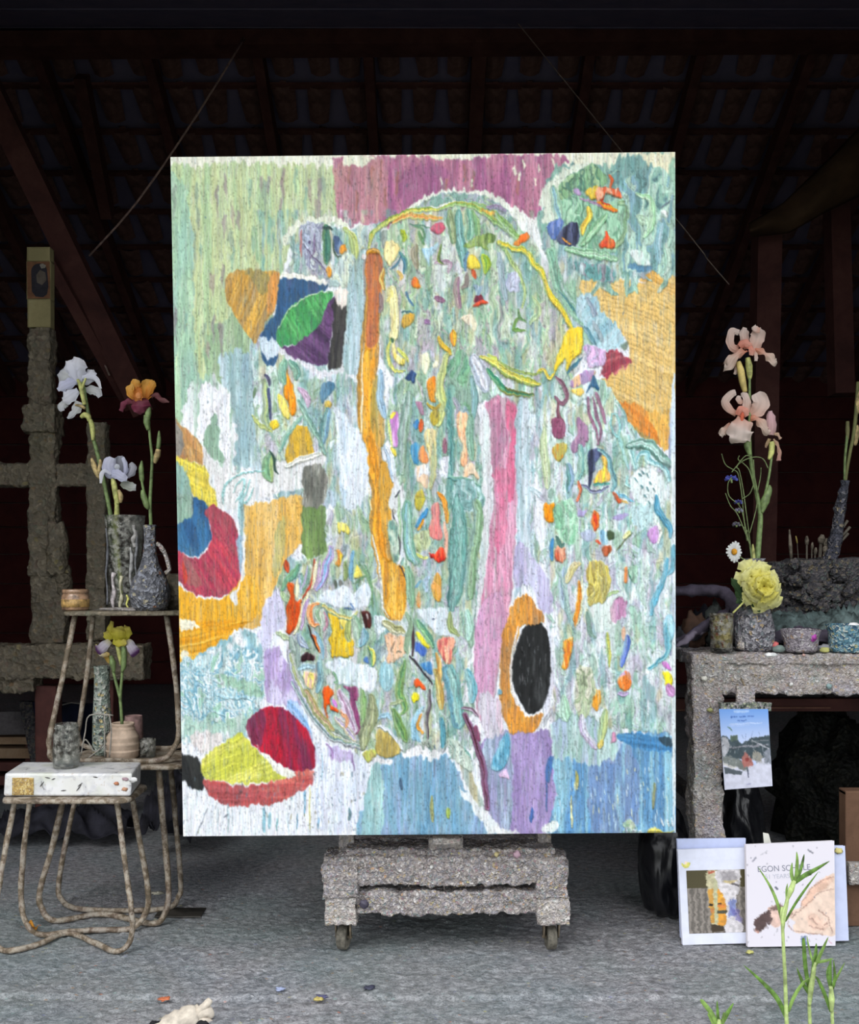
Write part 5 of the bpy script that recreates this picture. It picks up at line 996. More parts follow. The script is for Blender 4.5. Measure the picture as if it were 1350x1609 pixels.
edge = np.minimum(np.minimum(u, 1 - u) * 200, np.minimum(v, 1 - v) * 280)[..., 0]; edge = np.clip(edge, 0, 1)
Pd = P3 + nrm * (Hc * .0042 * edge + .0006)[..., None]
me = bpy.data.meshes.new('painted_surface')
nvv = nu_ * nv_; me.vertices.add(nvv); me.vertices.foreach_set('co', Pd.reshape(-1, 3).astype(np.float32).ravel())
i0 = (np.arange(nv_ - 1)[:, None] * nu_ + np.arange(nu_ - 1)[None, :]).ravel()
q = np.stack([i0, i0 + nu_, i0 + nu_ + 1, i0 + 1], 1).astype(np.int32)
me.loops.add(q.size); me.loops.foreach_set('vertex_index', q.ravel()); me.polygons.add(len(q))
me.polygons.foreach_set('loop_start', np.arange(0, q.size, 4, dtype=np.int32)); me.polygons.foreach_set('loop_total', np.full(len(q), 4, np.int32))
me.update(calc_edges=True); me.polygons.foreach_set('use_smooth', np.ones(len(q), bool))
ca = me.color_attributes.new('Col', 'FLOAT_COLOR', 'POINT'); ca.data.foreach_set('color', np.concatenate([lin_c, np.ones(lin_c.shape[:2] + (1,))], -1).astype(np.float32).ravel())
M_paint = vc_mat('oil_paint', .5, .22, .12, sc=900); me.materials.append(M_paint)
cv = thing('painting', 'tall abstract oil painting in pastel colours standing on the wheeled easel', 'painting', (cBL + cBR) / 2)
po = bpy.data.objects.new('painted_surface', me); link(po, cv)
back = [p + Vector(nrm) * -.002 for p in (cTL, cTR, cBR, cBL)]; n3_ = Vector(nrm)
M_cotton = simple('raw_canvas', (206, 202, 190), .9, .1, .05, 80)
MB().hexa(back + [p - n3_ * .034 for p in back]).build('canvas_edge', M_cotton, cv, False, bevel=.002)
# stretcher bars behind the cloth
ex = (cTR - cTL).normalized(); ez = (cTL - cBL).normalized()
def bar4(a, b, c, d, t0, t1): return MB().hexa([p - n3_ * t0 for p in (a, b, c, d)] + [p - n3_ * t1 for p in (a, b, c, d)])
for a, b, c, d in ((cTL, cTR, cTR - ez * .06, cTL - ez * .06), (cBL + ez * .06, cBR + ez * .06, cBR, cBL), (cTL, cTL + ex * .06, cBL + ex * .06, cBL), (cTR - ex * .06, cTR, cBR, cBR - ex * .06),
                   ((cTL + cBL) / 2 + ez * .03, (cTR + cBR) / 2 + ez * .03, (cTR + cBR) / 2 - ez * .03, (cTL + cBL) / 2 - ez * .03)):
    bar4(a, b, c, d, .036, .052).build('stretcher_bar', M_rawwood, cv, False)

# ------------------------------------------------------------------ wheeled easel, thick with paint
def X(px, Y): return (px - CX) / F * Y
def Z(py, Y): return EYE - (py - CY) / F * Y
def foot_y(py, z=0.0): return (EYE - z) * F / (py - CY)
ea = thing('easel', 'wheeled studio easel thickly crusted with grey paint, holding up the big canvas', 'easel', (X(700, 2.8), 2.9, 0))
Ye = 2.735
MBx = lambda: MB()
def px_crust(x0, y0, x1, y1, Y0, Y1, res=.0045, amp=.012, sc=56, sag=0.0):
    return MB().crust((X(x0, Y0), Y0, Z(y1, Y0)), (X(x1, Y0), Y1, Z(y0, Y0)), res, amp, sc, sag=sag)
px_crust(508, 1347, 889, 1391, Ye, Ye + .10, sag=.006).build('crossbeam', M_crust, ea)
px_crust(556, 1403, 850, 1437, Ye + .005, Ye + .07, sag=.004).build('crossbeam', M_crust, ea)
px_crust(545, 1335, 868, 1358, Ye + .012, Ye + .12, amp=.013, sc=40).build('canvas_tray', M_crust, ea)
for x0, x1 in ((508, 562), (843, 893)):
    px_crust(x0, 1360, x1, 1412, Ye - .012, Ye + .085, amp=.009).build('joint_block', M_crust, ea)
    px_crust(x0 + 3, 1410, x1 + (2 if x0 > 600 else -2), 1454, Ye - .008, Ye + .075, amp=.008).build('foot_block', M_crust2, ea)
for x0, x1 in ((514, 556), (848, 888)):
    MB().crust((X(x0, Ye), Ye + .06, Z(1448, Ye)), (X(x1, Ye), Ye + .62, Z(1408, Ye)), .012, .006).build('side_runner', M_crust, ea)
MB().crust((X(530, Ye), Ye + .56, Z(1440, Ye)), (X(872, Ye), Ye + .62, Z(1405, Ye)), .014, .006).build('crossbeam', M_crust, ea)
for x0, x1 in ((534, 557), (844, 865)):
    MB().crust((X(x0, 2.82), 2.80, Z(1372, 2.80)), (X(x1, 2.82), 2.845, Z(560, 2.82)), .010, .004).build('side_post', M_crust2, ea)
MB().crust((X(674, 2.80), 2.775, Z(1362, 2.78)), (X(727, 2.80), 2.825, 2.02), .010, .004).build('mast', M_crust2, ea)
MB().box((X(680, 2.76), 2.69, Z(1326, 2.7)), (X(722, 2.76), 2.78, Z(1316, 2.7))).build('canvas_ledge', M_crust2, ea, bevel=.003)
px_crust(674, 1316, 727, 1362, Ye + .02, Ye + .06, amp=.004).build('mast_foot', M_crust2, ea)
# a few heavy drips of paint under the beams and lumps on the tray
dr = MB()
for x, y, l in ((698, 1392, 9), (732, 1392, 6), (642, 1392, 5), (600, 1438, 4), (770, 1438, 5)):
    dr.tube([(X(x, Ye), Ye + .02, Z(y - 2, Ye)), (X(x, Ye), Ye + .02, Z(y + l, Ye))], [.004, .0015], 7)
dr.build('paint_drips', M_crust2, ea, kind='stuff')
for x, y, r, c in ((572, 1420, .011, (72, 68, 84)), (678, 1362, .005, (232, 232, 228)), (780, 1342, .006, (206, 192, 140)), (812, 1342, .010, (176, 146, 160)), (876, 1372, .008, (206, 210, 206))):
    MB().blob((X(x, Ye), Ye - .004, Z(y, Ye)), (r, r * .7, r), 12, 8, .5, 2.0, x, flat=False).build('paint_lump', simple('lump_paint', c, .5, .4), ea)
M_x = None
M_rubber = simple('worn_rubber', (112, 108, 98), .7, .25, .2, 80); M_fork = simple('caster_steel', (122, 110, 92), .55, .4, .25, 60)
for cx_, cy_, tilt in ((X(538, 2.785), 2.785, -.25), (X(867, 2.785), 2.785, .1), (X(538, 2.785), 3.31, .4), (X(867, 2.785), 3.31, -.3)):
    cs = MB(); r = .034; w = .013
    ca_, sa_ = math.cos(tilt), math.sin(tilt)
    def T(p): return (cx_ + p[0] * ca_ - p[1] * sa_, cy_ + p[0] * sa_ + p[1] * ca_, p[2])
    # wheel axis runs across; the wheel is seen nearly edge on
    ring = [(-w, r * .86), (-w * .8, r), (w * .8, r), (w, r * .86), (w, .008), (-w, .008)]
    V = []; seg = 24
    for a_, rr in ring:
        for k in range(seg):
            t = 2 * math.pi * k / seg; V.append(T((a_, rr * math.cos(t) + .012, r + rr * math.sin(t))))
    Fc = [(i * seg + k, i * seg + (k + 1) % seg, ((i + 1) % 6) * seg + (k + 1) % seg, ((i + 1) % 6) * seg + k) for i in range(6) for k in range(seg)]
    whl = MB().add(V, Fc).build('caster', M_rubber, ea)
    fk = MB()
    for sd in (-1, 1):
        P = [T((sd * .019, .005, .098)), T((sd * .021, .005, .075)), T((sd * .020, .012, .034))]
        for a, b in zip(P[:-1], P[1:]):
            a, b = Vector(a), Vector(b); fk.hexa([b + Vector((-.002, -.013, 0)), b + Vector((.002, -.013, 0)), a + Vector((.002, -.02, 0)), a + Vector((-.002, -.02, 0)), b + Vector((-.002, .013, 0)), b + Vector((.002, .013, 0)), a + Vector((.002, .02, 0)), a + Vector((-.002, .02, 0))])
    fk.hexa([Vector(T(p)) for p in ((-.023, -.02, .104), (.023, -.02, .104), (.023, -.02, .094), (-.023, -.02, .094), (-.023, .024, .104), (.023, .024, .104), (.023, .024, .094), (-.023, .024, .094))])
    fk.tube([T((-.024, .012, r)), T((.024, .012, r))], .004, 8)
    fk.build('fork', M_fork, whl, True)
    MB().lathe([(.012, 0), (.012, .02)], T((0, 0, .10)), 12).build('stem', M_fork, whl)

# ------------------------------------------------------------------ the old dusty easel in the half dark at the left
Yo = 4.15
oe = thing('easel', 'old dusty easel frame crusted with olive-grey paint, behind the stacked stools', 'easel', (X(70, Yo), Yo, 0))
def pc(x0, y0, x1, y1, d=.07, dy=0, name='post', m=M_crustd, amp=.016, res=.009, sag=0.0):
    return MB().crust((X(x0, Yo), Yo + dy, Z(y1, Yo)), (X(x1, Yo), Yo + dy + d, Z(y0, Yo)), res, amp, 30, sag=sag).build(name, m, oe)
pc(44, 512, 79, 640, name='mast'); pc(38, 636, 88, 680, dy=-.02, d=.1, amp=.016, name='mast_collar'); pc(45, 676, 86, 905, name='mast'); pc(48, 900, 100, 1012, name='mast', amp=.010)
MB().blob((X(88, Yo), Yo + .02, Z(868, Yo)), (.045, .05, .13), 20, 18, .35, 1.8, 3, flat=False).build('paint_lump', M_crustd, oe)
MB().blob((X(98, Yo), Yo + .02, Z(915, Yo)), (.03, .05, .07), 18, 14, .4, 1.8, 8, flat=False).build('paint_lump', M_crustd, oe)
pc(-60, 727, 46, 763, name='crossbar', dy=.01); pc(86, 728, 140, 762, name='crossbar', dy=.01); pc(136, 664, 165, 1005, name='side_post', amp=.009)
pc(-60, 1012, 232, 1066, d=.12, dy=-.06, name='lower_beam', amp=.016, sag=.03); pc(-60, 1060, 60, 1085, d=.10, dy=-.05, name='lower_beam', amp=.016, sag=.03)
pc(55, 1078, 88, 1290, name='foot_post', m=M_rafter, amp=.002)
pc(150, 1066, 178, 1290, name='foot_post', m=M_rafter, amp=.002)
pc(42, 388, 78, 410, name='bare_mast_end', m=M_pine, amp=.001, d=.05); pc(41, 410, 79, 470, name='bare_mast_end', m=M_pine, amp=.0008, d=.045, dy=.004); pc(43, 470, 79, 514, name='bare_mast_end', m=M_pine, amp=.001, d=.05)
def flat_poly(P, Y): return MB().add([W(x, y, Y) for x, y in P], [tuple(range(len(P)))[::-1]])
pic = MB().hexa([W(42, 411, Yo - .003), W(78, 411, Yo - .003), W(79, 469, Yo - .003), W(43, 469, Yo - .003)] + [W(42, 411, Yo + .002), W(78, 411, Yo + .002), W(79, 469, Yo + .002), W(43, 469, Yo + .002)])
pcd = pic.build('picture_card', simple('card_red_brown', (120, 84, 60), .8), oe, False)
arch = [(49 + 12.5 - 12.5 * math.cos(t), 426 - 12 * math.sin(t)) for t in np.linspace(0, math.pi, 14)] + [(76, 450), (74, 462), (68, 467), (56, 466), (50, 458)]
flat_poly(arch, Yo - .005).build('arched_image', simple('card_dark', (44, 42, 50), .8), pcd, False)
flat_poly([(62, 416), (67, 414), (72, 417), (71, 421), (65, 422)], Yo - .0065).build('pale_spot', simple('card_pale', (150, 146, 136), .8), pcd, False)
flat_poly([(57, 432), (63, 424), (71, 428), (73, 440), (66, 448), (58, 444)], Yo - .0062).build('grey_spot', simple('card_grey', (92, 84, 76), .8), pcd, False)
# ------------------------------------------------------------------ three tubular stools, paint-spattered
def pt(x, y, Y): return W(x, y, Y)
def fl(x, y, z=.008): return W(x, y, foot_y(y, z))
def stool(name_label, base, tubes, seat, group='tubular metal stools', seat_m=None):
    s = thing('stool', name_label, 'stool', base, group)
    for P, r in tubes: MB().tube(P, r, 10, True, .12, 5).build('leg_loop', M_leg, s)
    x0, y0, x1, y1, z_ = seat; R_ = .035; n = 8
    out = []
    for cx_, cy_, a0 in ((x1 - R_, y1 - R_, 0), (x0 + R_, y1 - R_, 90), (x0 + R_, y0 + R_, 180), (x1 - R_, y0 + R_, 270)):
        for k in range(n): a = math.radians(a0 + 90 * k / (n - 1)); out.append((cx_ + R_ * math.cos(a), cy_ + R_ * math.sin(a)))
    m = MB(); mx, my = (x0 + x1) / 2, (y0 + y1) / 2; V = []; L = len(out)
    for sc_, dz in ((.0, 0), (.55, 0), (.93, .0), (.985, -.002), (1.0, -.007), (1.0, -.013), (.985, -.013), (.97, -.006), (.55, -.005), (0, -.005)):
        for (x, y) in out:
            q = Vector((mx + (x - mx) * sc_, my + (y - my) * sc_, z_ + dz)); q.z += .0012 * noise.noise(q * 40); V.append(q)
    m.add(V, [(i * L + k, i * L + (k + 1) % L, (i + 1) * L + (k + 1) % L, (i + 1) * L + k) for i in range(9) for k in range(L)])
    m.build('seat', seat_m or M_leg, s, weld=True)
    return s
z1 = .418
stool('rusty painted tube stool nearest the camera, with the white tin on its seat', (X(110, 2.85), 2.85, 0), [
    ([pt(25, 1250, 2.82), pt(2, 1370, 2.79), pt(-8, 1440, 2.775), pt(-9, 1478, 2.775), pt(3, 1492, 2.775), fl(22, 1493), fl(62, 1483), fl(106, 1466), fl(150, 1482), fl(182, 1495), pt(203, 1482, 2.775), pt(208, 1445, 2.78), pt(197, 1360, 2.80), pt(183, 1252, 2.82)], .0078),
    ([pt(48, 1250, 2.96), pt(38, 1330, 2.95), pt(33, 1400, 2.95), pt(37, 1440, 2.94), pt(52, 1464, 2.925), fl(75, 1469), fl(108, 1464), fl(160, 1461), fl(206, 1459), pt(226, 1440, 2.95), pt(233, 1408, 2.95), pt(223, 1340, 2.95), pt(207, 1250, 2.96)], .0082)],
    (X(3, 2.79), 2.765, X(207, 2.79), 2.972, z1), group=None)
z2 = .466
stool('lower of the two stacked tube stools, standing on the floor beside the canvas', (X(175, 3.05), 3.1, 0), [
    ([pt(112, 1203, 3.03), pt(82, 1330, 3.0), pt(63, 1398, 2.99), pt(66, 1428, 2.99), fl(88, 1447), fl(160, 1436), fl(236, 1451), pt(258, 1438, 2.99), pt(265, 1400, 2.99), pt(258, 1310, 3.0), pt(249, 1203, 3.03)], .0088),
    ([pt(130, 1203, 3.2), pt(102, 1330, 3.16), pt(92, 1392, 3.15), pt(96, 1412, 3.15), fl(118, 1427), fl(186, 1431), fl(262, 1427), pt(281, 1408, 3.15), pt(284, 1385, 3.15), pt(278, 1310, 3.17), pt(268, 1203, 3.2)], .0082)],
    (X(86, 3.0), 2.985, X(288, 3.0), 3.26, z2), group=None)
z3 = .918
def on2(x, y, Y): return W(x, y, Y)
stool('upper stacked tube stool, its legs resting on the seat of the one below', (X(190, 3.08), 3.1, z2), [
    ([pt(118, 966, 3.05), pt(99, 1060, 3.03), pt(80, 1148, 3.01), pt(78, 1175, 3.01), Vector((X(90, 3.02), 3.012, z2 + .010)), Vector((X(165, 3.02), 3.014, z2 + .010)), Vector((X(250, 3.02), 3.012, z2 + .010)), pt(272, 1177, 3.02), pt(281, 1145, 3.02), pt(275, 1060, 3.03), pt(262, 966, 3.05)], .0082),
    ([pt(147, 966, 3.2), pt(138, 1050, 3.19), pt(127, 1125, 3.18), pt(123, 1155, 3.22), Vector((X(136, 3.23), 3.235, z2 + .010)), Vector((X(190, 3.23), 3.235, z2 + .010)), Vector((X(276, 3.23), 3.235, z2 + .010)), pt(300, 1150, 3.18), pt(304, 1120, 3.18), pt(296, 1050, 3.19), pt(285, 966, 3.2)], .0078)],
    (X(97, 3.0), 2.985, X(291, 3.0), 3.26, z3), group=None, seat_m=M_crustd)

# the white tin on the near stool
def tin_mat():
    m, nt, b = mat('chipped_white_paint', rough=.45, spec=.4); v = coords(nt); n = noise_t(nt, v, 24, 5, .6, .8); n2 = noise_t(nt, v, 70, 3); n3 = noise_t(nt, v, 9, 3)
    c = ramp(nt, n3.outputs['Color'], [(.3, (214, 214, 206)), (.5, (226, 226, 228)), (.65, (196, 200, 184))])
    c = mixc(nt, c, (140, 142, 160), ramp(nt, n.outputs['Fac'], [(.46, (0, 0, 0)), (.58, (150, 150, 150))]))
    c = mixc(nt, c, (84, 84, 84), ramp(nt, n.outputs['Fac'], [(.615, (0, 0, 0)), (.64, (200, 200, 200))])); c = mixc(nt, c, (176, 150, 116), ramp(nt, n2.outputs['Fac'], [(.64, (0, 0, 0)), (.70, (170, 170, 170))]))
    nt.links.new(c, b.inputs['Base Color']); bumpn(nt, b, n.outputs['Fac'], .35, .004); return m
M_tin = tin_mat()
Yt = 2.79; tb = z1 + .002; tt = z1 + .065
tn = thing('tin_box', 'white paint-smeared flat tin box lying on the near stool', 'box', (X(108, Yt), 2.88, tb))
f0, f1, f2, f3 = W(7, 1217, Yt), W(208, 1218, Yt), W(206, 1249, Yt), W(5, 1249, Yt)
bk = 2.955
def tinhex(a, b, c, d, zt, zb):
    return MB().hexa([Vector((a.x, a.y, zt)), Vector((b.x, b.y, zt)), Vector((c.x, c.y, zb)), Vector((d.x, d.y, zb)), Vector((X(35, bk), bk, zt)), Vector((X(222, bk), bk, zt)), Vector((X(221, bk), bk, zb)), Vector((X(33, bk), bk, zb))])
tinhex(f0, f1, f2, f3, tt, tb).build('body', M_tin, tn, False, bevel=.006)
lb = MB().crust((X(20, Yt), Yt - .0025, Z(1249, Yt)), (X(53, Yt), Yt + .001, Z(1222, Yt)), .004, .0012, 60).build('label', crust_mat('ochre_label', [(0, (190, 160, 96)), (.3, (170, 140, 84)), (.6, (206, 186, 130)), (.8, (150, 124, 80))], 120, bump=.3), tn)
for x, y, r, c in ((209, 1225, .008, (236, 236, 236)), (183, 1231, .005, (180, 120, 90)), (196, 1240, .006, (196, 150, 120)), (197, 1224, .006, (190, 160, 170))):
    MB().blob((X(x, Yt), Yt - .001, Z(y, Yt)), (r * 1.5, .003, r * .8), 12, 8, .6, 2.4, x, flat=False).build('paint_dab', simple('dab', c, .5), tn)
M_flatdark = simple('dark_flake', (86, 84, 82), .6)
for x, y, l, a in ((124, 1238, 12, -.9), (100, 1242, 8, -.1), (75, 1222, 8, .2), (84, 1224, 6, -.4), (150, 1221, 7, .1), (66, 1232, 10, -.9), (126, 1233, 9, -.7)):
    p = [(X(x, Yt) + t * l / F * Yt * math.cos(a), Yt - .0008, Z(y, Yt) - t * l / F * Yt * math.sin(a)) for t in (-.5, 0, .5)]
    MB().tube(p, [.0006, .0018, .0006], 6).build('crack', M_flatdark, tn)

# ------------------------------------------------------------------ vessels on the stools
def vessel(name, label, cat, x, ybase, Y, prof, m, zb, amp=0.0, sc=40, lump=0.0, part='body', group=None):
    """prof in photograph pixels: (half width, height above the foot)"""
    k = Y / F; c = Vector((X(x, Y), Y, zb))
    t = thing(name, label, cat, c, group)
    o = MB().lathe([(a * k, b * k) for a, b in prof], c, 36, amp, sc, lump).build(part, m, t)
    return t, c, k
t, c, k = vessel('glass_jar', 'smeared empty glass jar standing on the white tin', 'jar', 104.5, 1204, 2.87, [(18, 0), (20, 2), (20.5, 8), (20.3, 35), (20, 50), (18, 57), (17, 60), (17.2, 68), (16.6, 69), (16, 68), (15.8, 60), (18.6, 50), (19, 10), (17, 4), (0, 4)], M_glass, tt + .001)
MB().lathe([(17.3 * k, 60 * k), (18.6 * k, 61 * k), (18.6 * k, 63 * k), (17.3 * k, 64 * k)], c, 32).build('rim_ring', M_glass, t)
M_clay = simple('unglazed_clay', (200, 178, 158), .8, .15, .10, 26)
t, c, k = vessel('clay_pot', 'small beige ribbed clay pot holding the yellow and purple iris', 'pot', 193, 1195, 3.10, [(22, 0), (24, 3), (24.6, 10), (25.6, 12), (25.6, 13), (23.6, 14), (24.6, 16), (25, 22), (25.8, 24), (23.8, 25.5), (24.6, 28), (24.6, 33), (25, 34.5), (22.8, 36), (22.6, 38), (19, 43), (18.6, 46), (19, 47.5), (16.8, 48.5), (16.6, 51), (18.2, 53), (17.4, 55), (16, 55.5), (14.5, 53), (15, 45), (20, 34), (20, 6), (0, 5)], M_clay, z2 + .001, .0004, 60)
t, c, k = vessel('clay_cup', 'pinkish-grey clay cup behind the beige ribbed pot', 'cup', 210, 1190, 3.19, [(13, 0), (14.5, 20), (14, 44), (13.4, 58), (12.4, 58), (12.6, 44), (12, 6), (0, 5)], simple('pinkish_clay', (150, 122, 118), .8, .2, .2, 30), z2 + .001, .002, 50)
t, c, k = vessel('glass_mug', 'little glass mug with a handle, right of the beige pot on the lower stool', 'mug', 232, 1192, 3.12, [(11, 0), (12, 2), (12.5, 28), (11.6, 28), (11, 4), (0, 4)], M_glass, z2 + .001)
MB().tube([c + Vector((d * k, -.012, e * k)) for d, e in ((-9, 22), (-2, 24), (4, 20), (3, 14), (-4, 8), (-9, 6))], .0022, 8, sm=4).build('handle', simple('bright_wire', (190, 188, 180), .4, .5), t)
t, c, k = vessel('paint_tube_bottle', 'tall white and green paint-crusted cylinder bottle on the lower stool', 'bottle', 160, 1188, 3.155, [(13, 0), (14.2, 6), (14, 60), (12.4, 100), (11.4, 136), (11.6, 139), (10.4, 139), (10, 134), (0, 133)], crust_mat('green_white_crust', [(0, (150, 164, 152)), (.25, (196, 198, 190)), (.45, (120, 134, 126)), (.6, (170, 180, 170)), (.8, (92, 96, 94)), (.93, (206, 190, 140))], 60), z2 + .001, .003, 60)
ws = thing('wire_stand', 'bent wire stand leaning in front of the crusted cylinder bottle', 'stand', (X(150, 3.06), 3.06, z2))
M_wire = simple('grey_wire', (150, 146, 138), .5, .4, .2, 50)
for P in ([(127, 1188), (134, 1150), (141, 1124), (178, 1124)], [(164, 1124), (165, 1192)], [(129, 1172), (134, 1162), (141, 1170), (147, 1180), (156, 1178), (162, 1168)], [(138, 1192), (158, 1176)], [(172, 1124), (175, 1150), (172, 1190)]):
    MB().tube([W(x, y, 3.034 + .001 * i) for i, (x, y) in enumerate(P)], .0022, 6, sm=4).build('wire', M_wire, ws)
t, c, k = vessel('screw_jar', 'low glass jar with orange paint remains, left end of the upper stool', 'jar', 118.5, 963, 3.06, [(19, 0), (20.5, 2), (20.8, 22), (19, 25), (18.4, 26), (20, 27), (20, 32), (19, 32.5), (17.6, 31), (17.6, 26), (19, 22), (19, 3), (0, 3)], simple('amber_smeared_glass', (150, 120, 96), .25, .6, .35, 40), z3 + .001)
MB().lathe([(15 * k, 4 * k), (21.3 * k, 5 * k), (21.3 * k, 17 * k), (15 * k, 18 * k)], c, 32).build('paint_smear', simple('ochre_smear', (168, 136, 84), .5, .4, .4, 50), t)
t, c, k = vessel('glass_vase', 'tall flared glass vase streaked with paint, holding the two white irises', 'vase', 196, 962, 3.17, [(24, 0), (25, 3), (24, 30), (25, 70), (28, 110), (31.5, 146), (30.5, 146), (27, 110), (24, 70), (22.6, 30), (23, 5), (0, 5)], M_glass, z3 + .001)
for x0, w_, yb_, yt_, cc in ((178, 9, 900, 955, (186, 178, 180)), (206, 7, 860, 940, (150, 150, 150)), (214, 6, 840, 950, (120, 122, 126)), (190, 7, 905, 960, (190, 186, 160)), (168, 5, 830, 950, (96, 98, 104)), (200, 5, 935, 960, (230, 206, 110)), (211, 12, 825, 860, (150, 148, 146))):
    MB().tube([W(x0 + 1.5 * math.sin(i * 2.1 + x0), yb_ + (yt_ - yb_) * i / 5, 3.17 - .052 + .0002 * abs(x0 - 196)) for i in range(6)], [w_ * k * .32 * (1 + .4 * math.sin(i * 1.7 + x0)) for i in range(6)], 8, True, .3, 4).build('paint_run', simple('run', cc, .5, .4, .3, 60), t)
t, c, k = vessel('stoneware_jug', 'narrow-necked round jug crusted in blue-grey paint, holding the orange iris', 'jug', 236, 964, 3.045, [(22, 0), (27, 6), (31, 20), (31, 34), (27, 48), (19, 62), (13, 76), (10.5, 90), (9.6, 110), (10, 130), (11, 133), (9.5, 134), (8, 130), (8, 90), (0, 88)], crust_mat('bluegrey_crust', [(0, (106, 108, 116)), (.25, (136, 138, 146)), (.45, (88, 90, 98)), (.6, (152, 156, 168)), (.75, (116, 116, 120)), (.93, (176, 168, 146)), (.98, (180, 134, 110))], 60), z3 + .001, .0045, 45)
MB().tube([c + Vector((d * k, 0, e * k)) for d, e in ((10, 104), (16, 101), (24, 86), (30, 68), (30, 62), (24, 58))], .0065, 8, True, .2, 4).build('handle', M_crust2, t)
t, c, k = vessel('paint_pot', 'squat dusty grey pot half hidden behind the canvas edge on the upper stool', 'pot', 283, 962, 3.16, [(20, 0), (22, 20), (21, 52), (18, 55), (0, 55)], M_crustd, z3 + .001, .003)
# splash of hardened paint under the vases
MB().blob((X(205, 3.06), 3.07, z3 + .002), (.10, .05, .006), 40, 8, .5, 3, 5).build('dried_paint_puddle', M_crust2).__setitem__('label', 'hardened paint puddle round the vase foot on the upper stool'); bpy.data.objects['dried_paint_puddle']['category'] = 'paint'
# ------------------------------------------------------------------ flowers
def petal(parent, P, wd, cols, cup=.35, ruf=.0, Y=3.08, side=1, name='petal', th=.0006, seed=None, nv=9):
    """a petal along a spine given in photograph pixels plus depth; wd: full widths in pixels; cols: colours from claw to tip"""
    k = Y / F; sd = seed if seed is not None else random.random() * 50
    S_ = [Vector((x, d, y)) for x, y, d in P]; m = len(S_); Q = []; WW = []; st = 5
    for i in range(m - 1):
        p0 = S_[max(i - 1, 0)]; p1 = S_[i]; p2 = S_[i + 1]; p3 = S_[min(i + 2, m - 1)]
        for j in range(st):
            t = j / st; Q.append(.5 * ((2 * p1) + (p2 - p0) * t + (2 * p0 - 5 * p1 + 4 * p2 - p3) * t * t + (3 * p1 - p0 - 3 * p2 + p3) * t ** 3)); a = t * t * (3 - 2 * t); WW.append(wd[i] * (1 - a) + wd[i + 1] * a)
    Q.append(S_[-1]); WW.append(wd[-1]); n = len(Q); mb = MB(); mb.c = []
    cl = [np.array(lin(c)[:3]) for c in cols]
    for i, q in enumerate(Q):
        a = Q[max(i - 1, 0)]; b = Q[min(i + 1, n - 1)]; d = Vector((b.x - a.x, b.z - a.z)); d = d.normalized() if d.length > 1e-6 else Vector((0, 1))
        tq = i / (n - 1)
        for j in range(nv):
            v = 2 * j / (nv - 1) - 1; w_ = WW[i] * .5
            r_ = ruf * math.sin(tq * 17 + sd + v * 2) * abs(v) ** 2 * 1.0
            x = q.x - d.y * v * w_ * (1 + .06 * math.sin(tq * 23 + sd * v)) ; y = q.z + d.x * v * w_ + r_ * 1.5
            dep = q.y + cup * w_ * (v * v - .3) + r_ * 3.0 + .4 * math.sin(v * 9 + sd) * (w_ > 4)
            mb.v.append(tuple(W(x, y, Y) + Vector((0, dep * k, 0))))
            cc = tq * (len(cl) - 1); ci = min(int(cc), len(cl) - 2) if len(cl) > 1 else 0; f = cc - ci
            base = cl[ci] * (1 - f) + cl[min(ci + 1, len(cl) - 1)] * f if len(cl) > 1 else cl[0]
            vein = 1 - .10 * (math.sin(v * 11 + sd) > .3); mb.c.append(tuple(np.clip(base * vein, 0, 1)) + (1.0,))
    mb.f = [(i * nv + j, i * nv + j + 1, (i + 1) * nv + j + 1, (i + 1) * nv + j) for i in range(n - 1) for j in range(nv - 1)]
    return mb.build(name, M_petal, parent)
def stem(parent, P, r, Y, m=None, name='stem'):
    return MB().tube([W(x, y, Y + d) for x, y, d in P], [q * Y / F for q in (r if hasattr(r, '__len__') else [r] * len(P))], 9, sm=4).build(name, m or M_stem, parent)
def swell(parent, P, wd, Y, m, name='bud'):
    return MB().tube([W(x, y, Y) for x, y in P], [w_ * .5 * Y / F for w_ in wd], 12, sm=4).build(name, m, parent)
WH = [(214, 216, 232), (226, 228, 240), (232, 232, 240)]; WH2 = [(196, 198, 196), (206, 208, 210), (196, 198, 206)]; LV = [(190, 194, 220), (206, 208, 234), (216, 218, 238)]
Y1 = 3.17
i1 = thing('iris', 'tall white iris with several spent blooms down its stem, in the glass vase', 'flower', (X(190, Y1), Y1, z3 + .02))
stem(i1, [(190, 945, 0), (186, 905, 0), (180, 850, 0), (175, 815, 0), (166, 770, 0), (155, 720, 0), (147, 690, 0), (141, 660, 0), (135, 630, 0), (130, 600, 0)], [2.2, 2.4, 3.2, 3.4, 3.2, 3.2, 3, 2.8, 3, 2.5], Y1)
petal(i1, [(124, 602, 0), (112, 592, -4), (101, 588, -3), (94, 584, 0)], [6, 26, 30, 14], WH2, .3, .8, Y1); petal(i1, [(126, 602, -3), (122, 588, -6), (122, 574, -8), (124, 563, -6)], [8, 28, 32, 14], WH, .5, .8, Y1)
petal(i1, [(128, 602, 0), (137, 594, 0), (141, 586, 2), (142, 580, 4)], [6, 22, 20, 8], WH, .4, .8, Y1); petal(i1, [(122, 600, -6), (118, 586, -9), (114, 576, -9), (112, 568, -7)], [6, 20, 24, 12], WH, .4, .8, Y1)
petal(i1, [(122, 598, -5), (113, 603, -9), (102, 608, -9), (93, 614, -6)], [10, 16, 16, 7], LV, .3, .5, Y1); petal(i1, [(128, 594, -3), (143, 593, -6), (154, 597, -8), (161, 612, -8)], [5, 7, 8, 3], WH, .4, .3, Y1)
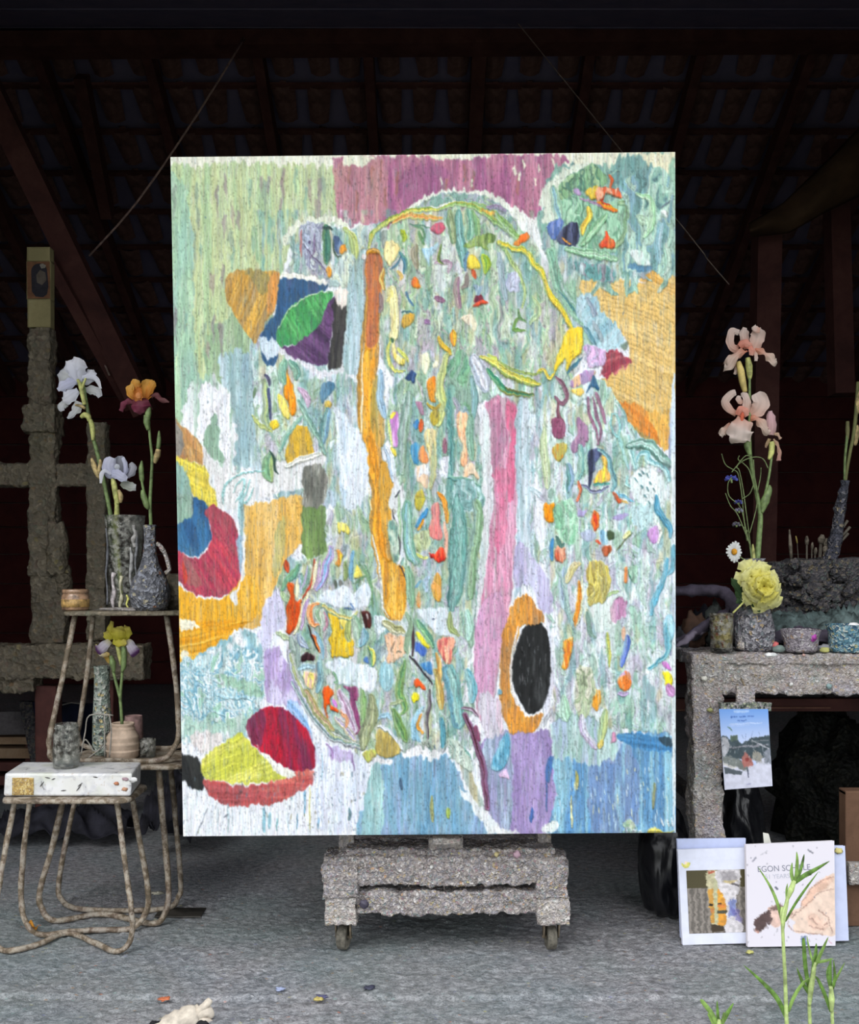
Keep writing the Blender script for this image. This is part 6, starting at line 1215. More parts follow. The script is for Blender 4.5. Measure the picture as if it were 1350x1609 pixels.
petal(i1, [(124, 614, -4), (116, 620, -7), (108, 626, -8), (100, 629, -5)], [8, 20, 22, 8], WH, .3, .5, Y1); petal(i1, [(133, 612, 2), (142, 612, 3), (152, 615, 2), (157, 624, 0)], [8, 14, 14, 7], WH2, .3, .4, Y1)
petal(i1, [(106, 630, 2), (100, 634, 2), (96, 640, 0), (98, 646, 0)], [8, 14, 13, 6], WH2, .4, .3, Y1); petal(i1, [(126, 632, -4), (122, 642, -5), (117, 650, -6), (108, 658, -6)], [16, 16, 10, 5], WH2, .4, .4, Y1)
swell(i1, [(122, 596), (127, 608), (130, 622), (133, 636)], [4, 7, 7, 6], Y1 - .012, M_stemp, 'sheath'); swell(i1, [(135, 594), (131, 604), (129, 612)], [3, 4, 4], Y1 - .014, M_stemp, 'sheath')
swell(i1, [(118, 636), (127, 638), (134, 642)], [3, 5, 4], Y1 - .012, M_dry, 'sheath'); swell(i1, [(127, 656), (133, 652), (139, 655), (140, 662)], [5, 9, 9, 5], Y1 - .008, M_stemp, 'bud')
swell(i1, [(139, 655), (144, 666), (146, 680), (146, 692)], [5, 8, 8, 4], Y1 - .006, M_stemp, 'sheath'); swell(i1, [(144, 720), (147, 730), (152, 744), (156, 752)], [3, 8, 7, 3], Y1 - .006, M_dry, 'sheath'); swell(i1, [(157, 722), (158, 728), (156, 738), (155, 746)], [3, 6, 6, 3], Y1 - .01, M_dry, 'sheath')
i2 = thing('iris', 'shorter lavender-white iris leaning out of the glass vase below the tall one', 'flower', (X(191, Y1), Y1 - .02, z3 + .02))
Y2 = 3.15
stem(i2, [(190, 950, .01), (190, 915, .01), (184, 860, .01), (182, 830, .005), (184, 800, 0), (182, 780, 0)], [3, 3, 3, 4.5, 4, 3], Y2, M_stemp); swell(i2, [(177, 752), (179, 760), (181, 772), (183, 784), (186, 792)], [5, 9, 9, 8, 5], Y2 - .004, M_stemp, 'sheath'); swell(i2, [(186, 770), (190, 780), (189, 790)], [4, 8, 4], Y2 - .01, M_dry, 'sheath')
petal(i2, [(183, 750, 0), (175, 742, -4), (172, 731, -5), (177, 719, -3)], [10, 22, 24, 12], LV, .5, .4, Y2); petal(i2, [(186, 746, 4), (187, 737, 5), (188, 726, 4), (188, 716, 3)], [14, 24, 24, 8], [(120, 122, 132), (140, 142, 152), (176, 178, 190)], -.5, .3, Y2)
petal(i2, [(192, 750, 0), (198, 740, -2), (197, 728, -3), (193, 719, -2)], [5, 7, 7, 5], LV, .5, .3, Y2); petal(i2, [(198, 748, 3), (204, 742, 3), (207, 734, 3), (203, 728, 3)], [8, 14, 13, 7], [(176, 176, 190), (190, 190, 200)], .4, .3, Y2)
petal(i2, [(178, 744, -8), (187, 746, -11), (196, 751, -12), (203, 754, -10)], [12, 15, 14, 7], LV, .3, .4, Y2); petal(i2, [(176, 746, -6), (169, 741, -8), (163, 744, -9), (161, 760, -9)], [4, 5, 7, 4], WH, .3, .2, Y2)
petal(i2, [(190, 758, 2), (198, 762, 0), (207, 765, -1), (214, 766, -1)], [10, 14, 14, 9], [(160, 164, 150), (186, 190, 180), (196, 196, 200)], .3, .4, Y2)
petal(i2, [(186, 738, -6), (186, 734, -7), (187, 730, -7)], [6, 9, 5], [(196, 200, 206), (216, 220, 230)], .3, .2, Y2, name='style_arm')
i3 = thing('iris', 'orange iris with maroon falls and three buds, in the narrow-necked jug', 'flower', (X(238, 3.045), 3.045, z3 + .1)); Y3 = 3.045
stem(i3, [(238, 850, 0), (237, 820, 0), (236, 790, 0), (238, 750, 0), (239, 720, 0), (236, 690, 0), (233, 655, 0)], [2.6, 2.8, 2.8, 2.6, 2.4, 2.2, 2], Y3); swell(i3, [(229, 652), (231, 664), (233, 676)], [6, 11, 5], Y3 - .003, M_stem, 'sheath'); swell(i3, [(235, 640), (233, 650), (232, 662)], [5, 10, 7], Y3 - .004, M_stem, 'sheath')
stem(i3, [(236, 800, 0), (228, 780, 0), (223, 755, 0), (223, 735, 0)], [2, 2.4, 2, 1.6], Y3, name='branch'); swell(i3, [(223, 724), (222, 736), (223, 752), (224, 758)], [2, 8, 8, 3], Y3, M_stem, 'bud'); swell(i3, [(224, 770), (226, 780), (231, 794), (234, 800)], [5, 10, 10, 4], Y3 - .003, M_stem, 'sheath')
stem(i3, [(239, 728, 0), (244, 715, 0), (250, 700, 0)], [1.8, 2, 1.8], Y3, name='branch'); swell(i3, [(250, 677), (250, 690), (249, 702), (248, 708)], [2, 7, 7, 3], Y3, M_stem, 'bud'); swell(i3, [(249, 706), (247, 716), (243, 728)], [8, 10, 4], Y3 - .003, M_dry, 'sheath')
OR1 = [(206, 128, 60), (222, 158, 66), (224, 174, 90)]; MR = [(110, 56, 62), (126, 54, 78), (118, 60, 76)]
petal(i3, [(222, 632, 3), (228, 618, 3), (232, 606, 3), (234, 596, 1)], [14, 22, 24, 12], OR1, -.3, .4, Y3); petal(i3, [(230, 625, 0), (236, 612, -3), (241, 603, -4), (244, 600, -2)], [6, 12, 12, 5], OR1, .4, .4, Y3)
petal(i3, [(216, 626, -3), (208, 620, -6), (206, 612, -6), (210, 604, -4)], [8, 14, 13, 7], OR1, .4, .5, Y3); petal(i3, [(216, 612, -2), (214, 603, -3), (216, 597, -3)], [10, 18, 9], OR1, .4, .4, Y3)
petal(i3, [(221, 632, -8), (220, 625, -10), (220, 618, -9), (221, 610, -6)], [10, 15, 13, 7], [(214, 140, 80), (206, 130, 60), (190, 110, 40)], -.5, .5, Y3); petal(i3, [(222, 628, -12), (221, 623, -13), (222, 619, -12)], [6, 9, 6], [(230, 160, 100), (224, 150, 90)], .5, .2, Y3, name='style_arm')
petal(i3, [(220, 627, -5), (222, 636, -9), (223, 643, -9), (226, 650, -6)], [20, 30, 26, 8], MR, .4, .8, Y3); petal(i3, [(210, 632, 0), (201, 631, -2), (194, 636, -2), (190, 646, 0)], [8, 9, 9, 7], MR, .5, .5, Y3)
petal(i3, [(236, 622, 2), (244, 620, 1), (252, 627, 0), (266, 632, 0)], [6, 9, 8, 3], [(110, 70, 70), (116, 64, 70), (124, 84, 84)], .5, .5, Y3)
i4 = thing('iris', 'yellow iris with white and purple falls, in the beige ribbed pot', 'flower', (X(191, 3.10), 3.10, z2 + .03)); Y4 = 3.10
stem(i4, [(193, 1180, 0), (192, 1140, 0), (190, 1110, 0), (189, 1095, 0), (192, 1060, 0), (194, 1030, 0)], [2.6, 2.6, 2.4, 2.6, 2.2, 2], Y4); stem(i4, [(189, 1098, 0), (183, 1075, 0), (177, 1050, 0), (175, 1035, 0)], [2.4, 2.4, 2.2, 2], Y4, name='branch')
swell(i4, [(193, 1012), (195, 1028), (194, 1048), (191, 1056)], [6, 9, 8, 3], Y4 - .004, M_stem, 'sheath'); swell(i4, [(184, 1012), (187, 1026), (190, 1045)], [6, 7, 3], Y4 - .002, M_stemp, 'sheath'); swell(i4, [(174, 1030), (177, 1042), (179, 1056)], [5, 10, 4], Y4 - .004, M_stem, 'bud')
YL = [(196, 188, 60), (224, 212, 84), (222, 206, 110)]; FP = [(216, 206, 150), (214, 208, 220), (196, 184, 204), (96, 60, 108), (90, 54, 96)]
petal(i4, [(178, 1004, 0), (174, 994, -3), (175, 984, -4), (177, 976, -2)], [10, 13, 9, 4], YL, .4, .5, Y4); petal(i4, [(186, 1006, -3), (187, 998, -7), (188, 990, -8), (188, 984, -6)], [18, 26, 22, 10], YL, .5, 1.0, Y4)
petal(i4, [(194, 1004, 0), (199, 996, -2), (199, 990, -3), (194, 985, -1)], [10, 16, 14, 7], YL, .4, .8, Y4); petal(i4, [(176, 1004, -4), (170, 998, -6), (168, 992, -5)], [10, 14, 6], YL, .4, .8, Y4); petal(i4, [(180, 1008, -9), (190, 1010, -10), (201, 1008, -8)], [7, 12, 8], YL, .4, .8, Y4)
petal(i4, [(174, 1006, -4), (168, 1012, -8), (162, 1018, -9), (157, 1022, -8), (154, 1024, -6)], [10, 14, 16, 18, 10], FP, .4, .5, Y4); petal(i4, [(200, 1006, -2), (205, 1012, -5), (210, 1020, -7), (214, 1025, -7), (217, 1028, -5)], [8, 14, 16, 18, 10], FP, .4, .5, Y4)
petal(i4, [(160, 1028, -6), (166, 1028, -7), (174, 1027, -6)], [6, 8, 5], [(206, 196, 170), (190, 160, 80)], .5, .6, Y4); petal(i4, [(152, 1012, -3), (154, 1022, -4), (160, 1030, -5)], [2.5, 3.5, 3], [(220, 210, 140), (224, 214, 190)], .4, .3, Y4); petal(i4, [(166, 1030, 0), (170, 1036, 0), (172, 1042, 0)], [8, 9, 5], [(190, 150, 60), (176, 150, 80)], .4, .6, Y4)
# peach iris at the right, in the crusted vase
PK = [(222, 170, 150), (226, 196, 184), (226, 208, 200)]; PKc = [(232, 150, 130), (236, 176, 160)]; PKf = [(214, 130, 100), (226, 196, 180), (222, 204, 192)]
Y5 = 3.02; zt_ = .797
i5 = thing('iris', 'tall peach-pink iris with two open blooms and a bud, in the grey crusted vase', 'flower', (X(1186, Y5), Y5, zt_ + .05))
stem(i5, [(1187, 960, 0), (1189, 900, 0), (1193, 845, 0), (1195, 810, 0), (1190, 780, 0), (1184, 750, 0), (1179, 715, 0), (1178, 680, 0), (1178, 640, 0), (1178, 600, 0), (1177, 575, 0)], [3, 4.4, 4.4, 4, 3.4, 3, 3, 2.6, 2.3, 2, 1.8], Y5)
stem(i5, [(1196, 806, 0), (1203, 775, 0), (1209, 745, 0), (1213, 715, 0)], [2.6, 2.2, 2, 2], Y5, name='branch'); swell(i5, [(1197, 806), (1202, 788), (1209, 770), (1209, 762)], [5, 14, 9, 2], Y5 - .004, M_stem, 'sheath'); swell(i5, [(1172, 690), (1175, 702), (1179, 716)], [7, 11, 6], Y5 - .004, M_stem, 'sheath')
swell(i5, [(1183, 855), (1184, 870), (1185, 885)], [2, 6, 6], Y5 - .012, M_stemp, 'sheath')
swell(i5, [(1208, 722), (1212, 712), (1213, 700), (1212, 694)], [4, 9, 9, 8], Y5 - .003, M_stemp, 'sheath'); petal(i5, [(1211, 684, -3), (1212, 670, -5), (1211, 656, -5), (1210, 646, -2)], [12, 17, 14, 6], [(206, 168, 166), (222, 180, 184), (226, 190, 196)], .7, .3, Y5, name='bud')
petal(i5, [(1215, 690, -3), (1221, 700, -4), (1224, 712, -4), (1223, 724, -3)], [4, 5, 6, 7], [(180, 150, 120), (200, 150, 140)], .4, .5, Y5); petal(i5, [(1208, 690, -5), (1204, 698, -5), (1202, 704, -4)], [5, 5, 3], [(176, 150, 110), (160, 130, 110)], .4, .5, Y5); petal(i5, [(1216, 684, -4), (1220, 682, -4), (1226, 690, -3)], [4, 5, 4], [(190, 160, 130), (206, 170, 150)], .4, .5, Y5)
# upper bloom
swell(i5, [(1175, 562), (1177, 575), (1178, 588), (1178, 596)], [7, 11, 9, 5], Y5 + .002, M_stemp, 'sheath'); swell(i5, [(1160, 568), (1164, 582), (1167, 600), (1171, 616)], [7, 11, 11, 7], Y5 - .006, simple('yellowing_sheath', (196, 176, 110), .6), 'sheath')
petal(i5, [(1160, 550, 0), (1149, 544, -2), (1147, 532, -2), (1152, 520, 0), (1162, 522, 2)], [10, 13, 12, 12, 8], PK, .3, .4, Y5); petal(i5, [(1174, 548, 3), (1173, 536, 4), (1171, 524, 4), (1172, 514, 3)], [7, 12, 16, 7], PK, .3, .4, Y5)
petal(i5, [(1183, 552, 2), (1187, 540, 1), (1190, 528, 0), (1189, 515, -1)], [14, 20, 24, 12], PK, -.4, .5, Y5); petal(i5, [(1192, 520, -6), (1186, 519, -8), (1182, 514, -7)], [9, 10, 8], PK, .3, .3, Y5)
petal(i5, [(1160, 546, -6), (1167, 541, -9), (1174, 543, -9), (1178, 547, -7)], [8, 14, 12, 7], PKc, .7, .5, Y5, name='style_arm'); petal(i5, [(1176, 546, -8), (1179, 552, -9), (1179, 560, -7)], [7, 10, 6], PKc, .5, .5, Y5, name='style_arm')
petal(i5, [(1172, 553, -7), (1160, 557, -10), (1149, 565, -12), (1142, 577, -10), (1136, 578, -7)], [6, 10, 16, 18, 9], PKf, .5, 1.4, Y5); petal(i5, [(1186, 548, -4), (1196, 555, -7), (1206, 561, -9), (1213, 570, -8), (1219, 569, -6)], [5, 8, 12, 14, 5], PKf, .5, 1.2, Y5)
petal(i5, [(1184, 552, -4), (1187, 560, -5), (1187, 568, -4)], [5, 6, 5], PK, .4, .3, Y5); petal(i5, [(1160, 568, 2), (1159, 580, 2), (1155, 588, 2)], [8, 8, 4], PKf, .4, .4, Y5)
# lower bloom
petal(i5, [(1157, 650, -2), (1146, 644, -4), (1139, 632, -5), (1148, 620, -4), (1156, 617, -2)], [9, 12, 13, 12, 8], PK, .3, .4, Y5); petal(i5, [(1180, 652, -2), (1188, 645, -6), (1193, 633, -7), (1186, 619, -4)], [12, 24, 28, 16], PK, -.3, .5, Y5)
petal(i5, [(1170, 652, -4), (1172, 640, -6), (1172, 628, -6), (1166, 617, -4)], [10, 14, 12, 7], PK, .4, .4, Y5); petal(i5, [(1166, 634, -2), (1161, 628, -2), (1162, 622, -1)], [7, 10, 6], PK, .4, .3, Y5)
petal(i5, [(1158, 654, -8), (1162, 646, -11), (1168, 648, -11), (1172, 655, -8)], [8, 14, 12, 7], PKc, .6, .4, Y5, name='style_arm'); petal(i5, [(1163, 650, -13), (1163, 656, -13), (1162, 664, -12)], [3, 6, 3], [(226, 110, 80), (224, 120, 90)], .5, .2, Y5, name='beard')
petal(i5, [(1164, 658, -8), (1162, 668, -13), (1160, 680, -15), (1160, 692, -13), (1160, 697, -10)], [16, 34, 40, 34, 18], [(226, 170, 150), (230, 212, 204), (226, 210, 200)], .3, 1.6, Y5); petal(i5, [(1152, 668, -3), (1143, 673, -4), (1135, 680, -4), (1132, 686, -3)], [8, 12, 12, 6], PKf, .5, .9, Y5)
petal(i5, [(1178, 658, -5), (1188, 659, -8), (1196, 668, -9), (1203, 678, -7), (1208, 676, -5)], [6, 10, 14, 12, 6], PKf, .5, 1.0, Y5)
# cornflower sprays
cf = thing('cornflower', 'thin tangled cornflower spray with small blue heads, left of the peach iris', 'flower', (X(1178, 3.01), 3.01, zt_ + .05)); Y6 = 3.0
M_cst = simple('grey_green_stalk', (110, 124, 84), .6, .2, .15, 60)
for P in ([(1184, 950), (1180, 870), (1170, 820), (1166, 780), (1160, 745), (1152, 738), (1140, 730), (1134, 713)], [(1182, 880), (1176, 830), (1172, 800), (1168, 770), (1162, 740), (1158, 733), (1172, 716), (1182, 720)], [(1180, 860), (1160, 810), (1148, 795), (1140, 775)], [(1174, 850), (1165, 800), (1146, 780), (1144, 760), (1150, 750)], [(1190, 775), (1195, 750), (1196, 735)], [(1186, 770), (1178, 740), (1168, 728), (1160, 722), (1162, 716)], [(1207, 736), (1200, 722), (1188, 718), (1172, 722), (1160, 730), (1150, 742)], [(1178, 838), (1190, 790), (1186, 750), (1184, 722)], [(1176, 836), (1166, 826), (1155, 820)], [(1166, 784), (1178, 776), (1184, 762)]):
    MB().tube([W(x, y, Y6 + .006 * math.sin(i + x)) for i, (x, y) in enumerate(P)], .0016, 6, sm=4).build('stalk', M_cst, cf)
for (x, y, r, c) in ((1149, 752, 10, [(70, 76, 160), (96, 104, 196)]), (1160, 789, 6, [(64, 66, 130), (90, 92, 160)]), (1161, 802, 6, [(120, 120, 140), (150, 150, 170)]), (1157, 824, 6, [(96, 92, 110), (120, 116, 130)])):
    swell(cf, [(x + 1, y + r * .7), (x, y + 1)], [3, 4], Y6, M_cst, 'calyx')
    for a in range(8):
        t = math.pi * (a / 7.0) * 1.15 - .25; petal(cf, [(x, y, 0), (x + r * .6 * math.cos(t), y - r * .35 * math.sin(t), -2 - 2 * math.sin(a * 2)), (x + r * math.cos(t), y - r * .55 * math.sin(t) + 1, -3 * math.cos(a * 3))], [1.5, 3.5, 4], c, .3, .3, Y6, name='floret', nv=5)
# daisy
da = thing('daisy', 'white oxeye daisy with a yellow eye, hanging over the vase rim', 'flower', (X(1170, 2.99), 2.99, .9)); Y7 = 2.985
stem(da, [(1178, 885, .02), (1170, 880, .01), (1162, 874, .008), (1157, 869, .006)], 1.2, Y7, M_cst)
for a in range(17):
    t = 2 * math.pi * a / 17 + .1; L_ = 13.5 + 1.2 * math.sin(a * 5); petal(da, [(1154 + 3 * math.cos(t), 867 + 3.6 * math.sin(t), 0), (1154 + L_ * .55 * math.cos(t), 867 + L_ * .7 * math.sin(t), -1), (1154 + L_ * .9 * math.cos(t), 867 + L_ * 1.18 * math.sin(t), 0)], [2.4, 4.6, 3], [(226, 228, 226), (240, 242, 242)], .2, .1, Y7, name='petal', nv=5)
MB().blob(W(1154, 867, Y7 - .004), (.0085, .005, .0095), 14, 8, .12, 6, 1, flat=False).build('eye', simple('daisy_eye', (214, 150, 40), .8), da)
# the yellow double peony
pe = thing('peony', 'large ruffled pale-yellow double flower in front of the grey crusted vase', 'flower', (X(1190, 2.94), 2.94, zt_ + .1)); Y8 = 2.935
stem(pe, [(1152, 963, -.02), (1163, 952, 0), (1175, 940, .02), (1184, 936, .03)], 1.5, Y8, M_stemp, 'stalk'); stem(pe, [(1183, 975, .07), (1182, 950, .06), (1186, 935, .04)], 2.4, Y8)
for P, w_ in (([(1178, 940, 8), (1168, 930, 8), (1158, 918, 6), (1151, 908, 6)], [5, 16, 12, 2]), ([(1180, 944, 9), (1168, 938, 10), (1158, 930, 8)], [6, 16, 4]), ([(1184, 940, 8), (1190, 950, 8), (1196, 962, 6)], [8, 12, 3]), ([(1176, 942, 10), (1166, 944, 10), (1160, 948, 9)], [6, 12, 3])):
    petal(pe, P, w_, [(34, 56, 34), (54, 80, 44)], .3, .3, Y8, name='leaf')
PY1 = [(210, 200, 90), (232, 228, 134), (240, 238, 178)]; PY2 = [(196, 182, 66), (226, 216, 100), (238, 232, 146)]
cx_, cy_ = 1196, 921
rr = np.random.RandomState(4)
for ring, (n, L_, w_, d0, d1) in enumerate(((11, 40, 26, 6, 8), (11, 33, 24, 0, -3), (9, 25, 19, -7, -12), (7, 17, 14, -12, -19))):
    for a in range(n):
        t = 2 * math.pi * (a + .5 * (ring % 2)) / n + rr.uniform(-.12, .12); l = L_ * rr.uniform(.88, 1.08)
        # the bloom faces right and down: an oval leaning, squeezed across its face
        def pp(s): u_ = l * s * math.cos(t) * .90; v_ = l * s * math.sin(t) * 1.06; return (cx_ + u_ + .26 * v_ * .5, cy_ + v_ + .34 * u_ * .5)
        P = [pp(.08) + (d0 - 3,), pp(.45) + (d0 * .5 + d1 * .5 - 4,), pp(.8) + (d1 - 2,), pp(1.0) + (d1 + 4 + rr.uniform(-2, 2),)]
        petal(pe, P, [5, w_ * .8, w_, w_ * .55], PY2 if ring > 1 else PY1, .45, 1.3, Y8 - .004 * ring)
# ------------------------------------------------------------------ the painting table at the right
Yt2 = 2.95; zt2 = .796
M_crustt = crust_mat('crusted_paint_table', [(p, tuple(min(255, int(x * (1.02, 1.03, 1.06)[i]) + 6) for i, x in enumerate(c))) for p, c in GREYS], 85, [(.30, (150, 168, 172)), (.44, (170, 162, 174)), (.52, (176, 156, 130)), (.62, (150, 170, 150)), (.72, (196, 190, 200))], .32)
tb_ = thing('table', 'heavy table whose top and legs are thickly crusted with dried paint', 'table', (X(1250, 3.3), 3.3, 0))
MB().crust((X(1087, Yt2), Yt2, zt2 - .030), (2.0, 3.62, zt2), .007, .008, 44, sag=.006).build('table_top', M_crustt, tb_)
MB().crust((X(1089, Yt2), Yt2 + .004, Z(1092, Yt2)), (2.0, Yt2 + .045, zt2 - .02), .006, .012, 48, sag=.012).build('apron', M_crustt, tb_)
for (a, b, Yl, m, r_) in ((1093, 1139, Yt2 + .002, M_crustt, .0065), (1620, 1668, Yt2 + .01, M_crust, .02), (1180, 1226, 3.52, M_dark, .02)):
    MB().crust((X(a, Yt2) if Yl > 3.4 else X(a, Yl), Yl, -.002), ((X(b, Yt2) if Yl > 3.4 else X(b, Yl)), Yl + .085, zt2 - .03), r_, .012 if r_ < .01 else .003, 46, slant=(-.012, 0)).build('leg', m, tb_)
MB().box((.78, 3.56, Z(1118, 3.56)), (2.0, 3.60, Z(1098, 3.56))).build('back_rail', M_rafter, tb_, bevel=.003)
MB().tube([W(1062, 1116, 3.55), W(1180, 1112, 3.55), W(1305, 1112, 3.55)], .0025, 6).build('rail_edge', simple('pale_edge', (150, 110, 90), .6), tb_)  # thin paler brown line along the back rail
MB().box((.82, 3.03, .30), (.85, 3.55, .34)).build('side_rail', M_dark, tb_, bevel=.003)
# a plank that carries on behind the canvas, level with the table
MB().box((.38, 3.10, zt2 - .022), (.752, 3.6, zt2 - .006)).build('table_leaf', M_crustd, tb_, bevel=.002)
# heaps of crust at the back of the table
bl = thing('paint_block_heap', 'dark heap of crumbling dried paint slabs at the back of the table', 'paint', (X(1290, 3.45), 3.45, zt2))
for x0, y0, x1, y1, Y0, d in ((1212, 884, 1262, 960, 3.36, .16), (1258, 880, 1310, 918, 3.34, .18), (1262, 916, 1330, 958, 3.32, .2), (1308, 878, 1420, 920, 3.36, .18), (1326, 912, 1420, 965, 3.34, .2), (1214, 930, 1270, 975, 3.33, .1)):
    MB().crust((X(x0, Y0), Y0, max(Z(y1, Y0), zt2)), (X(x1, Y0), Y0 + d, Z(y0, Y0)), .010, .012, 24).build('slab', M_dark, bl)
for i in range(34):
    x = random.uniform(1216, 1348); y = random.uniform(885, 960); r = random.uniform(.010, .026)
    MB().blob((X(x, 3.31), 3.315 + random.uniform(-.01, .02), Z(y, 3.31)), (r, r * .7, r * .8), 12, 8, .6, 2.2, i, flat=False).build('lump', M_dark, bl)
# crumpled green-grey sheets and rags
def rag(name, label, pts, Yc, z_, m, cat='cloth', amp=.03, seed=0, dep=.20, fine=0):
    """cloth lying in folds; pts: its upper outline in pixels from left to right, draping to the foot line z_"""
    o = MB(); n = 60; mv = 26; xs_ = [p[0] for p in pts]; ys_ = [p[1] for p in pts]
    for j in range(mv):
        v = j / (mv - 1)
        for i in range(n):
            u_ = i / (n - 1); x = xs_[0] + (xs_[-1] - xs_[0]) * u_; y = float(np.interp(x, xs_, ys_))
            top = Z(y, Yc + dep * .5); h = (top - z_) * math.sin(math.pi * min(1, .12 + .88 * v)) ** .7 if v < .98 else 0
            q = Vector((x * .03, v * 3.0, seed)); f = (1 - abs(noise.noise(Vector((x * .022 + seed, v * 6 + x * .028, seed))) * 2.4))
            h = max(.002 + .004 * v, h * (.62 + .38 * f)) + amp * .24 * (f - .5)
            o.v.append((X(x, Yc), Yc + dep * v + .012 * noise.noise(q * 1.3), max(z_ + .002, z_ + h)))
    o.f = [(j * n + i, j * n + i + 1, (j + 1) * n + i + 1, (j + 1) * n + i) for j in range(mv - 1) for i in range(n - 1)]
    return tag(o.build(name, m, None, thick=.002), label, cat)
M_rg = simple('stiff_green_grey_cloth', (78, 92, 92), .7, .25, .35, 40); M_rv = simple('violet_grey_cloth', (78, 72, 86), .75, .2, .25, 18); M_rd = simple('dark_cloth', (40, 40, 48), .8, .2, .3, 15)
rag('folded_cloth', 'stiff green-grey paint cloth folded behind the grey vase, below the dark heap', [(1208, 976), (1235, 962), (1270, 958), (1310, 962), (1350, 948), (1420, 946)], 3.14, zt2, M_rg, seed=1.3, amp=.05)
rag('cloth_fold', 'dark slate rag lying right behind the pink-grey paint cup', [(1204, 1000), (1230, 992), (1262, 984), (1300, 990), (1350, 992), (1400, 990)], 3.06, zt2, M_rv, seed=4.1, amp=.03, dep=.10)
rag('heaped_rag', 'dark rag heap on the table corner next to the canvas edge', [(1088, 985), (1100, 960), (1120, 950), (1140, 968), (1156, 990)], 3.16, zt2, M_rd, seed=7.7, amp=.04)
# the violet-grey draped rag that loops over the heap by the canvas
dr_ = thing('draped_rag', 'violet-grey rolled rag looping over the table end by the canvas', 'cloth', (X(1120, 3.2), 3.2, zt2))
MB().tube([W(1030, 932, 3.22), W(1070, 929, 3.20), W(1110, 928, 3.18), W(1136, 930, 3.17), W(1148, 944, 3.15), W(1154, 962, 3.13), W(1152, 990, 3.12), W(1150, 1008, 3.12)], [.012, .017, .018, .019, .020, .018, .016, .012], 12, True, .25, 5).build('roll', M_rv, dr_)
MB().tube([W(1058, 1010, 3.06), W(1080, 1002, 3.05), W(1105, 985, 3.07), W(1130, 968, 3.1), W(1146, 958, 3.12)], [.008, .013, .013, .012, .008], 10, True, .4, 5).build('tail', M_rv, dr_)
MB().tube([W(1062, 1015, 3.03), W(1075, 1008, 3.03), W(1090, 996, 3.05), W(1112, 990, 3.08)], [.006, .010, .010, .006], 10, True, .4, 5).build('tail', simple('pale_violet_cloth', (120, 112, 128), .7), dr_)
for n_i, (x, y, r, c, lab) in enumerate(((1092, 962, .034, (84, 62, 50), 'brown lump of dried paint on the table corner beside the canvas'), (1124, 946, .030, (70, 76, 74), 'grey-green lump of dried paint under the draped rag'), (1074, 985, .026, (56, 58, 64), 'slate-coloured lump nearest the canvas edge'))):
    tag(MB().blob((X(x, 3.2), 3.2, zt2 + (Z(y, 3.2) - zt2) * .4), (r * 1.2, r, (Z(y, 3.2) - zt2) * .4 + r * .5), 20, 14, .45, 2.6, n_i + 3).build('paint_lump', simple('lump', c, .7)), lab, 'paint')
# vessels on the table
zc = zt2 + .004
t, c, k = vessel('glass_tumbler', 'short glass tumbler with ochre and rust paint inside, at the table corner', 'glass', 1134, 1024, 3.0, [(15, 0), (17, 2), (18, 30), (18.6, 60), (17.6, 60), (16.8, 30), (15.6, 5), (0, 5)], M_glass, zc)
MB().lathe([(14.5 * k, 6 * k), (16.2 * k, 20 * k), (17.2 * k, 56 * k), (12 * k, 56 * k), (0, 50 * k)], c, 28, .001, 60).build('dried_paint', crust_mat('ochre_rust_crust', [(0, (170, 150, 90)), (.3, (150, 136, 96)), (.5, (196, 176, 116)), (.68, (150, 84, 52)), (.85, (110, 100, 84))], 45), t)
t, c, k = vessel('vase', 'bulbous stone-grey vase crusted with paint flakes, holding the peach iris', 'vase', 1185, 1025, 3.02, [(24, 0), (29, 4), (31, 16), (31, 34), (28, 54), (23, 72), (18, 86), (14.5, 104), (13.5, 126), (15, 141), (17, 145), (14.5, 145), (11, 138), (10, 110), (0, 108)], crust_mat('stone_grey_flakes', [(0, (134, 132, 142)), (.2, (160, 158, 166)), (.38, (110, 108, 116)), (.52, (176, 174, 182)), (.66, (120, 128, 134)), (.78, (196, 194, 200)), (.88, (90, 88, 96)), (.96, (180, 160, 130))], 70, bump=.9), zc, .0045, 60)
MB().blob(c + Vector((-24 * k, -.03, 10 * k)), (.014, .012, .018), 12, 8, .5, 2, 2).build('paint_lump', M_crust2, t); MB().blob(c + Vector((28 * k, -.03, 8 * k)), (.012, .01, .014), 12, 8, .5, 2, 6).build('paint_lump', simple('red_dab', (190, 100, 100), .6), t)
def cup(name, label, x, yb_, Y, prof, m, amp): return vessel(name, label, 'cup', x, yb_, Y, prof, m, zc, amp, 42)
cup('paint_cup', 'wide cup crusted pinkish-grey with a magenta smear, centre of the table edge', 1258, 1026, 2.99, [(22, 0), (25, 4), (25, 14), (28, 24), (31, 34), (29, 35), (26, 25), (22, 14), (0, 12)], crust_mat('pink_grey_crust', [(0, (150, 142, 152)), (.3, (170, 162, 170)), (.55, (140, 134, 144)), (.75, (186, 180, 184)), (.92, (176, 150, 130))], 70), .004)
MB().blob(W(1277, 1000, 2.945), (.012, .008, .014), 14, 10, .5, 2, 9, flat=False).build('magenta_smear', simple('magenta_paint', (168, 70, 160), .5), bpy.data.objects['paint_cup'])
cup('paint_cup', 'cup crusted blue and white, at the right-hand end of the table edge', 1330, 1026, 2.99, [(24, 0), (26, 4), (25, 18), (28, 30), (30, 42), (27, 43), (24, 28), (0, 24)], M_crustb, .005)
MB().blob(W(1342, 982, 2.95), (.018, .01, .007), 14, 10, .4, 2, 4, flat=False).build('white_smear', simple('white_paint', (230, 232, 236), .5), bpy.data.objects['paint_cup.001'])
